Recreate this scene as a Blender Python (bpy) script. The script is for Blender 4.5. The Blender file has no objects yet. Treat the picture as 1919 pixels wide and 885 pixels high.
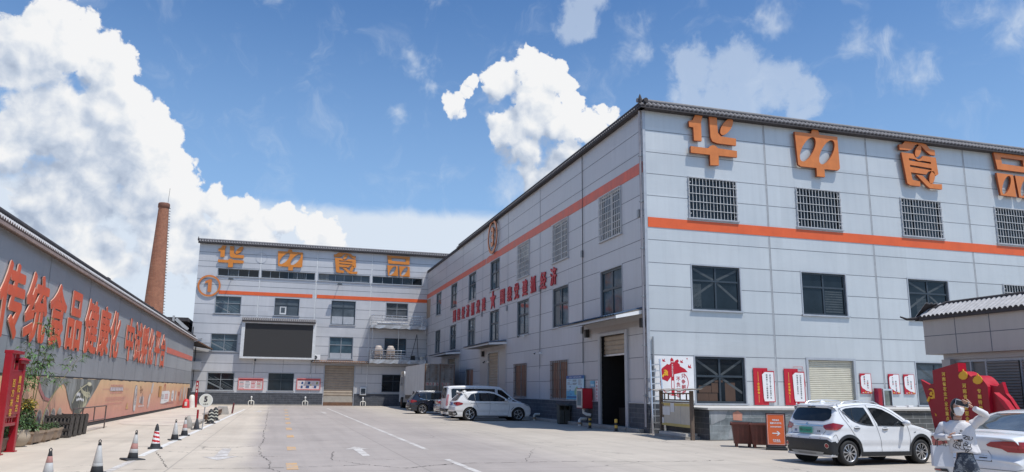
import bpy, bmesh, math, random
from mathutils import Vector, Matrix, geometry
from math import sin, cos, pi, radians, hypot, atan2

S = bpy.context.scene
COL = S.collection
random.seed(7)

# ------------------------------------------------------------------ camera
cam_d = bpy.data.cameras.new("camera")
cam = bpy.data.objects.new("camera", cam_d)
COL.objects.link(cam)
cam_d.sensor_width = 36.0
cam_d.lens = 27.18
cam_d.clip_start = 0.1
cam_d.clip_end = 6000
cam.matrix_world = Matrix(((0.95764948, -0.06756704, -0.27989672, 0.0),
                           (-0.28770163, -0.18527547, -0.939628, 0.0),
                           (0.01162989, 0.980361, -0.19686811, 1.65),
                           (0, 0, 0, 1)))
# the camera looks along its own -Z, slightly up, to the right of the yard's long axis (+Y)
S.camera = cam

# ------------------------------------------------------------------ light
SUN = Vector((0.30, -0.37, 1.0)).normalized()          # towards the sun
SUN_EL = math.asin(SUN.z)
SUN_AZ = atan2(SUN.x, SUN.y)
sun_d = bpy.data.lights.new("sun", 'SUN')
sun_d.energy = 4.3
sun_d.angle = radians(0.53)
sun_d.color = (1.0, 0.955, 0.89)
sun = bpy.data.objects.new("sun", sun_d)
COL.objects.link(sun)
sun.rotation_euler = SUN.to_track_quat('Z', 'Y').to_euler()
sun.location = (20, -30, 60)

vs = S.view_settings
vs.view_transform = 'Standard'
vs.look = 'None'
vs.exposure = 0.0
vs.gamma = 1.0
vs.use_curve_mapping = False
S.cycles.max_bounces = 6
S.cycles.diffuse_bounces = 3
S.cycles.glossy_bounces = 3
S.cycles.transmission_bounces = 4
S.cycles.caustics_reflective = False
S.cycles.caustics_refractive = False

# ------------------------------------------------------------------ node helpers
class NT:
    """small wrapper that makes writing node trees short"""
    def __init__(self, tree): self.t = tree
    def n(self, typ, **kw):
        nd = self.t.nodes.new(typ)
        for k, v in kw.items(): setattr(nd, k, v)
        return nd
    def link(self, a, b): self.t.links.new(a, b)
    def put(self, sock, v):
        if isinstance(v, bpy.types.NodeSocket): self.t.links.new(v, sock)
        else: sock.default_value = v
    def math(self, op, a, b=None, c=None, clamp=False):
        nd = self.n('ShaderNodeMath', operation=op, use_clamp=clamp)
        self.put(nd.inputs[0], a)
        if b is not None: self.put(nd.inputs[1], b)
        if c is not None: self.put(nd.inputs[2], c)
        return nd.outputs[0]
    def vmath(self, op, a, b=None):
        nd = self.n('ShaderNodeVectorMath', operation=op)
        self.put(nd.inputs[0], a)
        if b is not None: self.put(nd.inputs[1], b)
        return nd.outputs['Value'] if op in ('LENGTH', 'DOT_PRODUCT', 'DISTANCE') else nd.outputs[0]
    def noise(self, vec, scale, detail=4, rough=0.55, dist=0.0, flat=False):
        nd = self.n('ShaderNodeTexNoise', noise_dimensions='2D' if flat else '3D')
        self.put(nd.inputs['Vector'], vec); nd.inputs['Scale'].default_value = scale
        nd.inputs['Detail'].default_value = detail; nd.inputs['Roughness'].default_value = rough
        nd.inputs['Distortion'].default_value = dist
        return nd.outputs['Fac']
    def maprange(self, v, a, b, c=0.0, d=1.0, smooth=False):
        nd = self.n('ShaderNodeMapRange', interpolation_type='SMOOTHSTEP' if smooth else 'LINEAR')
        self.put(nd.inputs[0], v)
        for i, x in enumerate((a, b, c, d)): self.put(nd.inputs[i + 1], x)
        return nd.outputs[0]
    def mix(self, f, a, b, mode='MIX'):
        nd = self.n('ShaderNodeMix', data_type='RGBA', blend_type=mode)
        self.put(nd.inputs[0], f)
        for s, v in ((nd.inputs[6], a), (nd.inputs[7], b)):
            if isinstance(v, (tuple, list)) and len(v) == 3: v = (*v, 1)
            self.put(s, v)
        return nd.outputs[2]
    def ramp(self, v, stops):
        nd = self.n('ShaderNodeValToRGB')
        els = nd.color_ramp.elements
        while len(els) < len(stops): els.new(0.5)
        for e, (p, c) in zip(els, stops):
            e.position = p; e.color = (*c, 1) if len(c) == 3 else c
        self.put(nd.inputs[0], v)
        return nd.outputs[0]
    def xyz(self, v):
        nd = self.n('ShaderNodeSeparateXYZ'); self.put(nd.inputs[0], v)
        return nd.outputs
    def comb(self, x, y, z):
        nd = self.n('ShaderNodeCombineXYZ')
        for s, v in zip(nd.inputs, (x, y, z)): self.put(s, v)
        return nd.outputs[0]

# ------------------------------------------------------------------ sky: Nishita plus cumulus placed by compass direction
CLOUDS = {
 'big': [(-15.6, 21.9, 3.2), (-17.4, 20.0, 3.3), (-13.0, 20.8, 2.7), (-12.0, 18.2, 2.8), (-15.7, 16.5, 4.4), (-12.4, 15.0, 4.2),
         (-10.2, 17.6, 2.1), (-9.0, 16.0, 2.2), (-8.1, 14.4, 2.3), (-10.3, 13.0, 4.3), (-14.4, 11.6, 4.1), (-7.2, 12.3, 2.4),
         (-5.2, 12.9, 1.6), (-2.8, 12.4, 1.6), (-0.6, 12.0, 1.6), (1.5, 11.7, 1.5), (2.7, 10.6, 2.0), (-3.2, 10.3, 3.4),
         (-7.3, 9.8, 3.6), (-17.6, 15.0, 2.8), (-11.5, 8.2, 3.0)],
 'mid': [(18.1, 23.4, 2.0), (15.6, 22.8, 1.7), (19.8, 22.9, 1.6), (21.0, 21.9, 1.4), (18.2, 20.5, 2.9), (16.3, 19.3, 2.2),
         (20.2, 19.9, 2.5), (22.0, 19.5, 2.0), (17.6, 17.2, 2.2), (20.6, 16.6, 2.8), (24.0, 20.2, 1.0), (18.8, 15.4, 2.2), (23.6, 18.0, 1.8),
         (12.0, 20.7, 1.4), (13.2, 22.1, 0.9)],
 'thin': [(26.0, 25.4, 2.2), (42.5, 23.9, 2.2), (51.3, 22.8, 2.4), (51.0, 26.4, 2.6), (8.9, 23.4, 1.6), (9.8, 22.2, 1.2), (7.6, 19.7, 1.5), (36.2, 26.3, 1.6), (-3.0, 28.0, 2.2), (45.5, 20.8, 1.8), (16.5, 15.0, 3.0)],
 'veil': [(30.4, 23.2, 2.6), (33.6, 22.6, 3.2), (30.0, 20.6, 2.6), (33.0, 20.2, 3.0), (36.4, 21.4, 2.6), (38.2, 20.2, 2.0), (21.5, 26.6, 2.4), (22.4, 28.6, 2.4)],
}
world = bpy.data.worlds.new("World")
S.world = world
world.use_nodes = True
wt = world.node_tree
wt.nodes.clear()
W = NT(wt)

def blob_field(G, vec, blobs, flat_top=True):
    best = None
    for a, e, r in blobs:
        d = G.vmath('DISTANCE', vec, (a, e, 0.0))
        v = G.math('SUBTRACT', 1.0, G.math('DIVIDE', d, r))
        if flat_top: v = G.math('MINIMUM', G.math('MULTIPLY', v, 1.9), 1.12 * min(1.0, r / 2.4) ** 0.6)
        best = v if best is None else G.math('SMOOTH_MAX', best, v, 0.22)
    return best
def new_group(name, outs):
    g = bpy.data.node_groups.new(name, 'ShaderNodeTree')
    for nm in ('az', 'el'): g.interface.new_socket(nm, in_out='INPUT', socket_type='NodeSocketFloat')
    for nm in outs: g.interface.new_socket(nm, in_out='OUTPUT', socket_type='NodeSocketFloat')
    G = NT(g); gi = G.n('NodeGroupInput'); go = G.n('NodeGroupOutput')
    return g, G, gi, go, G.comb(gi.outputs[0], gi.outputs[1], 0.0)
def warped(G, vec, scale, amp, detail):
    wn = G.n('ShaderNodeTexNoise', noise_dimensions='2D'); G.link(vec, wn.inputs['Vector'])
    wn.inputs['Scale'].default_value = scale; wn.inputs['Detail'].default_value = detail; wn.inputs['Roughness'].default_value = 0.6
    return G.vmath('ADD', vec, G.vmath('MULTIPLY', G.vmath('SUBTRACT', wn.outputs['Color'], (0.5, 0.5, 0.5)), (amp, amp, 0.0)))
def cells(G, vec, scale, detail, smooth, rough=0.5):
    vo = G.n('ShaderNodeTexVoronoi', feature='SMOOTH_F1', voronoi_dimensions='2D'); G.link(vec, vo.inputs['Vector'])
    vo.inputs['Scale'].default_value = scale; vo.inputs['Smoothness'].default_value = smooth
    vo.inputs['Detail'].default_value = detail; vo.inputs['Roughness'].default_value = rough
    return G.math('SUBTRACT', 0.5, vo.outputs['Distance'])
DENSE = CLOUDS['big'] + CLOUDS['mid']
def shape_group():
    g, G, gi, go, vec = new_group('cloud_cover', ('dense', 'low', 'thin', 'veil'))
    wv = warped(G, vec, 0.5, 1.7, 5)
    puff = cells(G, wv, 0.55, 3, 0.25)
    fine = G.math('SUBTRACT', G.noise(wv, 0.8, 9, 0.62, 0, True), 0.5)
    wisp = G.math('SUBTRACT', G.noise(warped(G, vec, 0.2, 3.0, 3), 0.30, 9, 0.62, 0.4, True), 0.5)
    G.link(G.math('ADD', blob_field(G, warped(G, vec, 0.3, 2.4, 4), DENSE), G.math('ADD', G.math('MULTIPLY', puff, 0.75), G.math('MULTIPLY', fine, 0.9))), go.inputs[0])
    low = G.math('MULTIPLY', G.maprange(gi.outputs[1], 13.6, 12.0, 0, 1, True), G.maprange(gi.outputs[0], 26, 12, 0, 1, True))
    low = G.math('MULTIPLY', low, G.maprange(gi.outputs[1], -1, 5, 0.5, 0.85))
    G.link(G.math('ADD', low, G.math('MULTIPLY', wisp, 0.9)), go.inputs[1])
    thin = blob_field(G, warped(G, vec, 0.25, 4.5, 4), CLOUDS['thin'], False)
    G.link(G.math('ADD', thin, G.math('ADD', G.math('MULTIPLY', wisp, 1.9), G.math('MULTIPLY', fine, 0.45))), go.inputs[2])
    veil = blob_field(G, warped(G, vec, 0.25, 2.6, 5), CLOUDS['veil'])
    G.link(G.math('ADD', veil, G.math('ADD', G.math('MULTIPLY', fine, 1.0), G.math('MULTIPLY', puff, 0.45))), go.inputs[3])
    return g
def relief_group():
    g, G, gi, go, vec = new_group('cloud_relief', ('relief',))
    wv = warped(G, vec, 0.35, 1.6, 3)
    puff = cells(G, wv, 0.36, 1.6, 0.5, 0.45)
    fine = G.math('SUBTRACT', G.noise(wv, 0.55, 6, 0.55, 0, True), 0.5)
    G.link(G.math('ADD', blob_field(G, vec, DENSE), G.math('ADD', G.math('MULTIPLY', puff, 0.8), G.math('MULTIPLY', fine, 1.2))), go.inputs[0])
    return g
sg_, rg_ = shape_group(), relief_group()
tc = W.n('ShaderNodeTexCoord')
dx, dy, dz = W.xyz(tc.outputs['Generated'])
az = W.math('MULTIPLY', W.math('ARCTAN2', dx, dy), 180 / pi)
el = W.math('MULTIPLY', W.math('ARCSINE', W.math('MINIMUM', W.math('MAXIMUM', dz, -0.999), 0.999)), 180 / pi)
def use(g, da, de):
    nd = W.n('ShaderNodeGroup'); nd.node_tree = g
    W.put(nd.inputs[0], W.math('ADD', az, da)); W.put(nd.inputs[1], W.math('ADD', el, de))
    return nd.outputs
c0 = use(sg_, 0, 0)
r0 = use(rg_, 0, 0)[0]
r1 = use(rg_, 0.45, 0.6)[0]       # a step towards the sun: cloud sides that fall away from it are bright
r2 = use(rg_, 1.2, 2.6)[0]
sky = W.n('ShaderNodeTexSky', sky_type='NISHITA')
sky.sun_disc = False
sky.sun_elevation = SUN_EL
sky.sun_rotation = SUN_AZ
sky.altitude = 100
sky.air_density = 1.0
sky.dust_density = 1.4
sky.ozone_density = 2.2
fine_l = W.math('MULTIPLY', W.math('SUBTRACT', r0, r1), 0.5)
broad = W.math('SUBTRACT', r0, r2)
broad_l = W.math('MULTIPLY', broad, 0.42)
dense = W.maprange(c0[0], 0.03, W.maprange(broad, 0.05, -0.6, 0.34, 1.05), 0, 1, True)   # cloud bases dissolve softly
low = W.math('MULTIPLY', W.maprange(c0[1], 0.0, 0.75, 0, 1, True), 0.92)
thin = W.math('MULTIPLY', W.maprange(c0[2], 0.1, 1.4, 0, 1, True), 0.6)
big = W.noise(W.comb(az, el, 0.0), 0.16, 4, 0.5, 0, True)
tone = W.math('ADD', W.maprange(big, 0.3, 0.7, -0.2, 0.16), W.maprange(c0[0], 0.1, 1.2, 0.20, -0.08))
lightv = W.math('ADD', W.math('ADD', W.math('ADD', 0.50, fine_l), broad_l), tone, clamp=True)
ccol = W.ramp(lightv, [(0.0, (0.44, 0.52, 0.66)), (0.3, (0.58, 0.66, 0.79)), (0.6, (0.77, 0.82, 0.90)), (0.8, (0.89, 0.92, 0.96)), (1.0, (0.985, 0.99, 1.0))])
CLOUD_GAIN = 8.8
def gain(c, k):
    return W.vmath('MULTIPLY', c, (k, k, k))
skyc = W.mix(1.0, sky.outputs[0], (0.72, 1.08, 1.42), 'MULTIPLY')
skyc = W.mix(W.maprange(el, 32, 6, 0.0, 0.55, True), skyc, (4.0, 6.1, 8.8))    # summer haze towards the horizon
col = W.mix(thin, skyc, gain(W.ramp(W.math('ADD', 0.5, W.math('MULTIPLY', c0[2], 0.2)), [(0.3, (0.60, 0.72, 0.90)), (0.9, (0.80, 0.87, 0.96))]), CLOUD_GAIN))
veil = W.math('MULTIPLY', W.maprange(c0[3], 0.05, 0.9, 0, 1, True), 0.62)
col = W.mix(veil, col, gain((0.62, 0.72, 0.87), CLOUD_GAIN))
col = W.mix(low, col, (6.9, 7.6, 8.5))
col = W.mix(dense, col, gain(ccol, CLOUD_GAIN))
bg = W.n('ShaderNodeBackground')
W.link(col, bg.inputs[0])
bg.inputs[1].default_value = 0.105
wo = W.n('ShaderNodeOutputWorld')
W.link(bg.outputs[0], wo.inputs[0])
world.cycles.sampling_method = 'MANUAL'
world.cycles.sample_map_resolution = 512

# ------------------------------------------------------------------ materials
MATS = {}
def mat(name, col, rough=0.6, metal=0.0, var=0.12, scale=3.0, bump=0.0, bscale=40.0, stretch=(1, 1, 1), spec=0.5, coat=0.0,
        streak=0.0, col2=None, emit=None):
    """painted / dirty surface: base colour broken up by noise, optional vertical streaks and a fine bump"""
    if name in MATS: return MATS[name]
    m = bpy.data.materials.new(name); m.use_nodes = True
    N = NT(m.node_tree); b = m.node_tree.nodes['Principled BSDF']
    b.inputs['Roughness'].default_value = rough; b.inputs['Metallic'].default_value = metal
    b.inputs['Specular IOR Level'].default_value = spec
    b.inputs['Coat Weight'].default_value = coat; b.inputs['Coat Roughness'].default_value = 0.04
    tcn = N.n('ShaderNodeTexCoord')
    v = N.vmath('MULTIPLY', tcn.outputs['Object'], stretch)
    if var > 0:
        f = N.noise(v, scale, 5, 0.6)
        k = N.maprange(f, 0.25, 0.75, 1 - var, 1 + var)
        c = N.mix(1.0, col, N.comb(k, k, k), 'MULTIPLY')
        if col2:
            c = N.mix(N.maprange(N.noise(v, scale * 0.6, 6, 0.65), 0.48, 0.66, 0, 1), c, col2)
        if streak > 0:
            sv = N.vmath('MULTIPLY', tcn.outputs['Object'], (5, 5, 0.35))
            st = N.maprange(N.noise(sv, 1.0, 5, 0.6), 0.5, 0.8, 0, streak)
            c = N.mix(st, c, tuple(x * 0.45 for x in col))
        N.put(b.inputs['Base Color'], c)
        N.put(b.inputs['Roughness'], N.maprange(f, 0.3, 0.7, max(0.03, rough - 0.08), min(1, rough + 0.08)))
    else:
        b.inputs['Base Color'].default_value = (*col, 1)
    if bump > 0:
        bn = N.n('ShaderNodeBump'); bn.inputs['Strength'].default_value = bump; bn.inputs['Distance'].default_value = 0.02
        N.put(bn.inputs['Height'], N.noise(v, bscale, 4, 0.6)); N.link(bn.outputs[0], b.inputs['Normal'])
    if emit:
        b.inputs['Emission Color'].default_value = (*col, 1); b.inputs['Emission Strength'].default_value = emit
    MATS[name] = m
    return m

def panel_mat(name, col, rough=0.42, dirt=0.1):
    """silver-grey sandwich panel: fine horizontal embossing, slow waviness, faint dirt"""
    m = bpy.data.materials.new(name); m.use_nodes = True
    N = NT(m.node_tree); b = m.node_tree.nodes['Principled BSDF']
    b.inputs['Metallic'].default_value = 0.25
    o = N.n('ShaderNodeTexCoord').outputs['Object']
    big = N.noise(o, 0.35, 4, 0.55)
    k = N.maprange(big, 0.3, 0.7, 1 - dirt, 1 + dirt * 0.6)
    st = N.noise(N.vmath('MULTIPLY', o, (3.5, 3.5, 0.22)), 1.0, 5, 0.65)
    k = N.math('MULTIPLY', k, N.maprange(st, 0.45, 0.8, 1.01, 0.93))
    # each panel was rolled and fitted separately: slightly different tone from its neighbours
    x, y, z = N.xyz(o)
    wn = N.n('ShaderNodeTexWhiteNoise', noise_dimensions='2D')
    N.put(wn.inputs['Vector'], N.comb(N.math('FLOOR', N.math('DIVIDE', N.math('ADD', x, y), 3.49)), N.math('FLOOR', N.math('DIVIDE', N.math('ADD', z, 0.9), 1.02)), 0.0))
    k = N.math('MULTIPLY', k, N.maprange(wn.outputs['Value'], 0, 1, 0.955, 1.03))
    c = N.mix(1.0, col, N.comb(k, k, k), 'MULTIPLY')
    # rain-washed grime
    gr = N.maprange(N.noise(N.vmath('MULTIPLY', o, (1.4, 1.4, 0.16)), 1.0, 7, 0.7), 0.60, 0.80, 0, 0.22)
    c = N.mix(gr, c, (0.24, 0.235, 0.22))
    N.put(b.inputs['Base Color'], c)
    N.put(b.inputs['Roughness'], N.maprange(big, 0.3, 0.7, rough - 0.05, rough + 0.08))
    emb = N.noise(N.vmath('MULTIPLY', o, (1.3, 1.3, 22)), 1.0, 3, 0.6)
    wav = N.noise(N.vmath('MULTIPLY', o, (0.5, 0.5, 1.4)), 1.0, 2, 0.5)
    hgt = N.math('ADD', N.math('MULTIPLY', emb, 0.35), wav)
    bn = N.n('ShaderNodeBump'); bn.inputs['Strength'].default_value = 0.25; bn.inputs['Distance'].default_value = 0.03
    N.put(bn.inputs['Height'], hgt); N.link(bn.outputs[0], b.inputs['Normal'])
    MATS[name] = m
    return m

def brick_mat(name, c1, c2, mortar, bw=0.6, rh=0.2, rough=0.8, axis='XZ', msize=0.012, var=0.25, bump=0.5):
    m = bpy.data.materials.new(name); m.use_nodes = True
    N = NT(m.node_tree); b = m.node_tree.nodes['Principled BSDF']
    o = N.n('ShaderNodeTexCoord').outputs['Object']
    x, y, z = N.xyz(o)
    u = N.math('ADD', x, y) if axis == 'BOTH' else (x if axis == 'XZ' else y)
    bt = N.n('ShaderNodeTexBrick')
    N.put(bt.inputs['Vector'], N.comb(u, z, 0.0))
    for i, c in enumerate((c1, c2, mortar)): bt.inputs[i + 1].default_value = (*c, 1)
    bt.inputs['Scale'].default_value = 1.0; bt.inputs['Mortar Size'].default_value = msize
    bt.inputs['Mortar Smooth'].default_value = 0.1
    bt.inputs['Brick Width'].default_value = bw; bt.inputs['Row Height'].default_value = rh
    n = N.noise(o, 2.3, 6, 0.65)
    k = N.maprange(n, 0.3, 0.7, 1 - var, 1 + var)
    N.put(b.inputs['Base Color'], N.mix(1.0, bt.outputs['Color'], N.comb(k, k, k), 'MULTIPLY'))
    b.inputs['Roughness'].default_value = rough
    bn = N.n('ShaderNodeBump'); bn.inputs['Strength'].default_value = bump; bn.inputs['Distance'].default_value = 0.02
    N.put(bn.inputs['Height'], N.math('SUBTRACT', N.math('MULTIPLY', N.noise(o, 30, 4, 0.6), 0.4), bt.outputs['Fac']))
    N.link(bn.outputs[0], b.inputs['Normal'])
    MATS[name] = m
    return m

def glass_mat(name, tint, rough=0.05, spec=0.42, var=0.5, scale=0.9):
    """window pane seen from outside by day: dark interior behind a mirror-like, slightly wavy surface"""
    m = bpy.data.materials.new(name); m.use_nodes = True
    N = NT(m.node_tree); b = m.node_tree.nodes['Principled BSDF']
    o = N.n('ShaderNodeTexCoord').outputs['Object']
    n = N.noise(o, scale, 4, 0.6)
    k = N.maprange(n, 0.3, 0.7, 1 - var, 1 + var)
    N.put(b.inputs['Base Color'], N.mix(1.0, tint, N.comb(k, k, k), 'MULTIPLY'))
    b.inputs['Roughness'].default_value = rough
    b.inputs['Specular IOR Level'].default_value = spec
    bn = N.n('ShaderNodeBump'); bn.inputs['Strength'].default_value = 0.06; bn.inputs['Distance'].default_value = 0.03
    N.put(bn.inputs['Height'], N.noise(o, 1.1, 2, 0.5)); N.link(bn.outputs[0], b.inputs['Normal'])
    MATS[name] = m
    return m

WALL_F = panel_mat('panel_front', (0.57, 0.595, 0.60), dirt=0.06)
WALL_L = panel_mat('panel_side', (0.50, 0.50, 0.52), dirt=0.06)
WALL_B = panel_mat('panel_far', (0.565, 0.565, 0.575), dirt=0.08)
WALL_S = panel_mat('panel_shed', (0.34, 0.355, 0.375), dirt=0.06)
WALL_S2 = panel_mat('panel_shed_lit', (0.415, 0.43, 0.445), dirt=0.06)  # paler copy of the shed panel, sunlight below the eave shadow put into colour
FASCIA = panel_mat('panel_gatehouse', (0.43, 0.405, 0.385), rough=0.5, dirt=0.05)
JOINT = mat('panel_joint', (0.15, 0.16, 0.18), 0.8, var=0.2)
JOINT_L = mat('panel_joint_filled', (0.36, 0.38, 0.40), 0.7, var=0.2, scale=5)
BRICK_D = brick_mat('dark_stone_courses', (0.068, 0.075, 0.09), (0.05, 0.057, 0.07), (0.125, 0.13, 0.145), 0.62, 0.2, axis='BOTH')
BRICK_F = brick_mat('grey_stone_courses', (0.13, 0.14, 0.145), (0.10, 0.11, 0.115), (0.30, 0.31, 0.32), 0.62, 0.2)
BRICK_R = brick_mat('red_brick', (0.33, 0.13, 0.07), (0.27, 0.10, 0.055), (0.30, 0.19, 0.13), 0.5, 0.16, axis='BOTH', var=0.2)
TILE_W = brick_mat('film_covered_tiles', (0.235, 0.265, 0.275), (0.16, 0.19, 0.20), (0.36, 0.38, 0.38), 0.85, 0.27, rough=0.10, msize=0.006, bump=0.15, var=0.35)
ROOFTILE = mat('grey_roof_tile', (0.17, 0.165, 0.17), 0.75, var=0.3, scale=6, bump=0.3)
ROOFTILE_L = mat('pale_roof_tile', (0.40, 0.39, 0.39), 0.75, var=0.25, scale=6, bump=0.3)
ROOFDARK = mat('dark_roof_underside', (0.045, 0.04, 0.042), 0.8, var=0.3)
FRAME_D = mat('dark_blue_frame', (0.035, 0.048, 0.062), 0.4, var=0.15)
FRAME_G = mat('grey_window_frame', (0.30, 0.32, 0.34), 0.45, 0.3, var=0.1)
TRIM = mat('window_trim', (0.42, 0.44, 0.47), 0.45, 0.3, var=0.1)
STEEL = mat('stainless', (0.62, 0.63, 0.64), 0.28, 0.9, var=0.12, scale=8)
ALU = mat('aluminium', (0.68, 0.69, 0.70), 0.35, 0.8, var=0.1)
WHITE_BAR = mat('white_bars', (0.62, 0.63, 0.63), 0.5, var=0.15)
WHITE = mat('white_paint', (0.78, 0.78, 0.77), 0.5, var=0.06)
PVC = mat('white_pvc', (0.66, 0.65, 0.60), 0.5, var=0.1)
BLACK = mat('black_plastic', (0.02, 0.02, 0.022), 0.5, var=0.2)
DARK = mat('dark_interior', (0.006, 0.006, 0.007), 0.9, var=0.3)
GLASS_D = glass_mat('dark_glass', (0.012, 0.017, 0.022))
GLASS_B = glass_mat('blue_glass', (0.05, 0.085, 0.11))
GLASS_G = glass_mat('grey_glass', (0.085, 0.10, 0.115), var=0.35)
CURTAIN = mat('pale_curtain', (0.15, 0.155, 0.155), 0.15, var=0.3, scale=2.2, stretch=(2, 5, 0.3))
ORANGE = mat('orange_letter', (0.60, 0.19, 0.045), 0.4, var=0.12, scale=2.5, streak=0.2)
ORANGE_B = mat('amber_letter', (0.62, 0.215, 0.03), 0.42, var=0.10, scale=2.0, streak=0.15)
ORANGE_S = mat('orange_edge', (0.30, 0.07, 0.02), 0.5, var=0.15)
BAND = mat('orange_band', (0.70, 0.115, 0.028), 0.45, var=0.10, scale=1.2, streak=0.12)
BAND_L = mat('faded_orange_band', (0.62, 0.125, 0.075), 0.5, var=0.22, scale=1.4, streak=0.35)
BAND_P = mat('pale_orange_band', (0.66, 0.17, 0.12), 0.5, var=0.2, scale=1.2)
RED = mat('red_letter', (0.45, 0.02, 0.035), 0.4, var=0.12)
RED_S = mat('red_lacquer', (0.31, 0.008, 0.018), 0.35, var=0.12, scale=2)
RED_P = mat('red_print', (0.46, 0.010, 0.026), 0.45, var=0.05)
LETTER = mat('orange_red_letter', (0.66, 0.100, 0.036), 0.42, var=0.14, scale=1.5)
LETTER_E = mat('pale_letter_edge', (0.62, 0.36, 0.28), 0.5, var=0.1)
YELLOW = mat('yellow_paint', (0.74, 0.40, 0.03), 0.4, var=0.1)
GOLD = mat('gold_letter', (0.78, 0.52, 0.10), 0.35, 0.2, var=0.12)
SHUT_T = mat('tan_shutter', (0.34, 0.28, 0.215), 0.55, var=0.18, scale=2.0, streak=0.25)
SHUT_C = mat('cream_shutter', (0.60, 0.57, 0.47), 0.5, var=0.08, streak=0.12)
SHUT_G = mat('grey_shutter', (0.23, 0.215, 0.20), 0.5, var=0.10)
CONC = mat('raw_concrete', (0.33, 0.31, 0.28), 0.85, var=0.22, scale=2, bump=0.4)
RUST = mat('rusty_steel', (0.16, 0.085, 0.05), 0.75, var=0.35, scale=5, bump=0.2)
BLUEROOF = mat('blue_canopy_sheet', (0.07, 0.11, 0.17), 0.45, 0.2, var=0.15)
CANOPY_U = mat('canopy_underside', (0.21, 0.19, 0.17), 0.6, var=0.12)
SLABW = mat('balcony_sheet', (0.50, 0.51, 0.52), 0.35, 0.4, var=0.15, bump=0.2, bscale=3)

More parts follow.
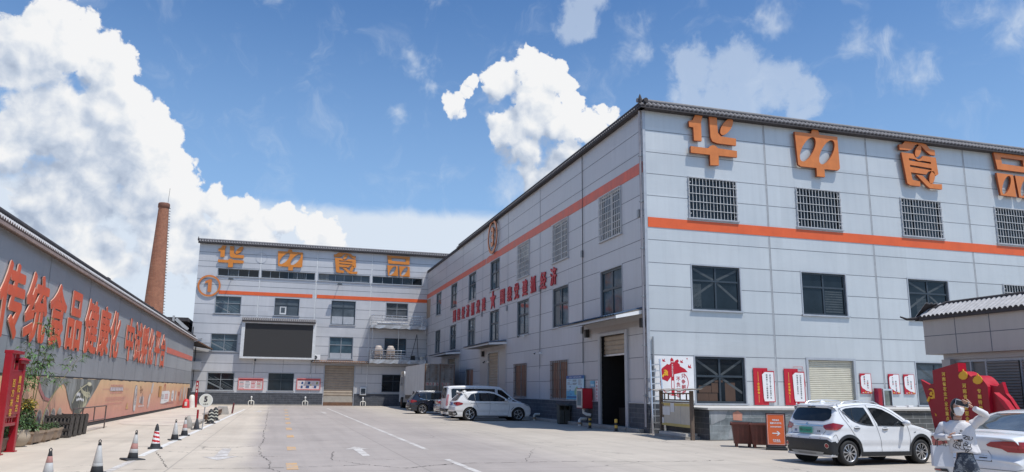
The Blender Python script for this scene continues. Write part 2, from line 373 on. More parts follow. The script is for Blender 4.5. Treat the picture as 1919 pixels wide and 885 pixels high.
# ------------------------------------------------------------------ mesh builder
class MB:
    def __init__(self): self.v = []; self.f = []; self.m = []; self.mats = []; self.sm = []
    def mi(self, m):
        if m not in self.mats: self.mats.append(m)
        return self.mats.index(m)
    def add(self, vs, fs, m, smooth=False):
        k = len(self.v); i = self.mi(m)
        self.v += [tuple(p) for p in vs]
        for f in fs: self.f.append([k + a for a in f]); self.m.append(i); self.sm.append(smooth)
        return self
    def quad(self, a, b, c, d, m): return self.add([a, b, c, d], [(0, 1, 2, 3)], m)
    def box(self, x0, y0, z0, x1, y1, z1, m, rz=0.0, at=None):
        x0, x1 = min(x0, x1), max(x0, x1); y0, y1 = min(y0, y1), max(y0, y1); z0, z1 = min(z0, z1), max(z0, z1)
        vs = [(x0, y0, z0), (x1, y0, z0), (x1, y1, z0), (x0, y1, z0), (x0, y0, z1), (x1, y0, z1), (x1, y1, z1), (x0, y1, z1)]
        if rz or at:
            a = at or (0, 0, 0)
            vs = [(a[0] + x * cos(rz) - y * sin(rz), a[1] + x * sin(rz) + y * cos(rz), a[2] + z) for x, y, z in vs]
        return self.add(vs, [(3, 2, 1, 0), (4, 5, 6, 7), (0, 1, 5, 4), (1, 2, 6, 5), (2, 3, 7, 6), (3, 0, 4, 7)], m)
    def tube(self, pts, r, m, n=8, cap=True, smooth=True):
        """swept round bar along points; r a number or one per point"""
        pts = [Vector(p) for p in pts]; rs = r if isinstance(r, (list, tuple)) else [r] * len(pts)
        up = None; vs = []
        for i, p in enumerate(pts):
            d = (pts[min(i + 1, len(pts) - 1)] - pts[max(i - 1, 0)]).normalized()
            if up is None: up = Vector((0, 0, 1)) if abs(d.z) < 0.95 else Vector((1, 0, 0))
            a = d.cross(up)
            if a.length < 1e-4: a = d.cross(Vector((0, 1, 0)))
            a.normalize(); b = a.cross(d).normalized(); up = b
            for k in range(n):
                t = 2 * pi * k / n
                vs.append(p + (a * cos(t) + b * sin(t)) * rs[i])
        fs = []
        for i in range(len(pts) - 1):
            for k in range(n):
                fs.append((i * n + k, i * n + (k + 1) % n, (i + 1) * n + (k + 1) % n, (i + 1) * n + k))
        self.add(vs, fs, m, smooth)
        if cap:
            j = (len(pts) - 1) * n
            self.add(vs[:n], [tuple(range(n))[::-1]], m); self.add(vs[j:], [tuple(range(n))], m)
        return self
    def bar(self, p, q, w, h, m):
        """rectangular bar from p to q"""
        p, q = Vector(p), Vector(q); d = (q - p).normalized()
        up = Vector((0, 0, 1)) if abs(d.z) < 0.9 else Vector((0, 1, 0))
        a = d.cross(up).normalized() * w / 2; b = a.cross(d).normalized() * h / 2
        vs = [p - a - b, p + a - b, p + a + b, p - a + b, q - a - b, q + a - b, q + a + b, q - a + b]
        return self.add(vs, [(3, 2, 1, 0), (4, 5, 6, 7), (0, 1, 5, 4), (1, 2, 6, 5), (2, 3, 7, 6), (3, 0, 4, 7)], m)
    def lathe(self, prof, m, n=20, c=(0, 0, 0), smooth=True, sq=None):
        """profile [(r, z)] turned about the z axis through c"""
        vs = []
        for r, z in prof:
            for k in range(n):
                t = 2 * pi * k / n
                vs.append((c[0] + r * cos(t), c[1] + r * sin(t), c[2] + z))
        fs = [(i * n + k, i * n + (k + 1) % n, (i + 1) * n + (k + 1) % n, (i + 1) * n + k) for i in range(len(prof) - 1) for k in range(n)]
        self.add(vs, fs, m, smooth)
        if prof[0][0] > 1e-4: self.add(vs[:n], [tuple(range(n))[::-1]], m)
        if prof[-1][0] > 1e-4: self.add(vs[-n:], [tuple(range(n))], m)
        return self
    def ball(self, c, r, m, nu=14, nv=9):
        rx, ry, rz = r if isinstance(r, (tuple, list)) else (r, r, r)
        vs = []; fs = []
        for j in range(nv + 1):
            p = pi * j / nv
            for i in range(nu):
                t = 2 * pi * i / nu
                vs.append((c[0] + rx * sin(p) * cos(t), c[1] + ry * sin(p) * sin(t), c[2] + rz * cos(p)))
        for j in range(nv):
            for i in range(nu):
                fs.append((j * nu + i, (j + 1) * nu + i, (j + 1) * nu + (i + 1) % nu, j * nu + (i + 1) % nu))
        return self.add(vs, fs, m, True)
    def prism(self, poly, holes, fr, depth, m, side=None):
        """2-D outline (with holes) extruded: fr(u, v, d) gives the point at outline (u, v) and depth d (0 back, depth front)"""
        loops = [poly] + list(holes)
        vl = [[Vector((a, b, 0)) for a, b in lp] for lp in loops]
        tris = geometry.tessellate_polygon(vl)
        flat = [p for lp in loops for p in lp]
        front = [fr(a, b, depth) for a, b in flat]
        fs = []
        for t in tris:
            a, b, c = (flat[i] for i in t)
            ar = (b[0] - a[0]) * (c[1] - a[1]) - (c[0] - a[0]) * (b[1] - a[1])
            fs.append(t if ar > 0 else t[::-1])
        self.add(front, fs, m)
        if depth > 1e-4:
            k = 0
            for lp in loops:
                n = len(lp)
                vs = [fr(a, b, 0.0) for a, b in lp] + [fr(a, b, depth) for a, b in lp]
                self.add(vs, [(i, (i + 1) % n, n + (i + 1) % n, n + i) for i in range(n)], side or m)
        return self
    def text(self, s, fr, size, m, depth=0.0, side=None, width=None, bold=0.0, space=1.0, center=True):
        """characters as real shapes centred on (0, 0), scaled to size x width; bold thickens every stroke by overlapping shifted copies"""
        vs, fs, edges = glyphs(s, 0.0, space)
        if not vs: return self
        xs = [p[0] for p in vs]; ys = [p[1] for p in vs]
        cx, cy = ((min(xs) + max(xs)) / 2, (min(ys) + max(ys)) / 2) if center else (0, 0)
        sy = size / (max(ys) - min(ys) + 2 * bold)
        sx = width / (max(xs) - min(xs) + 2 * bold) if width else sy
        fs2 = []
        for f in fs:
            ar = sum(vs[f[i]][0] * vs[f[(i + 1) % len(f)]][1] - vs[f[(i + 1) % len(f)]][0] * vs[f[i]][1] for i in range(len(f)))
            fs2.append(f if ar > 0 else f[::-1])
        if bold: offs = [(bold * cos(2 * pi * k / 8), bold * sin(2 * pi * k / 8)) for k in range(8)]
        else: offs = [(0.0, 0.0)]
        eps = min(0.0006, size * 0.002)
        o_, pu, pv = (Vector(fr(*q)) for q in ((0, 0, 0), (1, 0, 0), (0, 1, 0))); nrm = (pu - o_).cross(pv - o_).normalized()
        for k, (ox, oy) in enumerate(offs):
            P = [((x - cx + ox) * sx, (y - cy + oy) * sy) for x, y in vs]; up = nrm * (k * eps)
            top = [Vector(fr(a, b, depth)) + up for a, b in P]
            self.add(top, fs2, m)
            if depth > 1e-4:
                self.add([fr(a, b, 0.0) for a, b in P] + top, [(a, b, b + len(P), a + len(P)) for a, b in edges], side or m)
        return self
    def build(self, name, parent=None, origin=None, bevel=0.0, autosmooth=None):
        """origin: world point the vertices are measured from (the thing's own origin)"""
        me = bpy.data.meshes.new(name)
        o = origin
        if o is None and parent is not None and parent.get('_world'):
            root = parent
            while root.parent: root = root.parent
            o = root.location
        vs = [(x - o[0], y - o[1], z - o[2]) for x, y, z in self.v] if o is not None else self.v
        me.from_pydata(vs, [], self.f)
        for m in self.mats: me.materials.append(m)
        for p, i, s in zip(me.polygons, self.m, self.sm): p.material_index = i; p.use_smooth = s
        me.update()
        ob = bpy.data.objects.new(name, me); COL.objects.link(ob)
        if parent is None and origin is not None: ob.location = origin
        if parent is not None:
            ob.parent = parent
            if parent.get('_world'): ob['_world'] = 1
        if bevel:
            md = ob.modifiers.new('bevel', 'BEVEL'); md.width = bevel; md.segments = 2; md.limit_method = 'ANGLE'; md.angle_limit = radians(40)
        return ob

_G = {}
def glyphs(s, bold=0.0, space=1.0):
    key = (s, round(bold, 4), space)
    if key in _G: return _G[key]
    c = bpy.data.curves.new('t', 'FONT'); c.body = s; c.offset = bold; c.space_character = space; c.resolution_u = 3
    o = bpy.data.objects.new('t', c); COL.objects.link(o)
    dg = bpy.context.evaluated_depsgraph_get(); dg.update()
    me = bpy.data.meshes.new_from_object(o.evaluated_get(dg))
    bm = bmesh.new(); bm.from_mesh(me); bmesh.ops.remove_doubles(bm, verts=bm.verts, dist=1e-5)
    bm.verts.index_update()
    vs = [(v.co.x, v.co.y) for v in bm.verts]
    fs = [[v.index for v in f.verts] for f in bm.faces]
    ed = [(e.verts[0].index, e.verts[1].index) for e in bm.edges if len(e.link_faces) == 1]
    bm.free(); bpy.data.meshes.remove(me); bpy.data.objects.remove(o); bpy.data.curves.remove(c)
    _G[key] = (vs, fs, ed)
    return _G[key]

def tag(o, label=None, cat=None, group=None, kind=None):
    if label: o['label'] = label
    if cat: o['category'] = cat
    if group: o['group'] = group
    if kind: o['kind'] = kind
    return o
def thing(name, label, cat, loc=(0, 0, 0), rz=0.0, group=None, world=True):
    """an Empty at the thing's base that parents its parts; with world=True part meshes are given in world coordinates"""
    e = bpy.data.objects.new(name, None); COL.objects.link(e)
    e.empty_display_size = 0.3; e.location = loc; e.rotation_euler = (0, 0, rz)
    if world: e['_world'] = 1
    return tag(e, label, cat, group)
def one(name, mb, label, cat, origin, group=None, bevel=0.0):
    return tag(mb.build(name, None, origin, bevel), label, cat, group)
def copy_tree(o, parent=None):
    c = o.copy(); COL.objects.link(c)
    c.parent = parent
    for ch in [x for x in bpy.data.objects if x.parent == o]: copy_tree(ch, c)
    return c
def front(Y):      return lambda x0=0.0, z0=0.0: (lambda u, v, d: (x0 + u, Y - d, z0 + v))       # a face towards -Y, u = +X
def westward(X):   return lambda y0=0.0, z0=0.0: (lambda u, v, d: (X - d, y0 - u, z0 + v))       # a face towards -X, u = -Y
def eastward(X):   return lambda y0=0.0, z0=0.0: (lambda u, v, d: (X + d, y0 + u, z0 + v))       # a face towards +X, u = +Y
def ellipse(cx, cy, rx, ry, n=28, rot=0.0):
    return [(cx + rx * cos(t) * cos(rot) - ry * sin(t) * sin(rot), cy + rx * cos(t) * sin(rot) + ry * sin(t) * cos(rot))
            for t in (2 * pi * k / n for k in range(n))]
def ring(cx, cy, r0, r1, n=40): return ellipse(cx, cy, r1, r1, n), [ellipse(cx, cy, r0, r0, n)]
def rect(x0, y0, x1, y1): return [(x0, y0), (x1, y0), (x1, y1), (x0, y1)]

def wall_face(mb, fr, u0, u1, v0, v1, holes, m):
    """flat wall sheet in the (u, v) plane with rectangular openings"""
    us = sorted({u0, u1} | {h[0] for h in holes} | {h[2] for h in holes}); vs_ = sorted({v0, v1} | {h[1] for h in holes} | {h[3] for h in holes})
    us = [u for u in us if u0 <= u <= u1]; vs_ = [v for v in vs_ if v0 <= v <= v1]
    for i in range(len(us) - 1):
        for j in range(len(vs_) - 1):
            a, b, c, d = us[i], vs_[j], us[i + 1], vs_[j + 1]
            cx, cy = (a + c) / 2, (b + d) / 2
            if any(h[0] < cx < h[2] and h[1] < cy < h[3] for h in holes): continue
            mb.quad(fr(a, b, 0), fr(c, b, 0), fr(c, d, 0), fr(a, d, 0), m)
def strip(mb, fr, u0, v0, u1, v1, holes, m, d=0.003, horiz=True):
    """thin joint line drawn as a raised bead, broken where openings are"""
    segs = [(u0, u1)] if horiz else [(v0, v1)]
    for h in holes:
        lo, hi = (h[0], h[2]) if horiz else (h[1], h[3])
        hit = (h[1] < (v0 + v1) / 2 < h[3]) if horiz else (h[0] < (u0 + u1) / 2 < h[2])
        if not hit: continue
        ns = []
        for a, b in segs:
            if hi <= a or lo >= b: ns.append((a, b)); continue
            if lo > a: ns.append((a, lo))
            if hi < b: ns.append((hi, b))
        segs = ns
    for a, b in segs:
        if horiz: mb.quad(fr(a, v0, d), fr(b, v0, d), fr(b, v1, d), fr(a, v1, d), m)
        else: mb.quad(fr(u0, a, d), fr(u1, a, d), fr(u1, b, d), fr(u0, b, d), m)
def fbox(mb, fr, u0, v0, u1, v1, d0, d1, m):
    """box lying on a facade, from depth d0 to d1 (positive = out of the wall)"""
    vs = [fr(u, v, d) for d in (d0, d1) for u, v in ((u0, v0), (u1, v0), (u1, v1), (u0, v1))]
    mb.add(vs, [(3, 2, 1, 0), (4, 5, 6, 7), (0, 1, 5, 4), (1, 2, 6, 5), (2, 3, 7, 6), (3, 0, 4, 7)], m)
def window(parent, fr, u0, v0, u1, v1, frame=None, glass=None, cols=2, split=0.36, rec=0.12, fw=0.07, bars=None, brace=False, trim=TRIM,
           trw=0.06, sill=True, inner=None):
    """window > pane, sill, security_bars: recessed frame and glass with reveal, surround and mullions"""
    frame = frame or FRAME_D; glass = glass or GLASS_D
    w = MB(); H = v1 - v0; vs = v1 - H * split
    for a, b, c, d in ((u0, v0, u0 + fw, v1), (u1 - fw, v0, u1, v1), (u0 + fw, v0, u1 - fw, v0 + fw), (u0 + fw, v1 - fw, u1 - fw, v1)):
        fbox(w, fr, a, b, c, d, -rec, -rec + 0.06, frame)
    for i in range(1, cols):
        u = u0 + (u1 - u0) * i / cols
        fbox(w, fr, u - fw / 2, v0 + fw, u + fw / 2, v1 - fw, -rec, -rec + 0.05, frame)
    if split: fbox(w, fr, u0 + fw, vs - fw / 2, u1 - fw, vs + fw / 2, -rec, -rec + 0.055, frame)
    # reveals
    for q in (((u0, v0), (u0, v1)), ((u1, v1), (u1, v0)), ((u0, v1), (u1, v1)), ((u1, v0), (u0, v0))):
        (a, b), (c, d) = q
        w.quad(fr(a, b, 0.0), fr(c, d, 0.0), fr(c, d, -rec - 0.1), fr(a, b, -rec - 0.1), trim)
    if trw:
        for a, b, c, d in ((u0 - trw, v0, u0, v1), (u1, v0, u1 + trw, v1), (u0 - trw, v1, u1 + trw, v1 + trw)):
            fbox(w, fr, a, b, c, d, 0.0, 0.02, trim)
    wo = w.build('window', parent)
    g = MB()
    g.quad(fr(u0 + 0.01, v0 + 0.01, -rec + 0.01), fr(u1 - 0.01, v0 + 0.01, -rec + 0.01), fr(u1 - 0.01, v1 - 0.01, -rec + 0.01), fr(u0 + 0.01, v1 - 0.01, -rec + 0.01), glass)
    if brace:
        uc, vc = (u0 + u1) / 2, v0 + H * 0.58
        for (a, b), (c, d) in (((u0 + .08, v1 - .12), (uc - .08, vs + .06)), ((u1 - .08, v1 - .12), (uc + .08, vs + .06)), ((uc - .08, vs - .06), (u0 + .08, v0 + H * .28)), ((uc + .08, vs - .06), (u1 - .08, v0 + H * .22))):
            L = hypot(c - a, d - b); nx, ny = -(d - b) / L * 0.05, (c - a) / L * 0.05
            g.quad(fr(a - nx, b - ny, -rec + 0.014), fr(c - nx, d - ny, -rec + 0.014), fr(c + nx, d + ny, -rec + 0.014), fr(a + nx, b + ny, -rec + 0.014), BRACE)
    if inner: inner(g, fr, -rec + 0.013)
    g.build('pane', wo)
    if sill:
        s = MB(); fbox(s, fr, u0 - 0.1, v0 - 0.07, u1 + 0.1, v0, 0.0, 0.09, trim); s.build('sill', wo)
    if bars:
        nb, nr, bm_ = bars
        b = MB()
        for i in range(nb + 1):
            u = u0 - 0.02 + (u1 - u0 + 0.04) * i / nb
            fbox(b, fr, u - 0.009, v0 - 0.02, u + 0.009, v1 + 0.02, 0.05, 0.075, bm_)
        for j in range(nr + 1):
            v = v0 - 0.02 + (H + 0.04) * j / nr
            fbox(b, fr, u0 - 0.04, v - 0.010, u1 + 0.04, v + 0.010, 0.075, 0.1, bm_)
        for u in (u0 + 0.05, u1 - 0.05):
            for v in (v0 + 0.2, v1 - 0.2): fbox(b, fr, u - 0.02, v - 0.02, u + 0.02, v + 0.02, -rec * 0.5, 0.05, bm_)
        b.build('security_bars', wo)
    return wo
BRACE = mat('brace_behind_glass', (0.065, 0.075, 0.08), 0.4, var=0.2)

def shutter(parent, fr, u0, v0, u1, v1, m, d=-0.12, pitch=0.11, name='roller_shutter', frame=None):
    b = MB(); n = max(2, int((v1 - v0) / pitch)); p = (v1 - v0) / n
    for i in range(n):
        a = v0 + i * p
        vs = [fr(u, a + p * t, d + h) for u in (u0, u1) for t, h in ((0, 0), (0.35, 0.03), (0.75, 0.03), (1, 0))]
        b.add(vs, [(0, 4, 5, 1), (1, 5, 6, 2), (2, 6, 7, 3)], m)
    if frame:
        fbox(b, fr, u0 - 0.12, v0, u0, v1 + 0.1, d - 0.02, 0.03, frame); fbox(b, fr, u1, v0, u1 + 0.12, v1 + 0.1, d - 0.02, 0.03, frame)
        fbox(b, fr, u0, v1, u1, v1 + 0.1, d - 0.02, 0.03, frame)
    return b.build(name, parent)

def tile_eave(mb, p, q, out, w, lift, m, ridge=None, pitch=0.26, r=0.085, under=None, rise=0.35):
    """one row of round roof tiles from p to q along an eave; out = unit vector away from the wall, w = width of the slope"""
    p, q, out = Vector(p), Vector(q), Vector(out); L = (q - p).length; d = (q - p).normalized(); n = max(2, int(L / pitch))
    z = Vector((0, 0, 1))
    for i in range(n):
        c = p + d * (L * (i + 0.5) / n)
        a = c - out * 0.02 + z * rise; b = c + out * (w + 0.02)
        s = []
        for k in range(5):
            t = pi * k / 4
            off = d * (cos(t) * r) + z * (sin(t) * r * 0.9)
            s.append((a + off, b + off))
        vs = [x for pr in s for x in pr]
        mb.add(vs, [(2 * k, 2 * k + 1, 2 * k + 3, 2 * k + 2) for k in range(4)], m, True)
        mb.add([s[k][1] for k in range(5)], [(0, 1, 2, 3, 4)], under or m)
    a0, a1 = p - out * 0.02 + z * rise, q - out * 0.02 + z * rise; b0, b1 = p + out * w, q + out * w
    mb.add([a0, a1, b1, b0], [(0, 3, 2, 1)], under or m)
    t = z * -0.1
    mb.add([b0, b1, b1 + t, b0 + t, p + t, q + t], [(0, 3, 2, 1), (3, 4, 5, 2)], under or m)
    if ridge:
        mb.tube([a0 + z * 0.06, a1 + z * 0.06], 0.11, ridge, 8)

# ================================================================== THE SETTING: ground and painted markings
def ground_material():
    m = bpy.data.materials.new('yard_concrete'); m.use_nodes = True
    N = NT(m.node_tree); b = m.node_tree.nodes['Principled BSDF']
    o = N.n('ShaderNodeTexCoord').outputs['Object']
    x, y, z = N.xyz(o)
    wob = N.math('MULTIPLY', N.math('SUBTRACT', N.noise(o, 0.25, 4, 0.6), 0.5), 1.2)
    xw = N.math('ADD', x, wob)
    # an older, greyer lane between two paler pours
    lane = N.math('MULTIPLY', N.maprange(xw, -0.9, -0.1, 0, 1, True), N.maprange(xw, 5.5, 9.0, 1, 0, True))
    pale = N.mix(N.maprange(xw, -1.0, 1.0), (0.53, 0.465, 0.385), (0.445, 0.395, 0.335))
    c = N.mix(lane, pale, (0.36, 0.317, 0.288))
    big = N.maprange(N.noise(o, 0.16, 5, 0.6), 0.3, 0.7, 0.88, 1.1)
    mid = N.maprange(N.noise(o, 1.1, 6, 0.65), 0.3, 0.7, 0.93, 1.06)
    fin = N.maprange(N.noise(o, 60, 3, 0.7), 0.3, 0.7, 0.93, 1.06)
    k = N.math('MULTIPLY', N.math('MULTIPLY', big, mid), fin)
    # tyre-worn streaks along the yard
    tr = N.noise(N.vmath('MULTIPLY', o, (1.6, 0.05, 1)), 1.0, 5, 0.6)
    k = N.math('MULTIPLY', k, N.maprange(tr, 0.45, 0.8, 1.0, 0.84))
    stain = N.maprange(N.noise(o, 0.7, 7, 0.7, 0.8), 0.6, 0.78, 0, 0.28, True)
    c = N.mix(1.0, c, N.comb(k, k, k), 'MULTIPLY')
    c = N.mix(stain, c, (0.17, 0.155, 0.14))
    # saw-cut slab joints
    def joint(v, step, off, w):
        f = N.math('ABSOLUTE', N.math('SUBTRACT', N.math('FRACT', N.math('DIVIDE', N.math('ADD', v, off), step)), 0.5))
        return N.maprange(f, 0.5 - w / step, 0.5, 0, 0.5)
    jw = N.math('ADD', y, N.math('MULTIPLY', wob, 0.06))
    j = N.math('MAXIMUM', joint(jw, 6.0, 1.2, 0.03), joint(N.math('ADD', x, N.math('MULTIPLY', wob, 0.03)), 5.2, 2.0, 0.025))
    c = N.mix(j, c, (0.14, 0.13, 0.12))
    # hairline map cracks
    vo = N.n('ShaderNodeTexVoronoi', feature='DISTANCE_TO_EDGE'); vo.inputs['Scale'].default_value = 0.14
    N.put(vo.inputs['Vector'], N.vmath('ADD', o, N.vmath('MULTIPLY', N.comb(N.noise(o, 1.3, 5, 0.7), N.noise(o, 1.7, 5, 0.7), 0.0), (0.9, 0.9, 0))))
    cr = N.math('MULTIPLY', N.maprange(vo.outputs['Distance'], 0.0, 0.0035, 1, 0), N.maprange(N.noise(o, 0.3, 3, 0.5), 0.5, 0.6, 0, 0.75))
    c = N.mix(cr, c, (0.09, 0.085, 0.08))
    N.put(b.inputs['Base Color'], c)
    b.inputs['Roughness'].default_value = 0.85
    bn = N.n('ShaderNodeBump'); bn.inputs['Strength'].default_value = 0.35; bn.inputs['Distance'].default_value = 0.012
    N.put(bn.inputs['Height'], N.math('ADD', N.noise(o, 9, 6, 0.7), N.math('MULTIPLY', cr, -1.0))); N.link(bn.outputs[0], b.inputs['Normal'])
    return m
GROUND = ground_material()
g = MB(); g.quad((-1500, -1500, 0), (1500, -1500, 0), (1500, 1500, 0), (-1500, 1500, 0), GROUND)
tag(g.build('ground'), 'pale cracked concrete yard between the buildings', kind='structure')

def worn(name, col, cut=0.42):
    """road paint that has worn through to the concrete in places"""
    m = bpy.data.materials.new(name); m.use_nodes = True
    N = NT(m.node_tree); b = m.node_tree.nodes['Principled BSDF']
    o = N.n('ShaderNodeTexCoord').outputs['Object']
    f = N.math('ADD', N.math('MULTIPLY', N.noise(o, 2.0, 6, 0.7), 0.6), N.math('MULTIPLY', N.noise(o, 22, 4, 0.7), 0.4))
    N.put(b.inputs['Base Color'], N.mix(N.maprange(f, cut - 0.05, cut + 0.1), (0.37, 0.33, 0.295), col))
    b.inputs['Roughness'].default_value = 0.7
    MATS[name] = m
    return m
P_WHITE = worn('worn_white_paint', (0.66, 0.65, 0.62), 0.40)
P_FADE = worn('faded_white_paint', (0.64, 0.62, 0.59), 0.485)
P_ORANGE = worn('worn_orange_paint', (0.58, 0.34, 0.13), 0.46)
CRACK = mat('crack_shadow', (0.07, 0.065, 0.06), 0.95, var=0.3)
RAMPC = mat('ramp_concrete', (0.54, 0.475, 0.40), 0.85, var=0.14, scale=0.8, col2=(0.44, 0.36, 0.32), bump=0.3)
ZP = 0.004
def flat(name, poly, m, z=ZP):
    mb = MB(); mb.prism(poly, [], lambda u, v, d: (u, v, z), 0.0, m)
    return tag(mb.build(name), kind='structure')
def line(name, p, q, w, m):
    d = Vector((q[0] - p[0], q[1] - p[1])).normalized(); n = Vector((-d.y, d.x)) * (w / 2)
    return flat(name, [(p[0] + n.x, p[1] + n.y), (p[0] - n.x, p[1] - n.y), (q[0] - n.x, q[1] - n.y), (q[0] + n.x, q[1] + n.y)], m)
line('painted_line', (-3.08, 17.0), (-3.0, 20.0), 0.16, P_FADE)
line('painted_line', (-3.02, 21.2), (-2.2, 66.0), 0.17, P_WHITE)
line('painted_line', (4.22, 22.4), (4.46, 71.0), 0.15, P_FADE)
line('painted_line', (4.15, 14.6), (4.13, 19.2), 0.15, P_FADE)
for y0, y1 in ((62.0, 62.25), (66.0, 66.25)): flat('painted_line', rect(8.2, y0, 13.0, y1), P_FADE)
for x, y0, L in ((0.46, 17.3, 1.5), (0.55, 22.6, 1.4), (0.62, 28.4, 1.6), (0.66, 33.6, 1.9), (0.71, 39.2, 2.0), (0.76, 44.8, 2.0), (0.80, 50.6, 2.0), (0.86, 57.0, 2.2), (0.9, 63.5, 2.2)):
    flat('painted_dash', rect(x - 0.12, y0, x + 0.12, y0 + L), P_ORANGE)
def arrow(x, y, s, m, turn=0.0, rz=0.0):
    pts = [(0, 1.4), (-0.42, 0.55), (-0.15, 0.55), (-0.12, -1.6), (0.12, -1.6), (0.15, 0.55), (0.42, 0.55)]
    c, sn = cos(rz), sin(rz)
    flat('painted_arrow', [(x + (a * c - b * sn) * s[0], y + (a * sn + b * c) * s[1]) for a, b in pts], m)
arrow(-1.17, 21.5, (1.0, -1.25), P_FADE)
arrow(2.33, 22.2, (0.8, 1.1), P_FADE)
arrow(-1.0, 60.5, (1.0, -1.4), P_FADE)
arrow(3.4, 58.0, (0.9, 1.4), P_FADE)
for x in (1.5, 3.6, 6.0): flat('painted_line', rect(x, 74.0, x + 0.9, 74.5), P_FADE)

def crack(pts, w=0.03, sub=9, amp=0.09):
    amp *= 0.7; sub *= 2
    mb = MB(); P = []
    for (x0, y0), (x1, y1) in zip(pts[:-1], pts[1:]):
        for k in range(sub):
            t = k / sub
            P.append((x0 + (x1 - x0) * t + random.uniform(-amp, amp), y0 + (y1 - y0) * t + random.uniform(-amp, amp)))
    P.append(pts[-1])
    for a, b in zip(P[:-1], P[1:]):
        d = Vector((b[0] - a[0], b[1] - a[1]))
        if d.length < 1e-4: continue
        d.normalize(); n = Vector((-d.y, d.x)) * w * random.uniform(0.05, 0.42)
        mb.quad((a[0] + n.x, a[1] + n.y, 0.003), (a[0] - n.x, a[1] - n.y, 0.003), (b[0] - n.x, b[1] - n.y, 0.003), (b[0] + n.x, b[1] + n.y, 0.003), CRACK)
    return tag(mb.build('pavement_crack'), kind='structure')
crack([(-0.44, 71), (-0.36, 52), (-0.30, 36), (-0.30, 30), (-0.22, 27), (-0.33, 24.4), (-0.26, 21.3), (0.0, 19.2), (0.0, 17.7), (0.3, 16.4)], 0.032, 8, 0.05)
crack([(-3.6, 24.6), (-1.9, 24.1), (-1.0, 23.9), (-0.35, 24.5)], 0.055, 10, 0.06)
crack([(-2.87, 22.65), (-2.5, 20.6), (-2.04, 18.1)], 0.035, 8, 0.04)
crack([(-4.5, 17.4), (-2.0, 17.9), (0.0, 17.7), (2.1, 18.1), (2.8, 17.2), (3.3, 17.6), (4.2, 18.1), (5.8, 18.2), (7.2, 18.2), (9.2, 17.7), (11, 17.9)], 0.05, 9, 0.09)
crack([(2.1, 18.1), (1.4, 19.5), (1.6, 22)], 0.03, 8, 0.06)
crack([(5.8, 18.2), (7.5, 22.5), (9.8, 24)], 0.022, 9, 0.1)
crack([(5.2, 35), (7.2, 33), (8.4, 29.5)], 0.022, 9, 0.12)

# apron of newer concrete along the shed wall
rp = MB()
rp.prism([(-7.3, 43.5), (-6.9, 40.5), (-6.3, 38.6), (-4.6, 37.6), (-3.4, 37.8), (-3.3, 60.0), (-3.6, 77), (-7.3, 77)], [], lambda u, v, d: (u, v, 0.008), 0.0, RAMPC)
tag(rp.build('concrete_apron'), kind='structure')
kb = MB()
kb.box(-6.95, 29.5, 0, -6.55, 36.2, 0.05, RAMPC); kb.box(-7.2, 14, 0, -6.9, 32.5, 0.06, CONC)
tag(kb.build('pavement_edge'), kind='structure')

# ================================================================== custom shop letters (drawn once, used on two facades)
def unshear(polys, k, x0): return [[(x, y - k * (x - x0)) for x, y in p] for p in polys]
LOGO = {}
def logo(key, solids, k, x0, flatten=None):
    """solids: list of (outline, [holes]) in sketch units, y down; stored as a unit box with y up"""
    S2 = [(unshear([o], k, x0)[0], unshear(h, k, x0)) for o, h in solids]
    xs = [p[0] for o, h in S2 for p in o]; ys = [p[1] for o, h in S2 for p in o]
    a, b, c, d = min(xs), max(xs), min(ys), max(ys)
    f = lambda p: ((p[0] - a) / (b - a), (d - p[1]) / (d - c))
    LOGO[key] = [([f(p) for p in o], [[f(p) for p in q] for q in h]) for o, h in S2]
def ell(cx, cy, rx, ry, lean=0.35): return ellipse(cx, cy, rx, ry, 26, lean)
logo('hua', [
    ([(358, 168), (384, 163), (404, 122), (450, 127), (438, 182), (438, 305), (388, 300), (386, 212), (360, 207)], []),
    ([(492, 136), (543, 140), (547, 248), (566, 272), (666, 287), (665, 335), (540, 319), (508, 306), (497, 278)], []),
    (ell(607, 206, 30, 66, 0.6), []),
    ([(365, 338), (478, 352), (495, 336), (512, 331), (530, 338), (542, 352), (668, 371), (668, 415), (545, 402), (545, 468), (488, 465), (488, 396), (365, 381)], [])], 0.115, 360)
logo('zhong', [
    ([(1038, 238), (1146, 248), (1150, 228), (1168, 216), (1188, 222), (1198, 240), (1200, 254), (1318, 265), (1320, 480), (1308, 494), (1217, 486), (1217, 540), (1165, 535), (1165, 480), (1064, 470), (1048, 458)],
     [ell(1117, 355, 37, 92, 0.5), ell(1241, 372, 37, 92, 0.5)])], 0.095, 1038)
logo('shi', [
    ([(488, 147), (512, 145), (540, 118), (628, 122), (690, 138), (717, 170), (753, 178), (752, 217), (714, 211), (680, 182), (652, 150), (627, 138), (604, 150), (588, 176), (560, 187), (489, 184)], []),
    (ell(627, 190, 20, 46, 0.4), []),
    ([(500, 203), (588, 211), (600, 236), (622, 250), (645, 240), (660, 222), (755, 232), (763, 352), (742, 366), (728, 344), (708, 330), (686, 338), (672, 357), (558, 345), (564, 398), (620, 409), (618, 444), (545, 438), (524, 424)],
     [[(552, 243), (600, 250), (626, 262), (650, 258), (715, 266), (714, 280), (552, 260)], [(555, 291), (715, 312), (715, 326), (556, 306)]]),
    ([(595, 360), (642, 366), (692, 419), (735, 425), (782, 424), (780, 462), (688, 455), (664, 436)], []),
    (ell(713, 378, 20, 48, 0.28), [])], 0.075, 488)
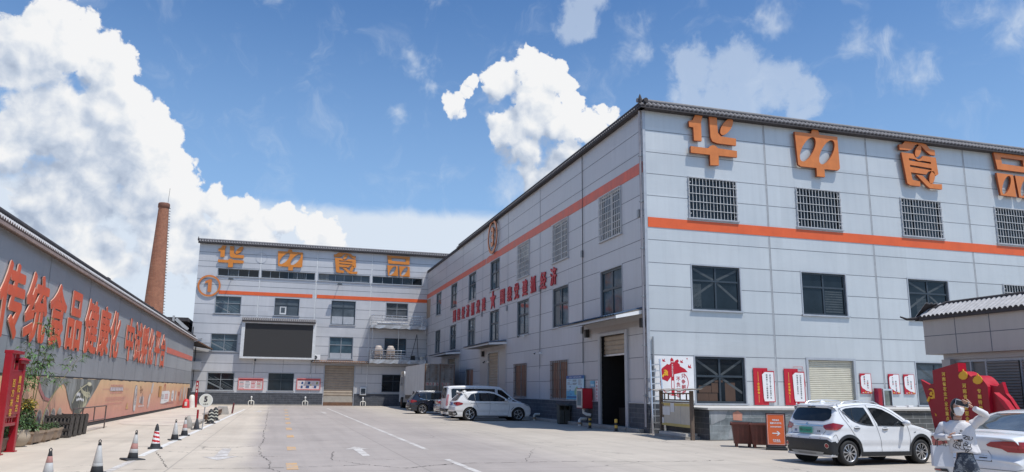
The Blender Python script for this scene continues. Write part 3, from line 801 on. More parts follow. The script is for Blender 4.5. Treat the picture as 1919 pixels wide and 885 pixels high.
logo('pin', [
    ([(1112, 206), (1372, 232), (1370, 350), (1128, 326)], [[(1162, 244), (1325, 262), (1326, 307), (1166, 288)]]),
    ([(1117, 350), (1238, 363), (1245, 512), (1130, 500)], [ell(1181, 432, 25, 68, 0.45)]),
    ([(1252, 366), (1374, 380), (1380, 526), (1265, 514)], [ell(1316, 446, 25, 68, 0.45)])], 0.09, 1112)
def logo_letter(parent, key, fr, u0, v0, w, h, off, th, m, side, name='letter'):
    mb = MB()
    base = lambda a, b, d: fr(u0 + a * w, v0 + b * h, off + d)
    for o, hs in LOGO[key]:
        mb.prism(o, hs, base, th, m, side)
    # stand-off pins
    for o, hs in LOGO[key]:
        cx, cy = o[0]
    return mb.build(name, parent)

# ================================================================== FACTORY HALL on the right (front wall towards -Y at Y=30, long wall towards -X at X=15)
FX, FY, FTOP = 15.0, 30.0, 14.25
hall = thing('factory_hall', 'large silver-grey factory hall with orange stripe, corner nearest the camera', 'factory', (FX, FY, 0))
ff = front(FY)()
fl = westward(FX)()
XW = [17.21, 22.88, 28.91, 34.83, 40.75]
H_front = [(x, 9.35, x + 2.4, 11.2) for x in XW] + [(x, 5.25, x + 2.4, 7.2) for x in XW]
H_front += [(17.22, 1.24, 19.66, 3.22), (28.94, 1.24, 31.3, 3.2), (22.95, 1.155, 25.39, 3.2), (34.9, 1.24, 37.3, 3.2)]
JZ = [13.22, 12.21, 11.21, 10.21, 8.22, 7.21, 6.20, 5.2, 4.25, 3.24, 2.2]
JZ = [z for z in JZ]
wb = MB()
wall_face(wb, ff, 15.0, 48.0, 0.0, FTOP, H_front, WALL_F)
for z in JZ: strip(wb, ff, 15.12, z - 0.012, 48.0, z + 0.012, H_front, JOINT, 0.004)
for x in (21.25, 27.05, 33.1, 39.1): strip(wb, ff, x - 0.035, 1.2, x + 0.035, FTOP, H_front, JOINT_L, 0.008, False); strip(wb, ff, x + 0.035, 1.2, x + 0.055, FTOP, H_front, JOINT, 0.006, False)
wb.build('front_wall', hall)
H_long = []
YW = [33.7 + 6.98 * i for i in range(8)]
for i, y in enumerate(YW):
    if i < 7: H_long.append((-(y + 1.25), 8.97, -(y - 1.25), 11.2))
    H_long.append((-(y + 1.25), 5.22, -(y - 1.25), 7.45))
low_w = [(40.85, 1.26, 3.32), (48.05, 1.3, 3.36), (62.0, 1.3, 3.36)]
for y, a, b in low_w: H_long.append((-(y + 1.3), a, -(y - 1.3), b))
H_long += [(-34.95, 0.17, -32.15, 4.3), (-56.2, 0.17, -53.4, 4.37), (-70.3, 0.17, -67.4, 4.45)]
wl = MB()
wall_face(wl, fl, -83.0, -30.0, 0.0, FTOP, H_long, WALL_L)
for z in (13.26, 12.25, 10.3, 9.3, 8.27, 7.5, 6.2, 5.16, 4.15, 3.15, 2.24): strip(wl, fl, -83.0, z - 0.014, -30.0, z + 0.014, H_long, JOINT, 0.004)
for y in [37.3 + 6.98 * i for i in range(7)]:
    strip(wl, fl, -y - 0.03, 1.2, -y + 0.03, FTOP, H_long, JOINT_L, 0.008, False); strip(wl, fl, -y + 0.03, 1.2, -y + 0.045, FTOP, H_long, JOINT, 0.006, False)
for y in [33.7 + 6.98 * i + s * 1.33 for i in range(1, 8) for s in (-1, 1)]:
    strip(wl, fl, -y - 0.008, 1.25, -y + 0.008, 8.9, H_long, JOINT_L, 0.005, False)
wl.build('long_wall', hall)
rb = MB()
rb.quad((15.0, 30, FTOP), (48, 30, FTOP), (48, 83, FTOP), (15, 83, FTOP), ROOFDARK)
rb.quad((48, 30, 0), (48, 83, 0), (48, 83, FTOP), (48, 30, FTOP), WALL_L); rb.quad((48, 83, 0), (15, 83, 0), (15, 83, FTOP), (48, 83, FTOP), WALL_L)
rb.build('roof', hall)
te = MB()
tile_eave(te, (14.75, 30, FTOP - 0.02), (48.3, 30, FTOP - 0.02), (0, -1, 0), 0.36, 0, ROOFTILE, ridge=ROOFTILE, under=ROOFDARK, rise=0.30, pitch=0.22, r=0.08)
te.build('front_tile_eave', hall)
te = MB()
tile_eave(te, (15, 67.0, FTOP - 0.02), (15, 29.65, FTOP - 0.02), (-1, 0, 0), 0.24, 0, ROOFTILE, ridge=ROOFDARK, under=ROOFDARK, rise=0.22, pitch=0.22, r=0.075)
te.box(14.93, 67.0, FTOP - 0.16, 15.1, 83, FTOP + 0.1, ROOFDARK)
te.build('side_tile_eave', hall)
fin = MB(); fin.lathe([(0.07, 0), (0.09, 0.15), (0.05, 0.3), (0.0, 0.42)], ROOFDARK, 10, (14.72, 29.66, FTOP + 0.1)); fin.build('corner_finial', hall)
bd = MB(); fbox(bd, ff, 15.14, 8.78, 48, 9.22, 0.0, 0.02, BAND)
for x in (19.6, 24.2, 31.2, 37.7): fbox(bd, ff, x, 8.78, x + 0.012, 9.22, 0.02, 0.024, LETTER)
bd.build('front_stripe', hall)
bd = MB()
fbox(bd, fl, -52.6, 11.27, -30.1, 11.78, 0.0, 0.02, BAND_L)
pts = [(-52.6, 11.27), (-52.6, 11.78), (-53.6, 11.74), (-54.3, 11.78), (-55.4, 11.70), (-56.4, 11.76), (-57.2, 11.68), (-57.2, 11.27)]
bd.prism(pts[::-1], [], fl, 0.02, BAND_L)
fbox(bd, fl, -83, 11.27, -57.4, 11.72, 0.0, 0.02, BAND_L)
bd.build('side_stripe', hall)
# stone base of the long wall and front wall, concrete kerb and door step
bs = MB()
segs = [(-83, -70.6), (-67.1, -56.5), (-53.1, -35.25), (-31.85, -29.95)]
for a, b in segs: fbox(bs, fl, a, 0.0, b, 1.2, 0.0, 0.05, BRICK_D); fbox(bs, fl, a, 1.2, b, 1.25, 0.0, 0.07, TRIM)
bs.build('stone_base', hall)
kb = MB()
for a, b in ((-83, -35.3), (-31.7, -30.4)): fbox(kb, fl, a, 0.0, b, 0.16, 0.05, 0.3, CONC)
fbox(kb, fl, -35.3, 0.0, -31.7, 0.17, -0.1, 0.34, CONC)
kb.build('concrete_kerb', hall, bevel=0.02)

BLIND = mat('dim_blind', (0.055, 0.065, 0.07), 0.3, var=0.3); DIMW = mat('dim_pale_thing', (0.16, 0.17, 0.165), 0.4, var=0.3)
def blind(u0, v0, u1, v1, n=9, m=None):
    def f(g, fr, d):
        for k in range(n): g.quad(fr(u0, v0 + (v1 - v0) * k / n, d), fr(u1, v0 + (v1 - v0) * k / n, d), fr(u1, v0 + (v1 - v0) * (k + 0.6) / n, d), fr(u0, v0 + (v1 - v0) * (k + 0.6) / n, d), m or BLIND)
    return f
def drape(u0, v0, u1, v1, m=None):
    def f(g, fr, d):
        n = 7
        for k in range(n): a = u0 + (u1 - u0) * k / n; g.quad(fr(a, v0 + 0.04 * (k % 3), d), fr(a + (u1 - u0) * 0.8 / n, v0 + 0.03 * (k % 2), d), fr(a + (u1 - u0) * 0.75 / n, v1, d), fr(a, v1, d), m or DIMW)
    return f
# windows of the front wall
for i, x in enumerate(XW):
    if i < 4 or True:
        window(hall, ff, x, 9.35, x + 2.4, 11.2, frame=FRAME_D, glass=GLASS_D, cols=3, split=0, bars=(14, 5, WHITE_BAR))
    if i < 3: window(hall, ff, x, 5.25, x + 2.4, 7.2, cols=2, split=0.34, brace=(i != 1), fw=0.08, inner=[drape(x + 0.1, 5.35, x + 0.5, 6.4, BLIND), blind(x + 1.3, 5.4, x + 2.25, 6.45), blind(x + 0.5, 5.35, x + 1.1, 6.3, 14)][i])
    else: window(hall, ff, x, 5.25, x + 2.4, 7.2, cols=2, split=0.34, bars=(14, 5, WHITE_BAR))
CARD = mat('stacked_cartons', (0.075, 0.042, 0.028), 0.8, var=0.25, scale=1.5)
CARDL = mat('carton_edges', (0.05, 0.03, 0.02), 0.9, var=0.2)
def cartons(g, fr, d):
    for u, v, w, h in ((17.34, 1.33, .55, .34), (17.9, 1.33, .42, .34), (17.42, 1.69, .6, .3), (18.04, 1.69, .32, .42), (18.7, 1.33, .5, .8), (18.2, 2.13, .4, 0.1)):
        g.quad(fr(u, v, d), fr(u + w, v, d), fr(u + w, v + h, d), fr(u, v + h, d), CARD)
        g.quad(fr(u, v + h - .02, d + .001), fr(u + w, v + h - .02, d + .001), fr(u + w, v + h, d + .001), fr(u, v + h, d + .001), CARDL)
window(hall, ff, 17.22, 1.24, 19.66, 3.22, cols=2, split=0.42, brace=True, fw=0.09, inner=cartons)
window(hall, ff, 28.94, 1.24, 31.3, 3.2, cols=2, split=0.42, brace=True, fw=0.09, glass=GLASS_G)
window(hall, ff, 34.9, 1.24, 37.3, 3.2, cols=2, split=0.42)
shutter(hall, ff, 22.95, 1.155, 25.39, 3.2, SHUT_C, frame=TRIM, pitch=0.085)
# windows of the long wall
REFL = mat('reflected_orange', (0.16, 0.04, 0.025), 0.1, var=0.3)
for i, y in enumerate(YW):
    a, b = -(y + 1.25), -(y - 1.25)
    if i < 3: window(hall, fl, a, 8.97, b, 11.2, frame=WHITE_BAR, glass=GLASS_G, cols=2, split=0, bars=(12, 7, WHITE_BAR))
    inn = [None, drape(a + 0.15, 5.4, a + 0.9, 7.3), None, blind(a + 1.35, 5.35, b - 0.15, 6.4), drape(b - 0.8, 5.4, b - 0.1, 7.3), None, blind(a + 0.1, 6.6, b - 0.1, 7.3), None][i]
    if 3 <= i < 7: window(hall, fl, a, 8.97, b, 11.2, cols=2, split=0.42, glass=GLASS_B, fw=0.11, inner=[drape(a + 1.4, 9.1, b - 0.2, 10.2), None, drape(a + 0.1, 9.1, a + 0.6, 11.0), None][i - 3])
    window(hall, fl, a, 5.22, b, 7.45, cols=2, split=0.42, glass=GLASS_B, fw=0.11, inner=inn)
BROWNC = mat('brown_slats', (0.25, 0.115, 0.07), 0.6, var=0.45, scale=1.6, stretch=(1, 6, 0.5), col2=(0.24, 0.22, 0.19))
for y, z0, z1 in low_w:
    window(hall, fl, -(y + 1.3), z0, -(y - 1.3), z1, frame=FRAME_G, glass=BROWNC, cols=2, split=0, rec=0.08, bars=(9, 4, RUST) if y < 50 else None)
bo = MB(); bo.prism(rect(-82.6, 9.15, -80.0, 11.1), [], fl, 0.02, mat('tan_board', (0.30, 0.23, 0.17), 0.6, var=0.15)); bo.build('boarded_opening', hall)

# open loading door near the corner: real dark room behind, shutter rolled up
db = MB()
y0, y1 = 32.15, 34.95
for q in (((15, y0, .17), (19, y0, .17), (19, y1, .17), (15, y1, .17)), ((15, y0, 4.3), (15, y1, 4.3), (19, y1, 4.3), (19, y0, 4.3)),
          ((15, y0, .17), (15, y0, 4.3), (19, y0, 4.3), (19, y0, .17)), ((15, y1, .17), (19, y1, .17), (19, y1, 4.3), (15, y1, 4.3)), ((19, y0, .17), (19, y0, 4.3), (19, y1, 4.3), (19, y1, .17))):
    db.quad(*q, DARK)
db.box(15.8, 34.0, 0.17, 16.6, 34.8, 0.95, mat('dim_crate', (0.03, 0.025, 0.02), 0.8))
db.build('doorway', hall)
df = MB()
fbox(df, fl, -35.2, 0.17, -34.95, 4.45, -0.05, 0.1, TRIM); fbox(df, fl, -32.15, 0.17, -31.9, 4.45, -0.05, 0.1, TRIM); fbox(df, fl, -34.95, 4.3, -32.15, 4.45, -0.05, 0.1, TRIM)
df.build('door_frame', hall, bevel=0.01)
shutter(hall, fl, -34.95, 3.42, -32.15, 4.3, SHUT_T, d=-0.18, pitch=0.2)
sb = MB(); fbox(sb, fl, -34.95, 3.34, -32.15, 3.42, -0.2, -0.12, ALU); sb.build('shutter_bottom_bar', hall)
shutter(hall, fl, -56.2, 0.17, -53.4, 4.37, SHUT_T, frame=TRIM, pitch=0.2)
shutter(hall, fl, -70.3, 0.17, -67.4, 4.45, SHUT_T, frame=TRIM, pitch=0.2)
# plain rendered walls round the second and third doors
REND = panel_mat('plain_panel', (0.43, 0.415, 0.41), dirt=0.06)
for a, b, c, d, z1 in ((-58.6, -56.35, -53.25, -51.5, 4.65), (-73.5, -70.45, -67.25, -65.7, 4.6)):
    pl = MB(); fbox(pl, fl, a, 1.27, b, z1, 0.0, 0.012, REND); fbox(pl, fl, b, 4.5, c, z1, 0.0, 0.012, REND); fbox(pl, fl, c, 1.27, d, z1, 0.0, 0.012, REND); pl.build('door_surround', hall)
pl = MB(); fbox(pl, fl, -37.25, 4.5, -30.5, 4.75, 0.0, 0.012, REND); pl.build('door_surround', hall)

def canopy(y0, y1, zi, zo, out, blue):
    b = MB(); n = 26
    A = [(15 - 0.02, y, zi) for y in (y0, y1)]; B = [(15 - out, y, zo) for y in (y0, y1)]
    # corrugated sheet on top
    for k in range(n * 2):
        ya, yb = y0 + (y1 - y0) * k / (2 * n), y0 + (y1 - y0) * (k + 1) / (2 * n)
        h0, h1 = (0.0, 0.05) if k % 2 == 0 else (0.05, 0.0)
        b.quad((15, ya, zi + 0.12 + h0), (15, yb, zi + 0.12 + h1), (15 - out - 0.06, yb, zo + 0.12 + h1), (15 - out - 0.06, ya, zo + 0.12 + h0), BLUEROOF)
    # boxed soffit
    vs = [(15, y0, zi - 0.12), (15, y1, zi - 0.12), (15 - out, y1, zo - 0.02), (15 - out, y0, zo - 0.02), (15, y0, zi + 0.11), (15, y1, zi + 0.11), (15 - out, y1, zo + 0.11), (15 - out, y0, zo + 0.11)]
    b.add(vs, [(0, 1, 2, 3), (0, 3, 7, 4), (1, 5, 6, 2), (3, 2, 6, 7)], CANOPY_U)
    b.quad((15 - out - 0.01, y0 - 0.01, zo - 0.03), (15 - out - 0.01, y1 + 0.01, zo - 0.03), (15 - out - 0.01, y1 + 0.01, zo + 0.05), (15 - out - 0.01, y0 - 0.01, zo + 0.05), TRIM)
    b.add([(15, y0 - 0.012, zi - 0.13), (15 - out, y0 - 0.012, zo - 0.04), (15 - out, y0 - 0.012, zo + 0.09), (15, y0 - 0.012, zi + 0.03)], [(0, 1, 2, 3)], WHITE)
    return b.build('door_canopy', hall)
canopy(30.25, 37.3, 5.14, 4.78, 1.35, True)
canopy(51.4, 58.9, 4.95, 4.8, 1.25, True)
canopy(65.6, 73.4, 4.9, 4.72, 1.25, True)
# small fittings of the long wall
dp = MB(); dp.tube([(14.9, 30.12, FTOP - 0.1), (14.9, 30.12, 0.25)], 0.055, mat('grey_downpipe', (0.33, 0.32, 0.34), 0.5, var=0.2), 10)
for z in (1.5, 3.6, 5.7, 7.8, 9.9, 12.0): dp.box(14.83, 30.05, z, 14.98, 30.2, z + 0.05, FRAME_G)
dp.tube([(15.22, 29.93, 4.0), (15.22, 29.93, 0.4)], 0.035, FRAME_G, 8)
dp.build('downpipe', hall)
cs = MB(); cs.box(14.97, 29.975, 1.2, 15.10, 30.05, FTOP, TRIM); cs.build('corner_trim', hall)
jb = MB()
for y, z in ((37.3, 8.6), (51.3, 7.1), (44.2, 7.6), (58.2, 7.3), (37.35, 4.6), (30.5, 9.3)): fbox(jb, fl, -y - 0.09, z, -y + 0.09, z + 0.34, 0.01, 0.1, FRAME_G)
jb.build('junction_boxes', hall)
wires = MB()
wires.tube([(14.95, 37.2, 14.1), (14.95, 37.2, 8.7), (14.95, 37.25, 3.1)], 0.014, BLACK, 5)
wires.tube([(14.95, 44.0, 8.3), (14.95, 44.1, 3.0)], 0.012, BLACK, 5)
wires.tube([(22.1, 29.96, 2.86), (22.6, 29.96, 2.88), (22.72, 29.96, 2.0)], 0.009, RED_P, 5)
wires.build('cables', hall)

# loading dock under the front wall
dock = MB()
DY = 25.25
dock.box(15.0, DY, 0.0, 48.0, 28.3, 1.08, CONC); dock.box(15.75, 28.3, 0.0, 48.0, 29.97, 1.08, CONC)
DSL = mat('dock_slab', (0.50, 0.49, 0.47), 0.7, var=0.12)
dock.box(15.7, 28.36, 1.08, 48.0, 29.97, 1.15, DSL)
dock.box(14.9, DY - 0.08, 1.08, 48.0, 28.36, 1.15, DSL)
dk = tag(dock.build('loading_dock', None, (15, DY, 0)), 'concrete loading dock in front of the hall with pale slab edge', 'loading dock')
dk['_world'] = 1
tl = MB(); tl.quad((14.99, DY - 0.012, 0.03), (22.6, DY - 0.012, 0.03), (22.6, DY - 0.012, 1.075), (14.99, DY - 0.012, 1.075), TILE_W)
tl.build('film_covered_tiles', dk)
FILM = mat('clear_film', (0.30, 0.32, 0.33), 0.12, var=0.35, scale=2.5, bump=0.5, bscale=4)
tl = MB()
for poly in ([(15.05, 0.55), (15.6, 0.75), (15.75, 1.07), (15.02, 1.07)], [(17.6, 0.6), (18.3, 0.9), (18.9, 0.82), (19.6, 0.98), (19.5, 1.06), (17.7, 1.06)], [(15.7, 0.06), (17.0, 0.06), (16.9, 0.34), (15.8, 0.4)]):
    tl.prism(poly, [], front(DY - 0.016)(), 0.004, FILM)
tl.prism([(15.95, 0.72), (16.32, 0.70), (16.34, 0.95), (16.15, 1.05), (15.95, 0.98)], [], front(DY - 0.02)(), 0.004, mat('peach_sticker', (0.52, 0.25, 0.18), 0.4, var=0.2))
tl.build('peeling_film', dk)
tl = MB(); tl.quad((22.6, DY - 0.012, 0.03), (48, DY - 0.012, 0.03), (48, DY - 0.012, 1.075), (22.6, DY - 0.012, 1.075), BRICK_F)
tl.quad((14.988, 28.3, 0.03), (14.988, DY, 0.03), (14.988, DY, 1.075), (14.988, 28.3, 1.075), BRICK_D)
tl.quad((15.0, 29.955, 0.0), (15.75, 29.955, 0.0), (15.75, 29.955, 1.2), (15.0, 29.955, 1.2), BRICK_D); tl.quad((15.738, 29.95, 0.0), (15.738, 28.31, 0.0), (15.738, 28.31, 1.075), (15.738, 29.95, 1.075), BRICK_D); tl.quad((15.0, 28.312, 0.0), (15.73, 28.312, 0.0), (15.73, 28.312, 1.075), (15.0, 28.312, 1.075), BRICK_D)
tl.build('stone_facing', dk)

# letter signs
def letter_sign(label, fr, spots, v0, w, h, off, th, m, side, origin, group):
    for key, u in spots:
        word = {'hua': '华', 'zhong': '中', 'shi': '食', 'pin': '品'}[key]
        mb = MB()
        for o, hs in LOGO[key]: mb.prism(o, hs, lambda a, b, d: fr(u + a * w, v0 + b * h, off + d), th, m, side)
        pos = {'hua': 'first', 'zhong': 'second', 'shi': 'third', 'pin': 'last'}[key]
        one('sign_letter', mb, label % (word, pos), 'sign letter', fr(u + w / 2, v0, 0), group)
letter_sign('large rust-orange letter %s, %s on the wall above barred upper windows', ff, [('hua', 17.2), ('zhong', 22.84), ('shi', 28.92), ('pin', 34.95)], 11.82, 2.44, 2.36, 0.10, 0.12, ORANGE, ORANGE_S, None, 'large orange letters on the front of the hall')
# red slogan on the long wall
def slogan():
    s1, s2 = '围绕经济抓党建', '围绕党建抓经济'
    ys1 = [68.02, 66.31, 64.57, 62.87, 61.16, 59.4, 57.65]; ys2 = [52.39, 50.65, 49.0, 47.15, 45.46, 43.53, 41.72]
    t = thing('slogan_sign', 'raised red letters and star slogan along the shaded long wall', 'wall sign', (15, 55, 7.6))
    for s, ys in ((s1, ys1), (s2, ys2)):
        for ch, y in zip(s, ys):
            mb = MB(); mb.text(ch, westward(15)(y, 8.2), 1.06, RED, 0.05, RED_P, width=1.02, bold=0.02)
            o = mb.build('letter', t); o.location.x -= 0.03
    st = []
    for k in range(10):
        r = 0.82 if k % 2 == 0 else 0.33; a = pi / 2 + k * pi / 5
        st.append((r * cos(a), r * sin(a)))
    mb = MB(); mb.prism(st, [], westward(15)(54.97, 8.25), 0.05, RED_P, RED); o = mb.build('star', t); o.location.x -= 0.03
slogan()
def number_sign(label, fr, u, v, r, ch, m, side, off, origin):
    t = thing('number_sign', label, 'sign', origin)
    mb = MB(); a, b = ring(u, v, r * 0.84, r); mb.prism(a, b, lambda x, y, d: fr(x, y, off + d), 0.07, m, side); mb.build('ring', t)
    mb = MB()
    if ch == '1': mb.prism([(-0.10 * r, -0.58 * r), (0.22 * r, -0.58 * r), (0.22 * r, 0.60 * r), (0.0, 0.60 * r), (-0.36 * r, 0.40 * r), (-0.36 * r, 0.20 * r), (-0.10 * r, 0.30 * r)], [], lambda x, y, d: fr(u + x, v + y, off + d), 0.07, m, side)
    else: mb.text(ch, lambda x, y, d: fr(u + x, v + y, off + d), r * 1.15, m, 0.07, side, width=r * (0.44 if ch == '1' else 0.62), bold=0.03)
    mb.build('numeral', t)
    return t
number_sign('round orange number 3 sign under the roof edge of the long wall', fl, -54.95, 13.0, 1.3, '3', ORANGE, ORANGE_S, 0.12, (15, 54.95, 11.7))

# ================================================================== OFFICE BLOCK at the far end of the yard (front wall at Y=82)
BX0, BX1, BY, BTOP = -8.2, 17.5, 82.0, 15.95
office = thing('office_building', 'pale grey three-storey block at the far end with black video screen', 'building', (BX0, BY, 0))
fb = front(BY)()
Wn = []
def addw(*a): Wn.append(a); return a
r3 = [addw(-6.3, 8.93, -3.88, 10.64), addw(-0.62, 8.93, 1.77, 10.66), addw(5.02, 8.2, 7.45, 10.66), addw(10.66, 9.1, 12.95, 10.67)]
r2 = [addw(-6.4, 5.2, -3.92, 6.9), addw(5.0, 4.68, 7.38, 6.93), addw(10.64, 5.28, 12.9, 6.95)]
r1 = [addw(-6.42, 1.42, -3.96, 3.1), addw(-0.73, 1.44, 1.71, 3.15), addw(10.54, 1.43, 12.87, 3.2)]
rib = [addw(-6.3, 12.68, -2.38, 13.44), addw(-2.14, 12.68, 3.16, 13.44), addw(3.5, 12.68, 8.78, 13.44), addw(9.08, 12.68, 14.4, 13.44)]
sh = addw(4.7, 0.0, 7.67, 4.04)
wb = MB()
wall_face(wb, fb, BX0, BX1, 0.0, BTOP, Wn, WALL_B)
for z in (15.0, 14.1, 13.55, 12.3, 11.75, 9.8, 8.8, 7.9, 6.9, 5.95, 5.0, 4.03, 3.2, 2.3): strip(wb, fb, BX0, z - 0.02, BX1, z + 0.02, Wn, JOINT, 0.004)
for x in (-2.25, 3.34, 8.98): strip(wb, fb, x - 0.05, 1.2, x + 0.05, BTOP, Wn, WHITE_BAR, 0.012, False); strip(wb, fb, x + 0.05, 1.2, x + 0.075, BTOP, Wn, JOINT_L, 0.008, False)
for x in (0.6, 3.8, 5.2, 8.4): strip(wb, fb, x - 0.012, 3.2, x + 0.012, 4.5, Wn, JOINT, 0.005, False)
wb.build('front_wall', office)
rb = MB()
rb.quad((BX0, BY, BTOP), (BX1, BY, BTOP), (BX1, 100, BTOP), (BX0, 100, BTOP), ROOFDARK)
rb.quad((BX0, 100, 0), (BX0, BY, 0), (BX0, BY, BTOP), (BX0, 100, BTOP), WALL_B); rb.quad((BX1, BY, 0), (BX1, 100, 0), (BX1, 100, BTOP), (BX1, BY, BTOP), WALL_B)
rb.quad((BX1, 100, 0), (BX0, 100, 0), (BX0, 100, BTOP), (BX1, 100, BTOP), WALL_B)
rb.build('roof', office)
te = MB(); tile_eave(te, (BX0 - 0.15, BY, BTOP), (BX1 + 0.1, BY, BTOP), (0, -1, 0), 0.42, 0, ROOFTILE, ridge=ROOFTILE, under=ROOFDARK, rise=0.26, pitch=0.25, r=0.09)
te.lathe([(0.06, 0), (0.08, 0.15), (0.04, 0.32), (0.0, 0.45)], ROOFDARK, 8, (BX0 - 0.15, BY - 0.35, BTOP + 0.1))
te.build('tile_eave', office)
bs = MB()
for a, b in ((BX0 + 0.02, 4.62), (7.75, BX1)): fbox(bs, fb, a, 0.0, b, 1.2, 0.0, 0.06, BRICK_D); fbox(bs, fb, a, 1.2, b, 1.24, 0.0, 0.08, TRIM)
bs.build('stone_base', office)
kb = MB(); kb.box(BX0, BY - 0.35, 0, 4.6, BY - 0.07, 0.1, CONC); kb.build('concrete_kerb', office)
bd = MB(); fbox(bd, fb, -6.05, 10.84, 3.03, 11.2, 0.0, 0.03, BAND); fbox(bd, fb, 3.47, 10.84, 15.0, 11.2, 0.0, 0.03, BAND)
bd.build('orange_stripe', office)
# staircase seen through the left-hand windows
STAIR = mat('stair_soffit', (0.17, 0.19, 0.20), 0.5, var=0.2)
def stairs(u0, v0, u1, v1):
    def f(g, fr, d):
        W_, H_ = u1 - u0, v1 - v0
        for a, b, c, e, w in ((0.02, 0.52, 0.6, 0.03, 0.09), (0.05, 0.78, 0.97, 0.06, 0.018), (0.05, 0.70, 0.93, 0.02, 0.012), (0.05, 0.62, 0.85, 0.0, 0.012), (0.25, 0.78, 0.97, 0.2, 0.018)):
            p0 = (u0 + a * W_, v0 + b * H_); p1 = (u0 + c * W_, v0 + e * H_)
            g.quad(fr(p0[0], p0[1] - w * H_, d), fr(p1[0], p1[1], d), fr(p1[0], p1[1] + w * H_, d), fr(p0[0], p0[1], d), STAIR)
    return f
for i, wn in enumerate(r3):
    if i == 2:
        window(office, fb, *wn, cols=2, split=0.28, glass=GLASS_G, trim=TRIM, rec=0.15)
        lo = MB(); lo.prism(rect(wn[0] + .08, wn[1] + .05, wn[2] - .08, wn[1] + 0.85), [], fb, 0.0, mat('pale_lower_pane', (0.40, 0.42, 0.45), 0.25, var=0.1)); o = lo.build('lower_panel', office); o.location.y += 0.11
    else: window(office, fb, *wn, cols=2, split=0.4, frame=FRAME_G if i != 1 else FRAME_D, glass=GLASS_G if i else GLASS_B, inner=stairs(*wn) if i == 0 else (lambda g, fr, d: (g.quad(fr(-0.1, 9.05, d), fr(0.55, 9.05, d), fr(0.55, 9.85, d), fr(-0.1, 9.85, d), WHITE_BAR), g.quad(fr(0.0, 9.2, d + .003), fr(0.4, 9.2, d + .003), fr(0.4, 9.75, d + .003), fr(0.0, 9.75, d + .003), GLASS_G))) if i == 1 else blind(wn[0] + .1, wn[1] + .7, wn[2] - .1, wn[3] - .1, 6), fw=0.055, rec=0.15)
for i, wn in enumerate(r2):
    window(office, fb, *wn, cols=2, split=0.36, frame=FRAME_D if i == 2 else FRAME_G, glass=GLASS_B, inner=stairs(*wn) if i == 0 else None, fw=0.07 if i else 0.055, rec=0.15)
lo = MB(); lo.prism(rect(5.1, 4.74, 7.28, 5.3), [], fb, 0.0, MATS['pale_lower_pane']); o = lo.build('lower_panel', office); o.location.y += 0.11
for i, wn in enumerate(r1):
    window(office, fb, *wn, cols=2, split=0.38, frame=FRAME_G if i == 0 else FRAME_D, glass=GLASS_D, inner=stairs(*wn) if i == 0 else None, fw=0.055, rec=0.15)
for i, wn in enumerate(rib):
    window(office, fb, *wn, cols=[4, 6, 6, 5][i], split=0, inner=[drape(-5.2, 12.75, -4.4, 13.35, BLIND), drape(1.0, 12.8, 2.2, 13.4, BLIND), drape(3.6, 12.7, 4.6, 13.4), blind(12.0, 12.8, 13.2, 13.4, 5)][i], frame=FRAME_G, glass=GLASS_D if i != 2 else GLASS_G, fw=0.05, rec=0.2, trw=0.03)
shutter(office, fb, 4.7, 0.95, 7.67, 4.04, SHUT_T, frame=TRIM, pitch=0.24)
lo = MB(); fbox(lo, fb, 4.7, 0.35, 7.67, 0.95, -0.12, -0.07, mat('pale_shutter_foot', (0.38, 0.35, 0.30), 0.6, var=0.15)); fbox(lo, fb, 4.7, 0.0, 7.67, 0.35, -0.12, -0.06, RUST)
lo.build('shutter_foot', office)
# balconies
def balcony(z0, z1, x0, x1, dep, rail_top, x_cut=None):
    b = MB(); n = 14
    for k in range(n):
        xa, xb = x0 + (x1 - x0) * k / n, x0 + (x1 - x0) * (k + 1) / n
        da, db = 0.03 * sin(k * 1.7), 0.03 * sin((k + 1) * 1.7)
        b.add([(xa, BY - dep + da, z0 + 0.05 * sin(k * 2.3)), (xb, BY - dep + db, z0 + 0.05 * sin((k + 1) * 2.3)), (xb, BY - dep, z1), (xa, BY - dep, z1)], [(0, 1, 2, 3)], SLABW)
    b.box(x0, BY - dep + 0.04, z0 + 0.1, x1, BY, z1 - 0.01, CONC)
    b.quad((x0 - 0.01, BY, z0), (x0 - 0.01, BY - dep, z0), (x0 - 0.01, BY - dep, z1), (x0 - 0.01, BY, z1), SLABW)
    o = b.build('balcony', office)
    r = MB(); xe = x_cut or x1
    hs = [rail_top - (rail_top - z1) * t for t in (0, 0.3, 0.53, 0.76)]
    for k, z in enumerate(hs):
        rr = 0.045 if k == 0 else 0.025
        xr = x1 if k == 0 and not x_cut else xe
        r.tube([(x0 + 0.06, BY - 0.05, z), (x0 + 0.06, BY - dep + 0.06, z), (xr, BY - dep + 0.06, z)], rr, STEEL, 6)
    m_ = int((xe - x0) / 1.05)
    for k in range(m_ + 1): r.tube([(x0 + 0.06 + k * 1.05, BY - dep + 0.06, z1 - 0.05), (x0 + 0.06 + k * 1.05, BY - dep + 0.06, rail_top)], 0.03, STEEL, 6)
    r.build('railing', o)
balcony(7.88, 8.22, 9.0, 14.7, 1.3, 9.2)
balcony(4.3, 4.7, 9.02, 14.85, 1.3, 5.62, 12.7)
sp = MB()
for x in (9.2, 11.9): sp.tube([(x, BY - 1.2, 4.7), (x, BY - 1.2, 7.9)], 0.035, FRAME_G, 6)
sp.tube([(13.9, BY - 0.7, 7.4), (13.3, BY - 0.8, 4.75)], 0.03, BLACK, 5); sp.tube([(13.9, BY - 0.7, 7.4), (14.1, BY - 0.9, 4.75)], 0.03, BLACK, 5)
for y in (BY - 1.2,): sp.tube([(12.7, y, 5.5), (14.8, y, 5.4)], 0.02, FRAME_G, 5)
sp.build('balcony_props', office)
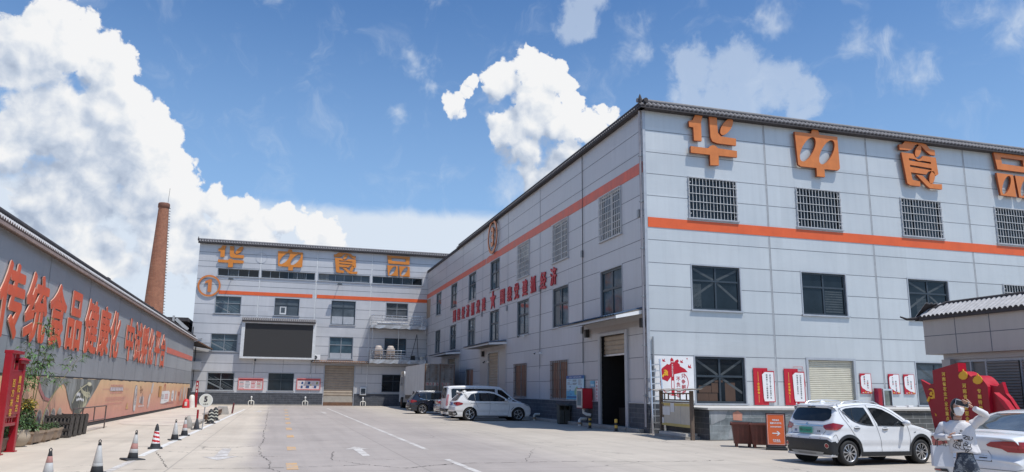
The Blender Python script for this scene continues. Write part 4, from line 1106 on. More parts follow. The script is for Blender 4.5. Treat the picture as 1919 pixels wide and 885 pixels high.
aw = MB(); aw.add([(3.4, BY, 4.52), (9.0, BY, 4.52), (9.0, BY - 0.9, 4.34), (3.4, BY - 0.9, 4.34), (3.4, BY, 4.40), (9.0, BY, 4.40), (9.0, BY - 0.9, 4.26), (3.4, BY - 0.9, 4.26)], [(0, 3, 2, 1), (4, 5, 6, 7), (3, 7, 6, 2), (0, 4, 7, 3), (1, 2, 6, 5)], RUST)
for k in range(24): aw.box(3.4 + k * 0.235, BY - 0.93, 4.35, 3.55 + k * 0.235, BY - 0.88, 4.40, SLABW)
aw.build('door_awning', office)
cb = MB()
cb.tube([(-8.1, BY - 0.03, 0.3), (-8.1, BY - 0.03, 7.5)], 0.04, BLACK, 6)
cb.tube([(-7.7, BY - 0.06, 1.3), (-7.7, BY - 0.06, 6.3), (-7.2, BY - 0.06, 6.35)], 0.03, BLACK, 6)
cb.tube([(-2.1, BY - 0.05, 4.5), (-2.15, BY - 0.05, 3.0)], 0.02, FRAME_G, 5); cb.tube([(3.3, BY - 0.05, 4.4), (3.3, BY - 0.05, 3.1)], 0.02, FRAME_G, 5)
cb.build('cables', office)

# things fixed to the office front
led = thing('video_screen', 'wide black outdoor video screen in pale frame with tiled hood', 'screen', (0, BY, 4.5))
b = MB()
for a, c, d, e in ((-3.59, 4.53, 3.59, 4.70), (-3.59, 8.0, 3.59, 8.2), (-3.59, 4.70, -3.27, 8.0), (3.29, 4.70, 3.59, 8.0)): fbox(b, fb, a, c, d, e, 0.0, 0.72, WHITE_BAR)
fbox(b, fb, -3.27, 4.7, 3.29, 8.0, 0.0, 0.60, WHITE_BAR); b.build('frame', led)
b = MB(); fbox(b, fb, -3.27, 4.7, 3.29, 8.0, 0.602, 0.66, mat('led_screen', (0.035, 0.034, 0.034), 0.75, var=0.08, scale=12)); b.build('display', led)
b = MB(); tile_eave(b, (-3.6, BY - 0.6, 8.24), (3.5, BY - 0.6, 8.24), (0, -1, 0), 0.32, 0, ROOFTILE, ridge=None, under=ROOFDARK, rise=0.3, pitch=0.2, r=0.075); b.box(-3.6, BY - 0.6, 8.2, 3.5, BY, 8.5, ROOFTILE); b.build('tiled_hood', led)
b = MB()
for x in (-2.1, 3.4): b.box(x - 0.06, BY - 0.62, 4.3, x + 0.06, BY, 4.53, BLACK)
b.build('bracket', led)
letter_sign('amber letter %s, %s along the top of the far grey building', fb, [('hua', -6.43), ('zhong', -0.68), ('shi', 4.95), ('pin', 10.5)], 13.55, 2.5, 2.18, 0.10, 0.10, ORANGE_B, ORANGE_S, None, 'amber letters on the far building')
number_sign('round orange number 1 sign at the left end of far building', fb, -7.0, 11.6, 1.08, '1', ORANGE, ORANGE_S, 0.08, (-7, BY, 10.5))
b = MB(); a, h = ring(-2.25, 14.7, 0.53, 0.55, 32); b.prism(a, h, fb, 0.03, TRIM); one('wire_ring', b, 'thin empty ring on the far building between letters 华 and 中', 'ring', (-2.25, BY, 14.2))
for x, where in ((-4.95, 'above the left stair window'), (5.65, 'above the right half of the orange stripe')):
    t = thing('floodlight', 'small wall floodlight on the far building, ' + where, 'floodlight', (x, BY, 12.4), group='floodlights on the far building')
    b = MB(); b.bar((x, BY, 12.44), (x, BY - 0.9, 12.34), 0.05, 0.05, BLACK); b.build('arm', t)
    b = MB(); b.box(x - 0.26, BY - 1.15, 12.18, x + 0.26, BY - 0.8, 12.42, FRAME_G); b.box(x - 0.22, BY - 1.17, 12.2, x + 0.22, BY - 1.15, 12.38, GLASS_G); b.build('lamp_head', t)
ac = thing('air_conditioner', 'white air conditioner unit on the awning beside the video screen', 'air conditioner', (3.77, BY - 0.5, 4.5))
b = MB(); b.box(3.41, BY - 0.55, 4.53, 4.15, BY - 0.2, 5.04, WHITE); b.build('casing', ac, bevel=0.02)
b = MB(); a, h = ring(3.66, 4.78, 0.17, 0.2, 24); b.prism(a, h, front(BY - 0.552)(), 0.02, FRAME_G); b.prism(ellipse(3.66, 4.78, 0.165, 0.165, 20), [], front(BY - 0.552)(), 0.004, BLACK)
for k in range(4): b.bar((3.66 - 0.17 * cos(k * pi / 4), BY - 0.575, 4.78 - 0.17 * sin(k * pi / 4)), (3.66 + 0.17 * cos(k * pi / 4), BY - 0.575, 4.78 + 0.17 * sin(k * pi / 4)), 0.012, 0.012, FRAME_G)
b.build('fan_grille', ac)
HP = mat('beige_heat_pump', (0.50, 0.44, 0.40), 0.5, var=0.12)
def heat_pump(x, label):
    t = thing('heat_pump', label, 'heat pump', (x, BY - 0.7, 4.7), world=False, group='heat pumps on the balcony')
    b = MB(); b.box(-0.40, -0.35, 0.08, 0.40, 0.35, 1.15, HP); b.build('casing', t, bevel=0.03)
    b = MB()
    for k in range(9): b.box(-0.36 + 0.08 * k, -0.365, 0.2, -0.33 + 0.08 * k, -0.35, 1.0, RUST)
    b.build('coil_grille', t)
    b = MB(); b.lathe([(0.34, 1.15), (0.34, 1.3), (0.24, 1.42), (0.0, 1.44)], HP, 18); b.build('fan_cowl', t)
    b = MB(); b.box(-0.38, -0.3, 0.0, -0.26, 0.3, 0.08, RUST); b.box(0.26, -0.3, 0.0, 0.38, 0.3, 0.08, RUST); b.build('feet', t)
heat_pump(9.95, 'left beige heat pump with round fan cowl on lower balcony')
heat_pump(11.2, 'right beige heat pump in front of the blue balcony window')
b = MB(); b.tube([(9.7, BY - 0.8, 8.42), (12.9, BY - 0.85, 8.34)], 0.14, WHITE, 12); one('white_duct', b, 'long white duct lying on the upper balcony behind the railing', 'duct', (11.3, BY - 0.8, 8.22))
b = MB(); b.box(13.35, BY - 0.9, 4.7, 13.75, BY - 0.6, 5.15, BLACK); b.box(13.3, BY - 0.92, 5.15, 13.8, BY - 0.58, 5.2, FRAME_G); one('black_crate', b, 'small black crate at the dark end of the lower balcony', 'crate', (13.55, BY - 0.75, 4.7))
b = MB(); b.lathe([(0.15, 0), (0.2, 0.35), (0.21, 0.36), (0.18, 0.34), (0.0, 0.3)], PVC, 14, (14.45, BY - 0.8, 4.7)); one('white_bucket', b, 'pale bucket at the far right end of the lower balcony', 'bucket', (14.45, BY - 0.8, 4.7))

def notice(name, label, fr, u0, v0, u1, v1, origin, fill):
    t = thing(name, label, 'notice board', origin)
    b = MB(); w = 0.09
    for a, c, d, e in ((u0, v0, u1, v0 + w), (u0, v1 - w, u1, v1), (u0, v0 + w, u0 + w, v1 - w), (u1 - w, v0 + w, u1, v1 - w)): fbox(b, fr, a, c, d, e, 0.0, 0.09, BOARD_FR)
    b.build('frame', t)
    b = MB(); fbox(b, fr, u0 + w, v0 + w, u1 - w, v1 - w, 0.0, 0.03, BOARD_BG)
    fill(b, fr, u0 + w, v0 + w, u1 - w, v1 - w); b.build('printed_sheet', t)
    return t
BOARD_FR = mat('pink_red_frame', (0.60, 0.20, 0.19), 0.4, 0.1, var=0.15)
BOARD_BG = mat('pale_print', (0.66, 0.62, 0.62), 0.5, var=0.05)
P_PINK = mat('print_pink', (0.58, 0.25, 0.25), 0.5); P_GREY = mat('print_grey', (0.30, 0.30, 0.32), 0.5); P_BLUE = mat('print_blue', (0.04, 0.08, 0.20), 0.5)
P_RED = mat('print_red', (0.48, 0.05, 0.06), 0.5); P_GREEN = mat('print_olive', (0.30, 0.30, 0.12), 0.5); P_TXT = mat('print_black', (0.05, 0.04, 0.045), 0.5); P_WH = mat('print_white', (0.76, 0.76, 0.76), 0.5, var=0.04)
def fill1(b, fr, u0, v0, u1, v1):
    W_, H_ = u1 - u0, v1 - v0; rnd = random.Random(3)
    b.prism(rect(u0, v1 - 0.17 * H_, u1, v1), [], lambda x, y, d: fr(x, y, 0.034), 0, P_RED)
    for c in range(4):
        x0 = u0 + W_ * (0.03 + c * 0.245); x1 = x0 + W_ * 0.2
        k = 0; y = v1 - 0.22 * H_
        while y > v0 + 0.08 * H_:
            hh = rnd.choice((0.03, 0.05, 0.09)) * H_
            mm = rnd.choice(((P_PINK, P_GREY), (P_GREY, P_GREY), (P_PINK, P_RED), (P_GREEN, P_RED))[c])
            n = rnd.choice((1, 1, 3, 4))
            for q in range(n):
                b.prism(rect(x0 + (x1 - x0) * q / n, y - hh, x0 + (x1 - x0) * (q + 0.8) / n, y), [], lambda a, e, d: fr(a, e, 0.034), 0, mm)
            y -= hh + 0.05 * H_
def fill2(b, fr, u0, v0, u1, v1):
    W_, H_ = u1 - u0, v1 - v0
    b.prism(rect(u0, v1 - 0.14 * H_, u1, v1), [], lambda x, y, d: fr(x, y, 0.034), 0, P_RED)
    for r, cols in ((0.62, (0.22, 0.52, 0.88)), (0.22, (0.2, 0.46, 0.8))):
        for i, c in enumerate(cols):
            w = (0.05, 0.06, 0.045)[i] * W_ * (1.4 if r < 0.5 and i else 1)
            b.prism([(u0 + c * W_ - w, v0 + (r - 0.13) * H_), (u0 + c * W_ + w * 0.8, v0 + (r - 0.13) * H_), (u0 + c * W_ + w, v0 + (r + 0.08) * H_), (u0 + c * W_ + w * 0.6, v0 + (r + 0.14) * H_), (u0 + c * W_ - w * 0.7, v0 + (r + 0.13) * H_)], [], lambda x, y, d: fr(x, y, 0.034), 0, P_BLUE if not (r > .5 and i == 2) else P_GREEN)
        for c in (0.06, 0.34, 0.66):
            for q in range(2): b.prism(rect(u0 + c * W_, v0 + (r + 0.02 - 0.07 * q) * H_, u0 + (c + 0.08) * W_, v0 + (r + 0.045 - 0.07 * q) * H_), [], lambda x, y, d: fr(x, y, 0.034), 0, P_PINK)
    b.prism(ellipse(u0 + 0.6 * W_, v0 + 0.42 * H_, 0.03 * W_, 0.07 * H_, 14), [], lambda x, y, d: fr(x, y, 0.034), 0, mat('print_yellow', (0.75, 0.55, 0.12), 0.5))
fr_o = front(BY - 0.01)()
notice('notice_board', 'red-framed notice board with columns of print left of dark window', fr_o, -3.55, 1.47, -1.17, 2.63, (-2.36, BY, 1.5), fill1)
notice('notice_board', 'red-framed notice board with dark pictures beside the tan shutter', fr_o, 2.0, 1.53, 4.36, 2.69, (3.18, BY, 1.5), fill2)
t = thing('meter_cabinet', 'small steel meter cabinet on the dark stone base right of shutter', 'cabinet', (8.64, BY, 1.08))
b = MB(); fbox(b, fr_o, 8.31, 1.08, 8.97, 1.85, 0.0, 0.18, ALU); b.build('casing', t, bevel=0.02)
b = MB(); fbox(b, fr_o, 8.42, 1.2, 8.86, 1.74, 0.18, 0.19, FRAME_D); b.build('door_panel', t)
b = MB(); fbox(b, fr_o, -7.9, 3.35, -7.1, 4.1, 0.0, 0.5, WHITE); fbox(b, fr_o, -7.92, 4.1, -7.08, 4.15, 0.0, 0.55, ALU); one('white_cabinet', b, 'white wall cabinet at far building corner behind the shed end', 'cabinet', (-7.5, BY, 3.35))
for x, wh in ((-2.18, 'under the left notice board'), (2.95, 'under the right notice board'), (8.66, 'right of the shutter')):
    t = thing('standpipe', 'white pipe with cream hoop guard at the far wall, ' + wh, 'standpipe', (x, BY - 0.35, 0), group='standpipes along the far wall')
    b = MB(); b.tube([(x - 0.25, BY - 0.4, 0), (x - 0.25, BY - 0.4, 0.36), (x - 0.17, BY - 0.4, 0.44), (x + 0.17, BY - 0.4, 0.44), (x + 0.25, BY - 0.4, 0.36), (x + 0.25, BY - 0.4, 0)], 0.045, PVC, 8); b.build('hoop_guard', t)
    b = MB(); b.tube([(x, BY - 0.2, 0), (x, BY - 0.2, 0.75)], 0.06, PVC, 8); b.ball((x, BY - 0.2, 0.78), (0.09, 0.09, 0.11), WHITE, 10, 7); b.build('pipe', t)

# ================================================================== SHED on the left (wall towards +X at X=-7.5)
SX = -7.5
shed = thing('long_shed', 'long low grey shed along the left side with tiled eave', 'shed', (SX, 45, 0))
fs = eastward(SX)()
wb = MB()
JV = [16.6, 22.6, 29.05, 35.05, 41.4, 47.6, 53.8, 60.0, 66.2, 72.3]
wall_face(wb, fs, 8, 77.6, 0.0, 3.05, [], WALL_S); wall_face(wb, fs, 8, 77.6, 3.05, 5.12, [], WALL_S2); wall_face(wb, fs, 8, 77.6, 5.12, 6.0, [], WALL_S)  # middle band painted paler, as sunlit below the eave's shade
for z in (3.05, 4.05, 5.12): strip(wb, fs, 8, z - 0.011, 77.6, z + 0.011, [], JOINT if z != 5.12 else JOINT_L, 0.004)
for y in JV: strip(wb, fs, y - 0.02, 1.9, y + 0.02, 6.0, [], JOINT, 0.005, False)
for y in [JV[i] + 3.1 for i in range(len(JV))]: strip(wb, fs, y - 0.01, 1.9, y + 0.01, 3.05, [], JOINT, 0.005, False)
wb.quad((SX, 77.6, 0), (SX - 16, 77.6, 0), (SX - 16, 77.6, 6.0), (SX, 77.6, 6.0), WALL_S); wb.quad((SX, 8, 0), (SX - 16, 8, 0), (SX - 16, 8, 6), (SX, 8, 6), WALL_S)
wb.box(SX - 0.05, 77.6, 0.0, SX + 0.0, 77.75, 6.0, FRAME_G)
wb.build('wall', shed)
te = MB()
tile_eave(te, (SX, 8, 6.0), (SX, 77.9, 6.0), (1, 0, 0), 0.24, 0, ROOFTILE_L, ridge=ROOFDARK, under=mat('brown_eave_board', (0.14, 0.095, 0.08), 0.7, var=0.2), rise=0.24, pitch=0.2, r=0.075)
te.box(SX + 0.19, 8, 5.86, SX + 0.25, 77.9, 5.95, mat('eave_gutter', (0.30, 0.22, 0.19), 0.6, var=0.2))
te.build('tile_eave', shed)
rf = MB()
rf.add([(SX - 0.1, 8, 6.2), (SX - 0.1, 66, 6.2), (SX - 8, 66, 6.55), (SX - 8, 8, 6.55)], [(0, 1, 2, 3)], ROOFDARK)
rf.add([(SX - 0.1, 66, 6.1), (SX - 0.1, 77.8, 6.1), (SX - 8, 77.8, 6.3), (SX - 8, 66, 6.3)], [(0, 1, 2, 3)], ROOFDARK)
rf.box(SX - 0.35, 8, 6.25, SX - 0.12, 60, 6.42, ROOFDARK)
for y in (38.6, 52.1): rf.box(SX - 0.5, y, 6.4, SX - 0.1, y + 0.6, 6.52, ROOFDARK)
rf.build('roof', shed)
ln = MB()      # lean-to closing the gap to the office block
ln.add([(SX + 0.3, 77.9, 5.85), (SX + 1.35, 81.9, 5.3), (SX - 3, 81.9, 6.0), (SX - 3, 77.9, 6.0)], [(0, 1, 2, 3)], ROOFDARK)
ln.add([(SX + 0.3, 77.9, 5.95), (SX + 1.35, 81.9, 5.4), (SX + 1.35, 81.9, 5.3), (SX + 0.3, 77.9, 5.82)], [(0, 1, 2, 3)], RUST)
ln.add([(SX - 0.1, 77.8, 0), (SX - 0.6, 81.9, 0), (SX - 0.6, 81.9, 5.4), (SX - 0.1, 77.8, 5.9)], [(0, 1, 2, 3)], WALL_S)
ln.build('lean_to_roof', shed)
bd = MB(); fbox(bd, fs, 59.7, 4.03, 77.2, 4.42, 0.0, 0.03, BAND_P); bd.build('pale_stripe', shed)
gp = MB()  # dark wall foot, with the shadow gap under the banner put into colour
for y in range(9, 77, 4): fbox(gp, fs, y, -0.2, y + 3.98, 0.15, 0.0, 0.015, ROOFDARK)
gp.build('shadow_gap_footing', shed)

chars = [('传', 24.29, 26.62), ('统', 26.71, 29.19), ('食', 29.3, 31.6), ('品', 31.8, 34.1), ('健', 34.5, 37.0), ('康', 37.1, 39.5), ('化', 39.6, 41.9),
         ('中', 43.5, 45.9), ('试', 46.1, 48.4), ('孵', 48.5, 50.8), ('化', 50.9, 53.2), ('平', 53.5, 55.9), ('台', 56.2, 58.6)]
sg = thing('shed_sign', 'row of large orange-red characters with pale edges along the shed', 'wall sign', (SX, 41.5, 3.0))
for ch, a, b_ in chars:
    mb = MB(); mb.text(ch, eastward(SX + 0.03)((a + b_) / 2, 4.06), 2.2, LETTER, 0.03, LETTER_E, width=(b_ - a) * 0.95, bold=0.03)
    mb.build('letter', sg)

# printed banner along the foot of the shed wall
def banner_mat():
    m = bpy.data.materials.new('peach_banner_print'); m.use_nodes = True
    N = NT(m.node_tree); b = m.node_tree.nodes['Principled BSDF']
    o = N.n('ShaderNodeTexCoord').outputs['Object']
    x, y, z = N.xyz(o)
    zz = N.math('ADD', z, N.math('MULTIPLY', N.math('SUBTRACT', N.noise(o, 0.35, 3, 0.5), 0.5), 0.7))
    c = N.ramp(N.maprange(zz, 0.0, 2.0), [(0.0, (0.54, 0.22, 0.19)), (0.45, (0.68, 0.345, 0.23)), (0.8, (0.76, 0.47, 0.27)), (1.0, (0.79, 0.54, 0.30))])
    k = N.maprange(N.noise(o, 1.3, 6, 0.65), 0.3, 0.7, 0.9, 1.08)
    N.put(b.inputs['Base Color'], N.mix(1.0, c, N.comb(k, k, k), 'MULTIPLY'))
    b.inputs['Roughness'].default_value = 0.45
    bn = N.n('ShaderNodeBump'); bn.inputs['Strength'].default_value = 0.5; bn.inputs['Distance'].default_value = 0.05
    N.put(bn.inputs['Height'], N.noise(N.vmath('MULTIPLY', o, (1, 1.2, 0.5)), 1.5, 3, 0.5)); N.link(bn.outputs[0], b.inputs['Normal'])
    MATS['banner'] = m
    return m
BAN = banner_mat()
MURAL = mat('grey_mural_print', (0.15, 0.155, 0.14), 0.5, var=0.45, scale=1.6, stretch=(1, 1.4, 0.4), col2=(0.36, 0.37, 0.36))
JARD = mat('dark_jar_print', (0.075, 0.085, 0.075), 0.5, var=0.3); JARL = mat('cream_jar_print', (0.52, 0.49, 0.33), 0.5, var=0.2)
ROSE = mat('rose_print', (0.45, 0.17, 0.16), 0.5, var=0.1); WHP = mat('worn_white_print', (0.60, 0.59, 0.58), 0.5, var=0.15, scale=2, col2=(0.50, 0.33, 0.27)); BRNP = mat('brown_print', (0.25, 0.11, 0.08), 0.5, var=0.2)
LILAC = mat('lilac_print', (0.40, 0.27, 0.30), 0.5, var=0.2)
PHOTO = mat('food_photo_print', (0.34, 0.30, 0.27), 0.5, var=0.6, scale=6, col2=(0.14, 0.08, 0.07))
bn_ = MB()
n = 110; Y0, Y1 = 14.0, 77.0
P = []
for k in range(n + 1):
    y = Y0 + (Y1 - Y0) * k / n
    P.append((y, 0.02 + 0.03 * abs(sin(k * 0.9)) * (0.5 + 0.5 * sin(k * 0.31)), 1.94 + 0.03 * sin(k * 2.1) * sin(k * 0.7)))
for a, b_ in zip(P[:-1], P[1:]):
    zb = 0.16
    bn_.quad((SX + 0.03, a[0], zb), (SX + 0.03, b_[0], zb), (SX + 0.03 + b_[1] * .3, b_[0], b_[2]), (SX + 0.03 + a[1] * .3, a[0], a[2]), BAN)
for a, b_ in zip(P[:-1], P[1:]): bn_.quad((SX + 0.02, a[0], 1.90), (SX + 0.02, b_[0], 1.90), (SX + 0.02, b_[0], 2.0), (SX + 0.02, a[0], 2.0), ROOFDARK)
FR = lambda off: (lambda u, v, d: (SX + off, u, v))
bn_.prism([(29.2, 1.93), (29.6, 1.55), (30.2, 1.28), (30.75, 1.22), (31.4, 1.45), (32.0, 1.68), (32.4, 1.74), (32.8, 1.60), (33.3, 1.2), (33.9, 0.82), (34.6, 0.60), (35.5, 0.56), (36.2, 0.75), (37.2, 1.2), (38.1, 1.6), (38.7, 1.93)], [], FR(0.05), 0, MURAL)
bn_.prism([(28.95, 1.93), (29.35, 1.5), (30.0, 1.2), (30.75, 1.12), (30.75, 1.22), (30.2, 1.28), (29.6, 1.55), (29.2, 1.93)], [], FR(0.052), 0, ROSE)
jar = [(33.9, 1.0), (34.3, 0.72), (35.0, 0.56), (35.7, 0.62), (36.3, 0.9), (36.9, 1.25), (37.3, 1.55), (37.0, 1.72), (36.6, 1.78), (35.9, 1.74), (35.2, 1.62), (34.5, 1.4)]
bn_.prism(jar, [], FR(0.055), 0, JARD)
for k in range(6):
    t = k / 6
    a = (34.2 + 2.4 * t, 1.32 + 0.35 * t); c = (35.0 + 1.9 * t, 0.95 + 0.38 * t); e = (35.3 + 1.0 * t, 0.62 + 0.28 * t)
    q = [Vector(((1 - s) ** 2 * a[0] + 2 * s * (1 - s) * c[0] + s * s * e[0], (1 - s) ** 2 * a[1] + 2 * s * (1 - s) * c[1] + s * s * e[1], 0)) for s in (i / 8 for i in range(9))]
    w = 0.035
    bn_.prism([(p.x, p.y + w) for p in q] + [(p.x + 0.12, p.y - w) for p in q[::-1]], [], FR(0.058), 0, JARL)
for k in range(4):
    t = k / 4; q = [(35.0 + 0.35 * t + 1.75 * i / 6, 1.60 + 0.03 * t - 0.27 * t - 0.10 * sin(pi * i / 6) - 0.035 * i + 0.02) for i in range(7)]
    bn_.prism([(y, z + 0.022) for y, z in q] + [(y, z - 0.022) for y, z in q[::-1]], [], FR(0.059), 0, JARL)
bn_.prism([(33.95, 1.02), (34.4, 1.36), (35.2, 1.6), (35.9, 1.72), (36.3, 1.77), (36.3, 1.73), (35.9, 1.67), (35.2, 1.54), (34.4, 1.29), (34.0, 0.98)], [], FR(0.0595), 0, JARL)
bn_.prism(ellipse(36.55, 1.74, 0.42, 0.085, 18, -0.05), [], FR(0.06), 0, JARL); bn_.prism(ellipse(36.6, 1.75, 0.30, 0.045, 16, -0.05), [], FR(0.0615), 0, mat('cream_print', (0.66, 0.62, 0.46), 0.5))
bn_.text('手工', FR(0.061), 0.2, P_WH) if False else None
for x, z, w, h in ((34.6, 1.32, 0.62, 0.16), (34.7, 1.12, 1.3, 0.12)):
    for k in range(5): bn_.prism(ellipse(x + w * k / 5, z + 0.03 * sin(k), w * 0.09, h * 0.5, 9), [], FR(0.061), 0, P_WH)
for x in (28.9, 29.75, 30.6, 31.45, 32.3):
    bn_.prism(ellipse(x, 0.58, 0.34, 0.30, 20), [], FR(0.05), 0, JARL); bn_.prism(ellipse(x, 0.58, 0.30, 0.27, 20), [], FR(0.053), 0, PHOTO)
for k, wd in enumerate((0.5, 0.5)): bn_.prism(rect(27.2 + k * 0.55, 0.48, 27.7 + k * 0.55, 0.62), [], FR(0.05), 0, WHP)
rnd = random.Random(11)
def dots(y0, y1, z, s, n_, m_, off=0.05):
    for k in range(n_):
        y = y0 + (y1 - y0) * (k + 0.5) / n_; w = (y1 - y0) / n_ * 0.36
        bn_.prism(rect(y - w, z - s, y + w, z - s * 0.35), [], FR(off), 0, m_); bn_.prism(rect(y - w * 0.6, z - s * 0.2, y + w, z + s * 0.25), [], FR(off), 0, m_); bn_.prism(rect(y - w, z + s * 0.4, y + w * 0.7, z + s), [], FR(off), 0, m_)
bn_.prism(rect(41.0, 1.44, 44.4, 1.62), [], FR(0.048), 0, LILAC); dots(41.1, 44.3, 1.53, 0.07, 8, P_WH, 0.052); dots(41.1, 44.3, 1.70, 0.035, 8, P_PINK); dots(41.1, 44.3, 1.36, 0.03, 8, P_PINK)
bn_.prism(rect(39.4, 1.52, 40.9, 1.535), [], FR(0.05), 0, P_PINK); bn_.prism(rect(44.5, 1.52, 46.0, 1.535), [], FR(0.05), 0, P_PINK)
for z in (1.12, 1.02, 0.84): dots(40.2, 45.2 - (1.1 - z) * 3, z, 0.018, 26, P_PINK)
bn_.prism([(45.6, 0.5), (46.0, 0.85), (46.4, 0.5)], [], FR(0.05), 0, mat('ochre_print', (0.60, 0.36, 0.15), 0.5))
def pill(yc, z0, z1, w, m_, off=0.05, tilt=0.0): bn_.prism([(yc + tilt * (z1 - z0) / 2 + w * cos(t) * 0.5, (z0 + z1) / 2 + (z1 - z0) / 2 * sin(t)) if False else (yc + w * 0.5 * abs(cos(t)) ** 0.7 * (1 if cos(t) > 0 else -1) + tilt * sin(t), (z0 + z1) / 2 + (z1 - z0) / 2 * abs(sin(t)) ** 0.8 * (1 if sin(t) > 0 else -1)) for t in (2 * pi * k / 26 for k in range(26))], [], FR(off), 0, m_)
pill(48.3, 0.30, 1.75, 0.95, P_GREY, 0.048); pill(48.3, 0.33, 1.70, 0.8, WHP, 0.052); dots(48.3, 48.75, 1.35, 0.2, 1, P_GREY, 0.055); dots(48.2, 48.6, 0.9, 0.25, 1, P_GREY, 0.055)
for k in range(9): bn_.prism(ellipse(50.4 + rnd.uniform(-.6, .6), 1.45 + rnd.uniform(-.22, .2), 0.16, 0.035, 8, rnd.uniform(0, 3)), [], FR(0.05), 0, BRNP)
for k in range(4): bn_.prism(rect(49.8 + k * 0.4, 0.75 - 0.04 * k, 50.05 + k * 0.4, 1.1), [], FR(0.05), 0, (P_WH, P_GREY, P_GREY, WHP)[k])
bn_.prism(ring(50.6, 0.95, 0.22, 0.26, 18)[0], ring(50.6, 0.95, 0.22, 0.26, 18)[1], FR(0.053), 0, P_GREY)
dots(49.6, 51.6, 0.56, 0.045, 5, P_WH)
pill(53.4, 0.36, 1.25, 0.75, WHP, 0.05, 0.3); pill(54.3, 1.25, 1.93, 0.7, WHP, 0.05, 0.15)
bn_.prism(rect(57.3, 1.0, 58.5, 1.72), [], FR(0.05), 0, mat('amber_print', (0.55, 0.27, 0.07), 0.5)); bn_.prism(rect(57.4, 0.98, 57.6, 1.66), [], FR(0.053), 0, BRNP)
bn_.prism([(58.6, 0.55), (59.0, 1.38), (62.5, 1.40), (63.3, 1.28), (63.0, 0.62), (60.2, 0.52)], [], FR(0.05), 0, P_WH)
a, h = ring(60.2, 1.5, 0.28, 0.4, 16); bn_.prism(a, h, FR(0.049), 0, RED_P)
dots(58.9, 60.0, 1.0, 0.16, 2, P_GREY, 0.053); dots(60.5, 62.3, 1.0, 0.18, 3, P_PINK, 0.053); dots(60.3, 61.8, 0.72, 0.02, 4, P_GREY, 0.053)
pill(65.0, 0.62, 1.42, 1.4, P_WH, 0.05); dots(64.6, 65.4, 1.0, 0.2, 2, P_GREY, 0.053); pill(66.9, 0.62, 1.42, 0.9, WHP, 0.05)
dots(68.5, 69.5, 1.15, 0.15, 2, P_RED); pill(70.2, 0.58, 1.6, 0.8, WHP, 0.05, 0.4); pill(72.6, 0.66, 1.7, 0.9, WHP, 0.05); pill(74.2, 0.62, 1.7, 0.8, WHP, 0.05, 0.2); pill(75.8, 0.62, 1.72, 0.7, WHP, 0.05)
bn_.prism([(59.2, 0.47), (66.0, 0.47), (66.0, 0.56), (62.0, 0.54)], [], FR(0.05), 0, ROSE)
one('printed_banner', bn_, 'long peach and rose banner printed with a striped jar along shed', 'banner', (SX, 45, 0))

# dark roof and chimney beyond the shed
b = MB(); b.box(-13.5, 80.5, 7.9, -8.5, 92, 8.25, ROOFDARK); b.bar((-9.6, 80.6, 8.1), (-8.45, 80.6, 7.1), 0.25, 0.3, mat('white_truss', (0.45, 0.45, 0.44), 0.6)); b.box(-13.5, 80.6, 0, -13.2, 91.9, 7.9, WALL_S); b.box(-9.9, 80.45, 7.0, -9.7, 80.6, 8.4, MATS['white_truss']); b.box(-13.4, 83, 0, -8.6, 91.9, 7.9, ROOFDARK)
one('dark_outbuilding', b, 'dark flat-roofed outbuilding between the shed roof and far building', 'outbuilding', (-11, 86, 0))
ch = thing('brick_chimney', 'tall tapering red brick chimney rising behind the shed roof', 'chimney', (-17.9, 125, 0))
b = MB(); b.lathe([(1.85, 0), (1.52, 8), (1.28, 15), (1.0, 22), (0.74, 28.3), (0.74, 28.35)], BRICK_R, 28, (-18.1, 125, 0)); b.build('shaft', ch)
b = MB(); b.lathe([(0.74, 28.3), (0.84, 28.42), (0.84, 28.95), (0.76, 29.1), (0.62, 29.1), (0.6, 28.3)], mat('sooty_brick', (0.17, 0.075, 0.05), 0.85, var=0.3), 28, (-18.1, 125, 0)); b.build('rim', ch)
b = MB()
for k in range(60):
    z = 3 + k * 0.43; r = 1.83 - z * 0.0385 + 0.02
    if z > 28.4: break
    b.tube([(-18.1 + r - 0.02, 124.8, z), (-18.1 + r + 0.17, 124.8, z), (-18.1 + r + 0.17, 125.2, z), (-18.1 + r - 0.02, 125.2, z)], 0.03, BLACK, 4, smooth=False)
b.build('climbing_rungs', ch)
b = MB(); b.tube([(-17.6, 125, 28.9), (-17.5, 125, 31.5)], 0.025, BLACK, 5); b.build('lightning_rod', ch)

# ================================================================== GATEHOUSE at the right edge (wall towards -X at X=21.7)
GX = 21.7
gh = thing('gatehouse', 'taupe panelled gatehouse with grey tiled hip roof at the right', 'gatehouse', (GX, 16, 0))
fg = westward(GX)()
b = MB()
b.box(GX, 8.0, 3.07, GX + 6, 22.0, 4.32, FASCIA)
for y in (20.66, 19.33, 18.0, 16.7, 15.4, 14.1): fbox(b, fg, -y - 0.014, 3.08, -y + 0.014, 4.31, 0.0, 0.004, JOINT)
fbox(b, fg, -22.0, 3.69, -8.0, 3.715, 0.0, 0.005, JOINT)
b.build('fascia', gh)
b = MB()
b.box(GX + 0.35, 8.2, 0, GX + 5.7, 21.3, 2.88, SHUT_G)
b.box(GX + 0.2, 8.0, 2.88, GX + 5.8, 21.45, 3.068, FASCIA)
b.build('body', gh)
b = MB()
b.box(GX + 0.05, 21.05, 0, GX + 0.34, 21.4, 2.88, FASCIA)
for y, w in ((20.45, 0.05), (19.85, 0.09), (18.6, 0.09), (17.2, 0.09), (15.6, 0.09)): b.box(GX + 0.26, y - w / 2, 0, GX + 0.349, y + w / 2, 2.88, TRIM)
b.box(GX + 0.27, 8.2, 2.78, GX + 0.349, 21.05, 2.88, TRIM)
b.build('mullions', gh)
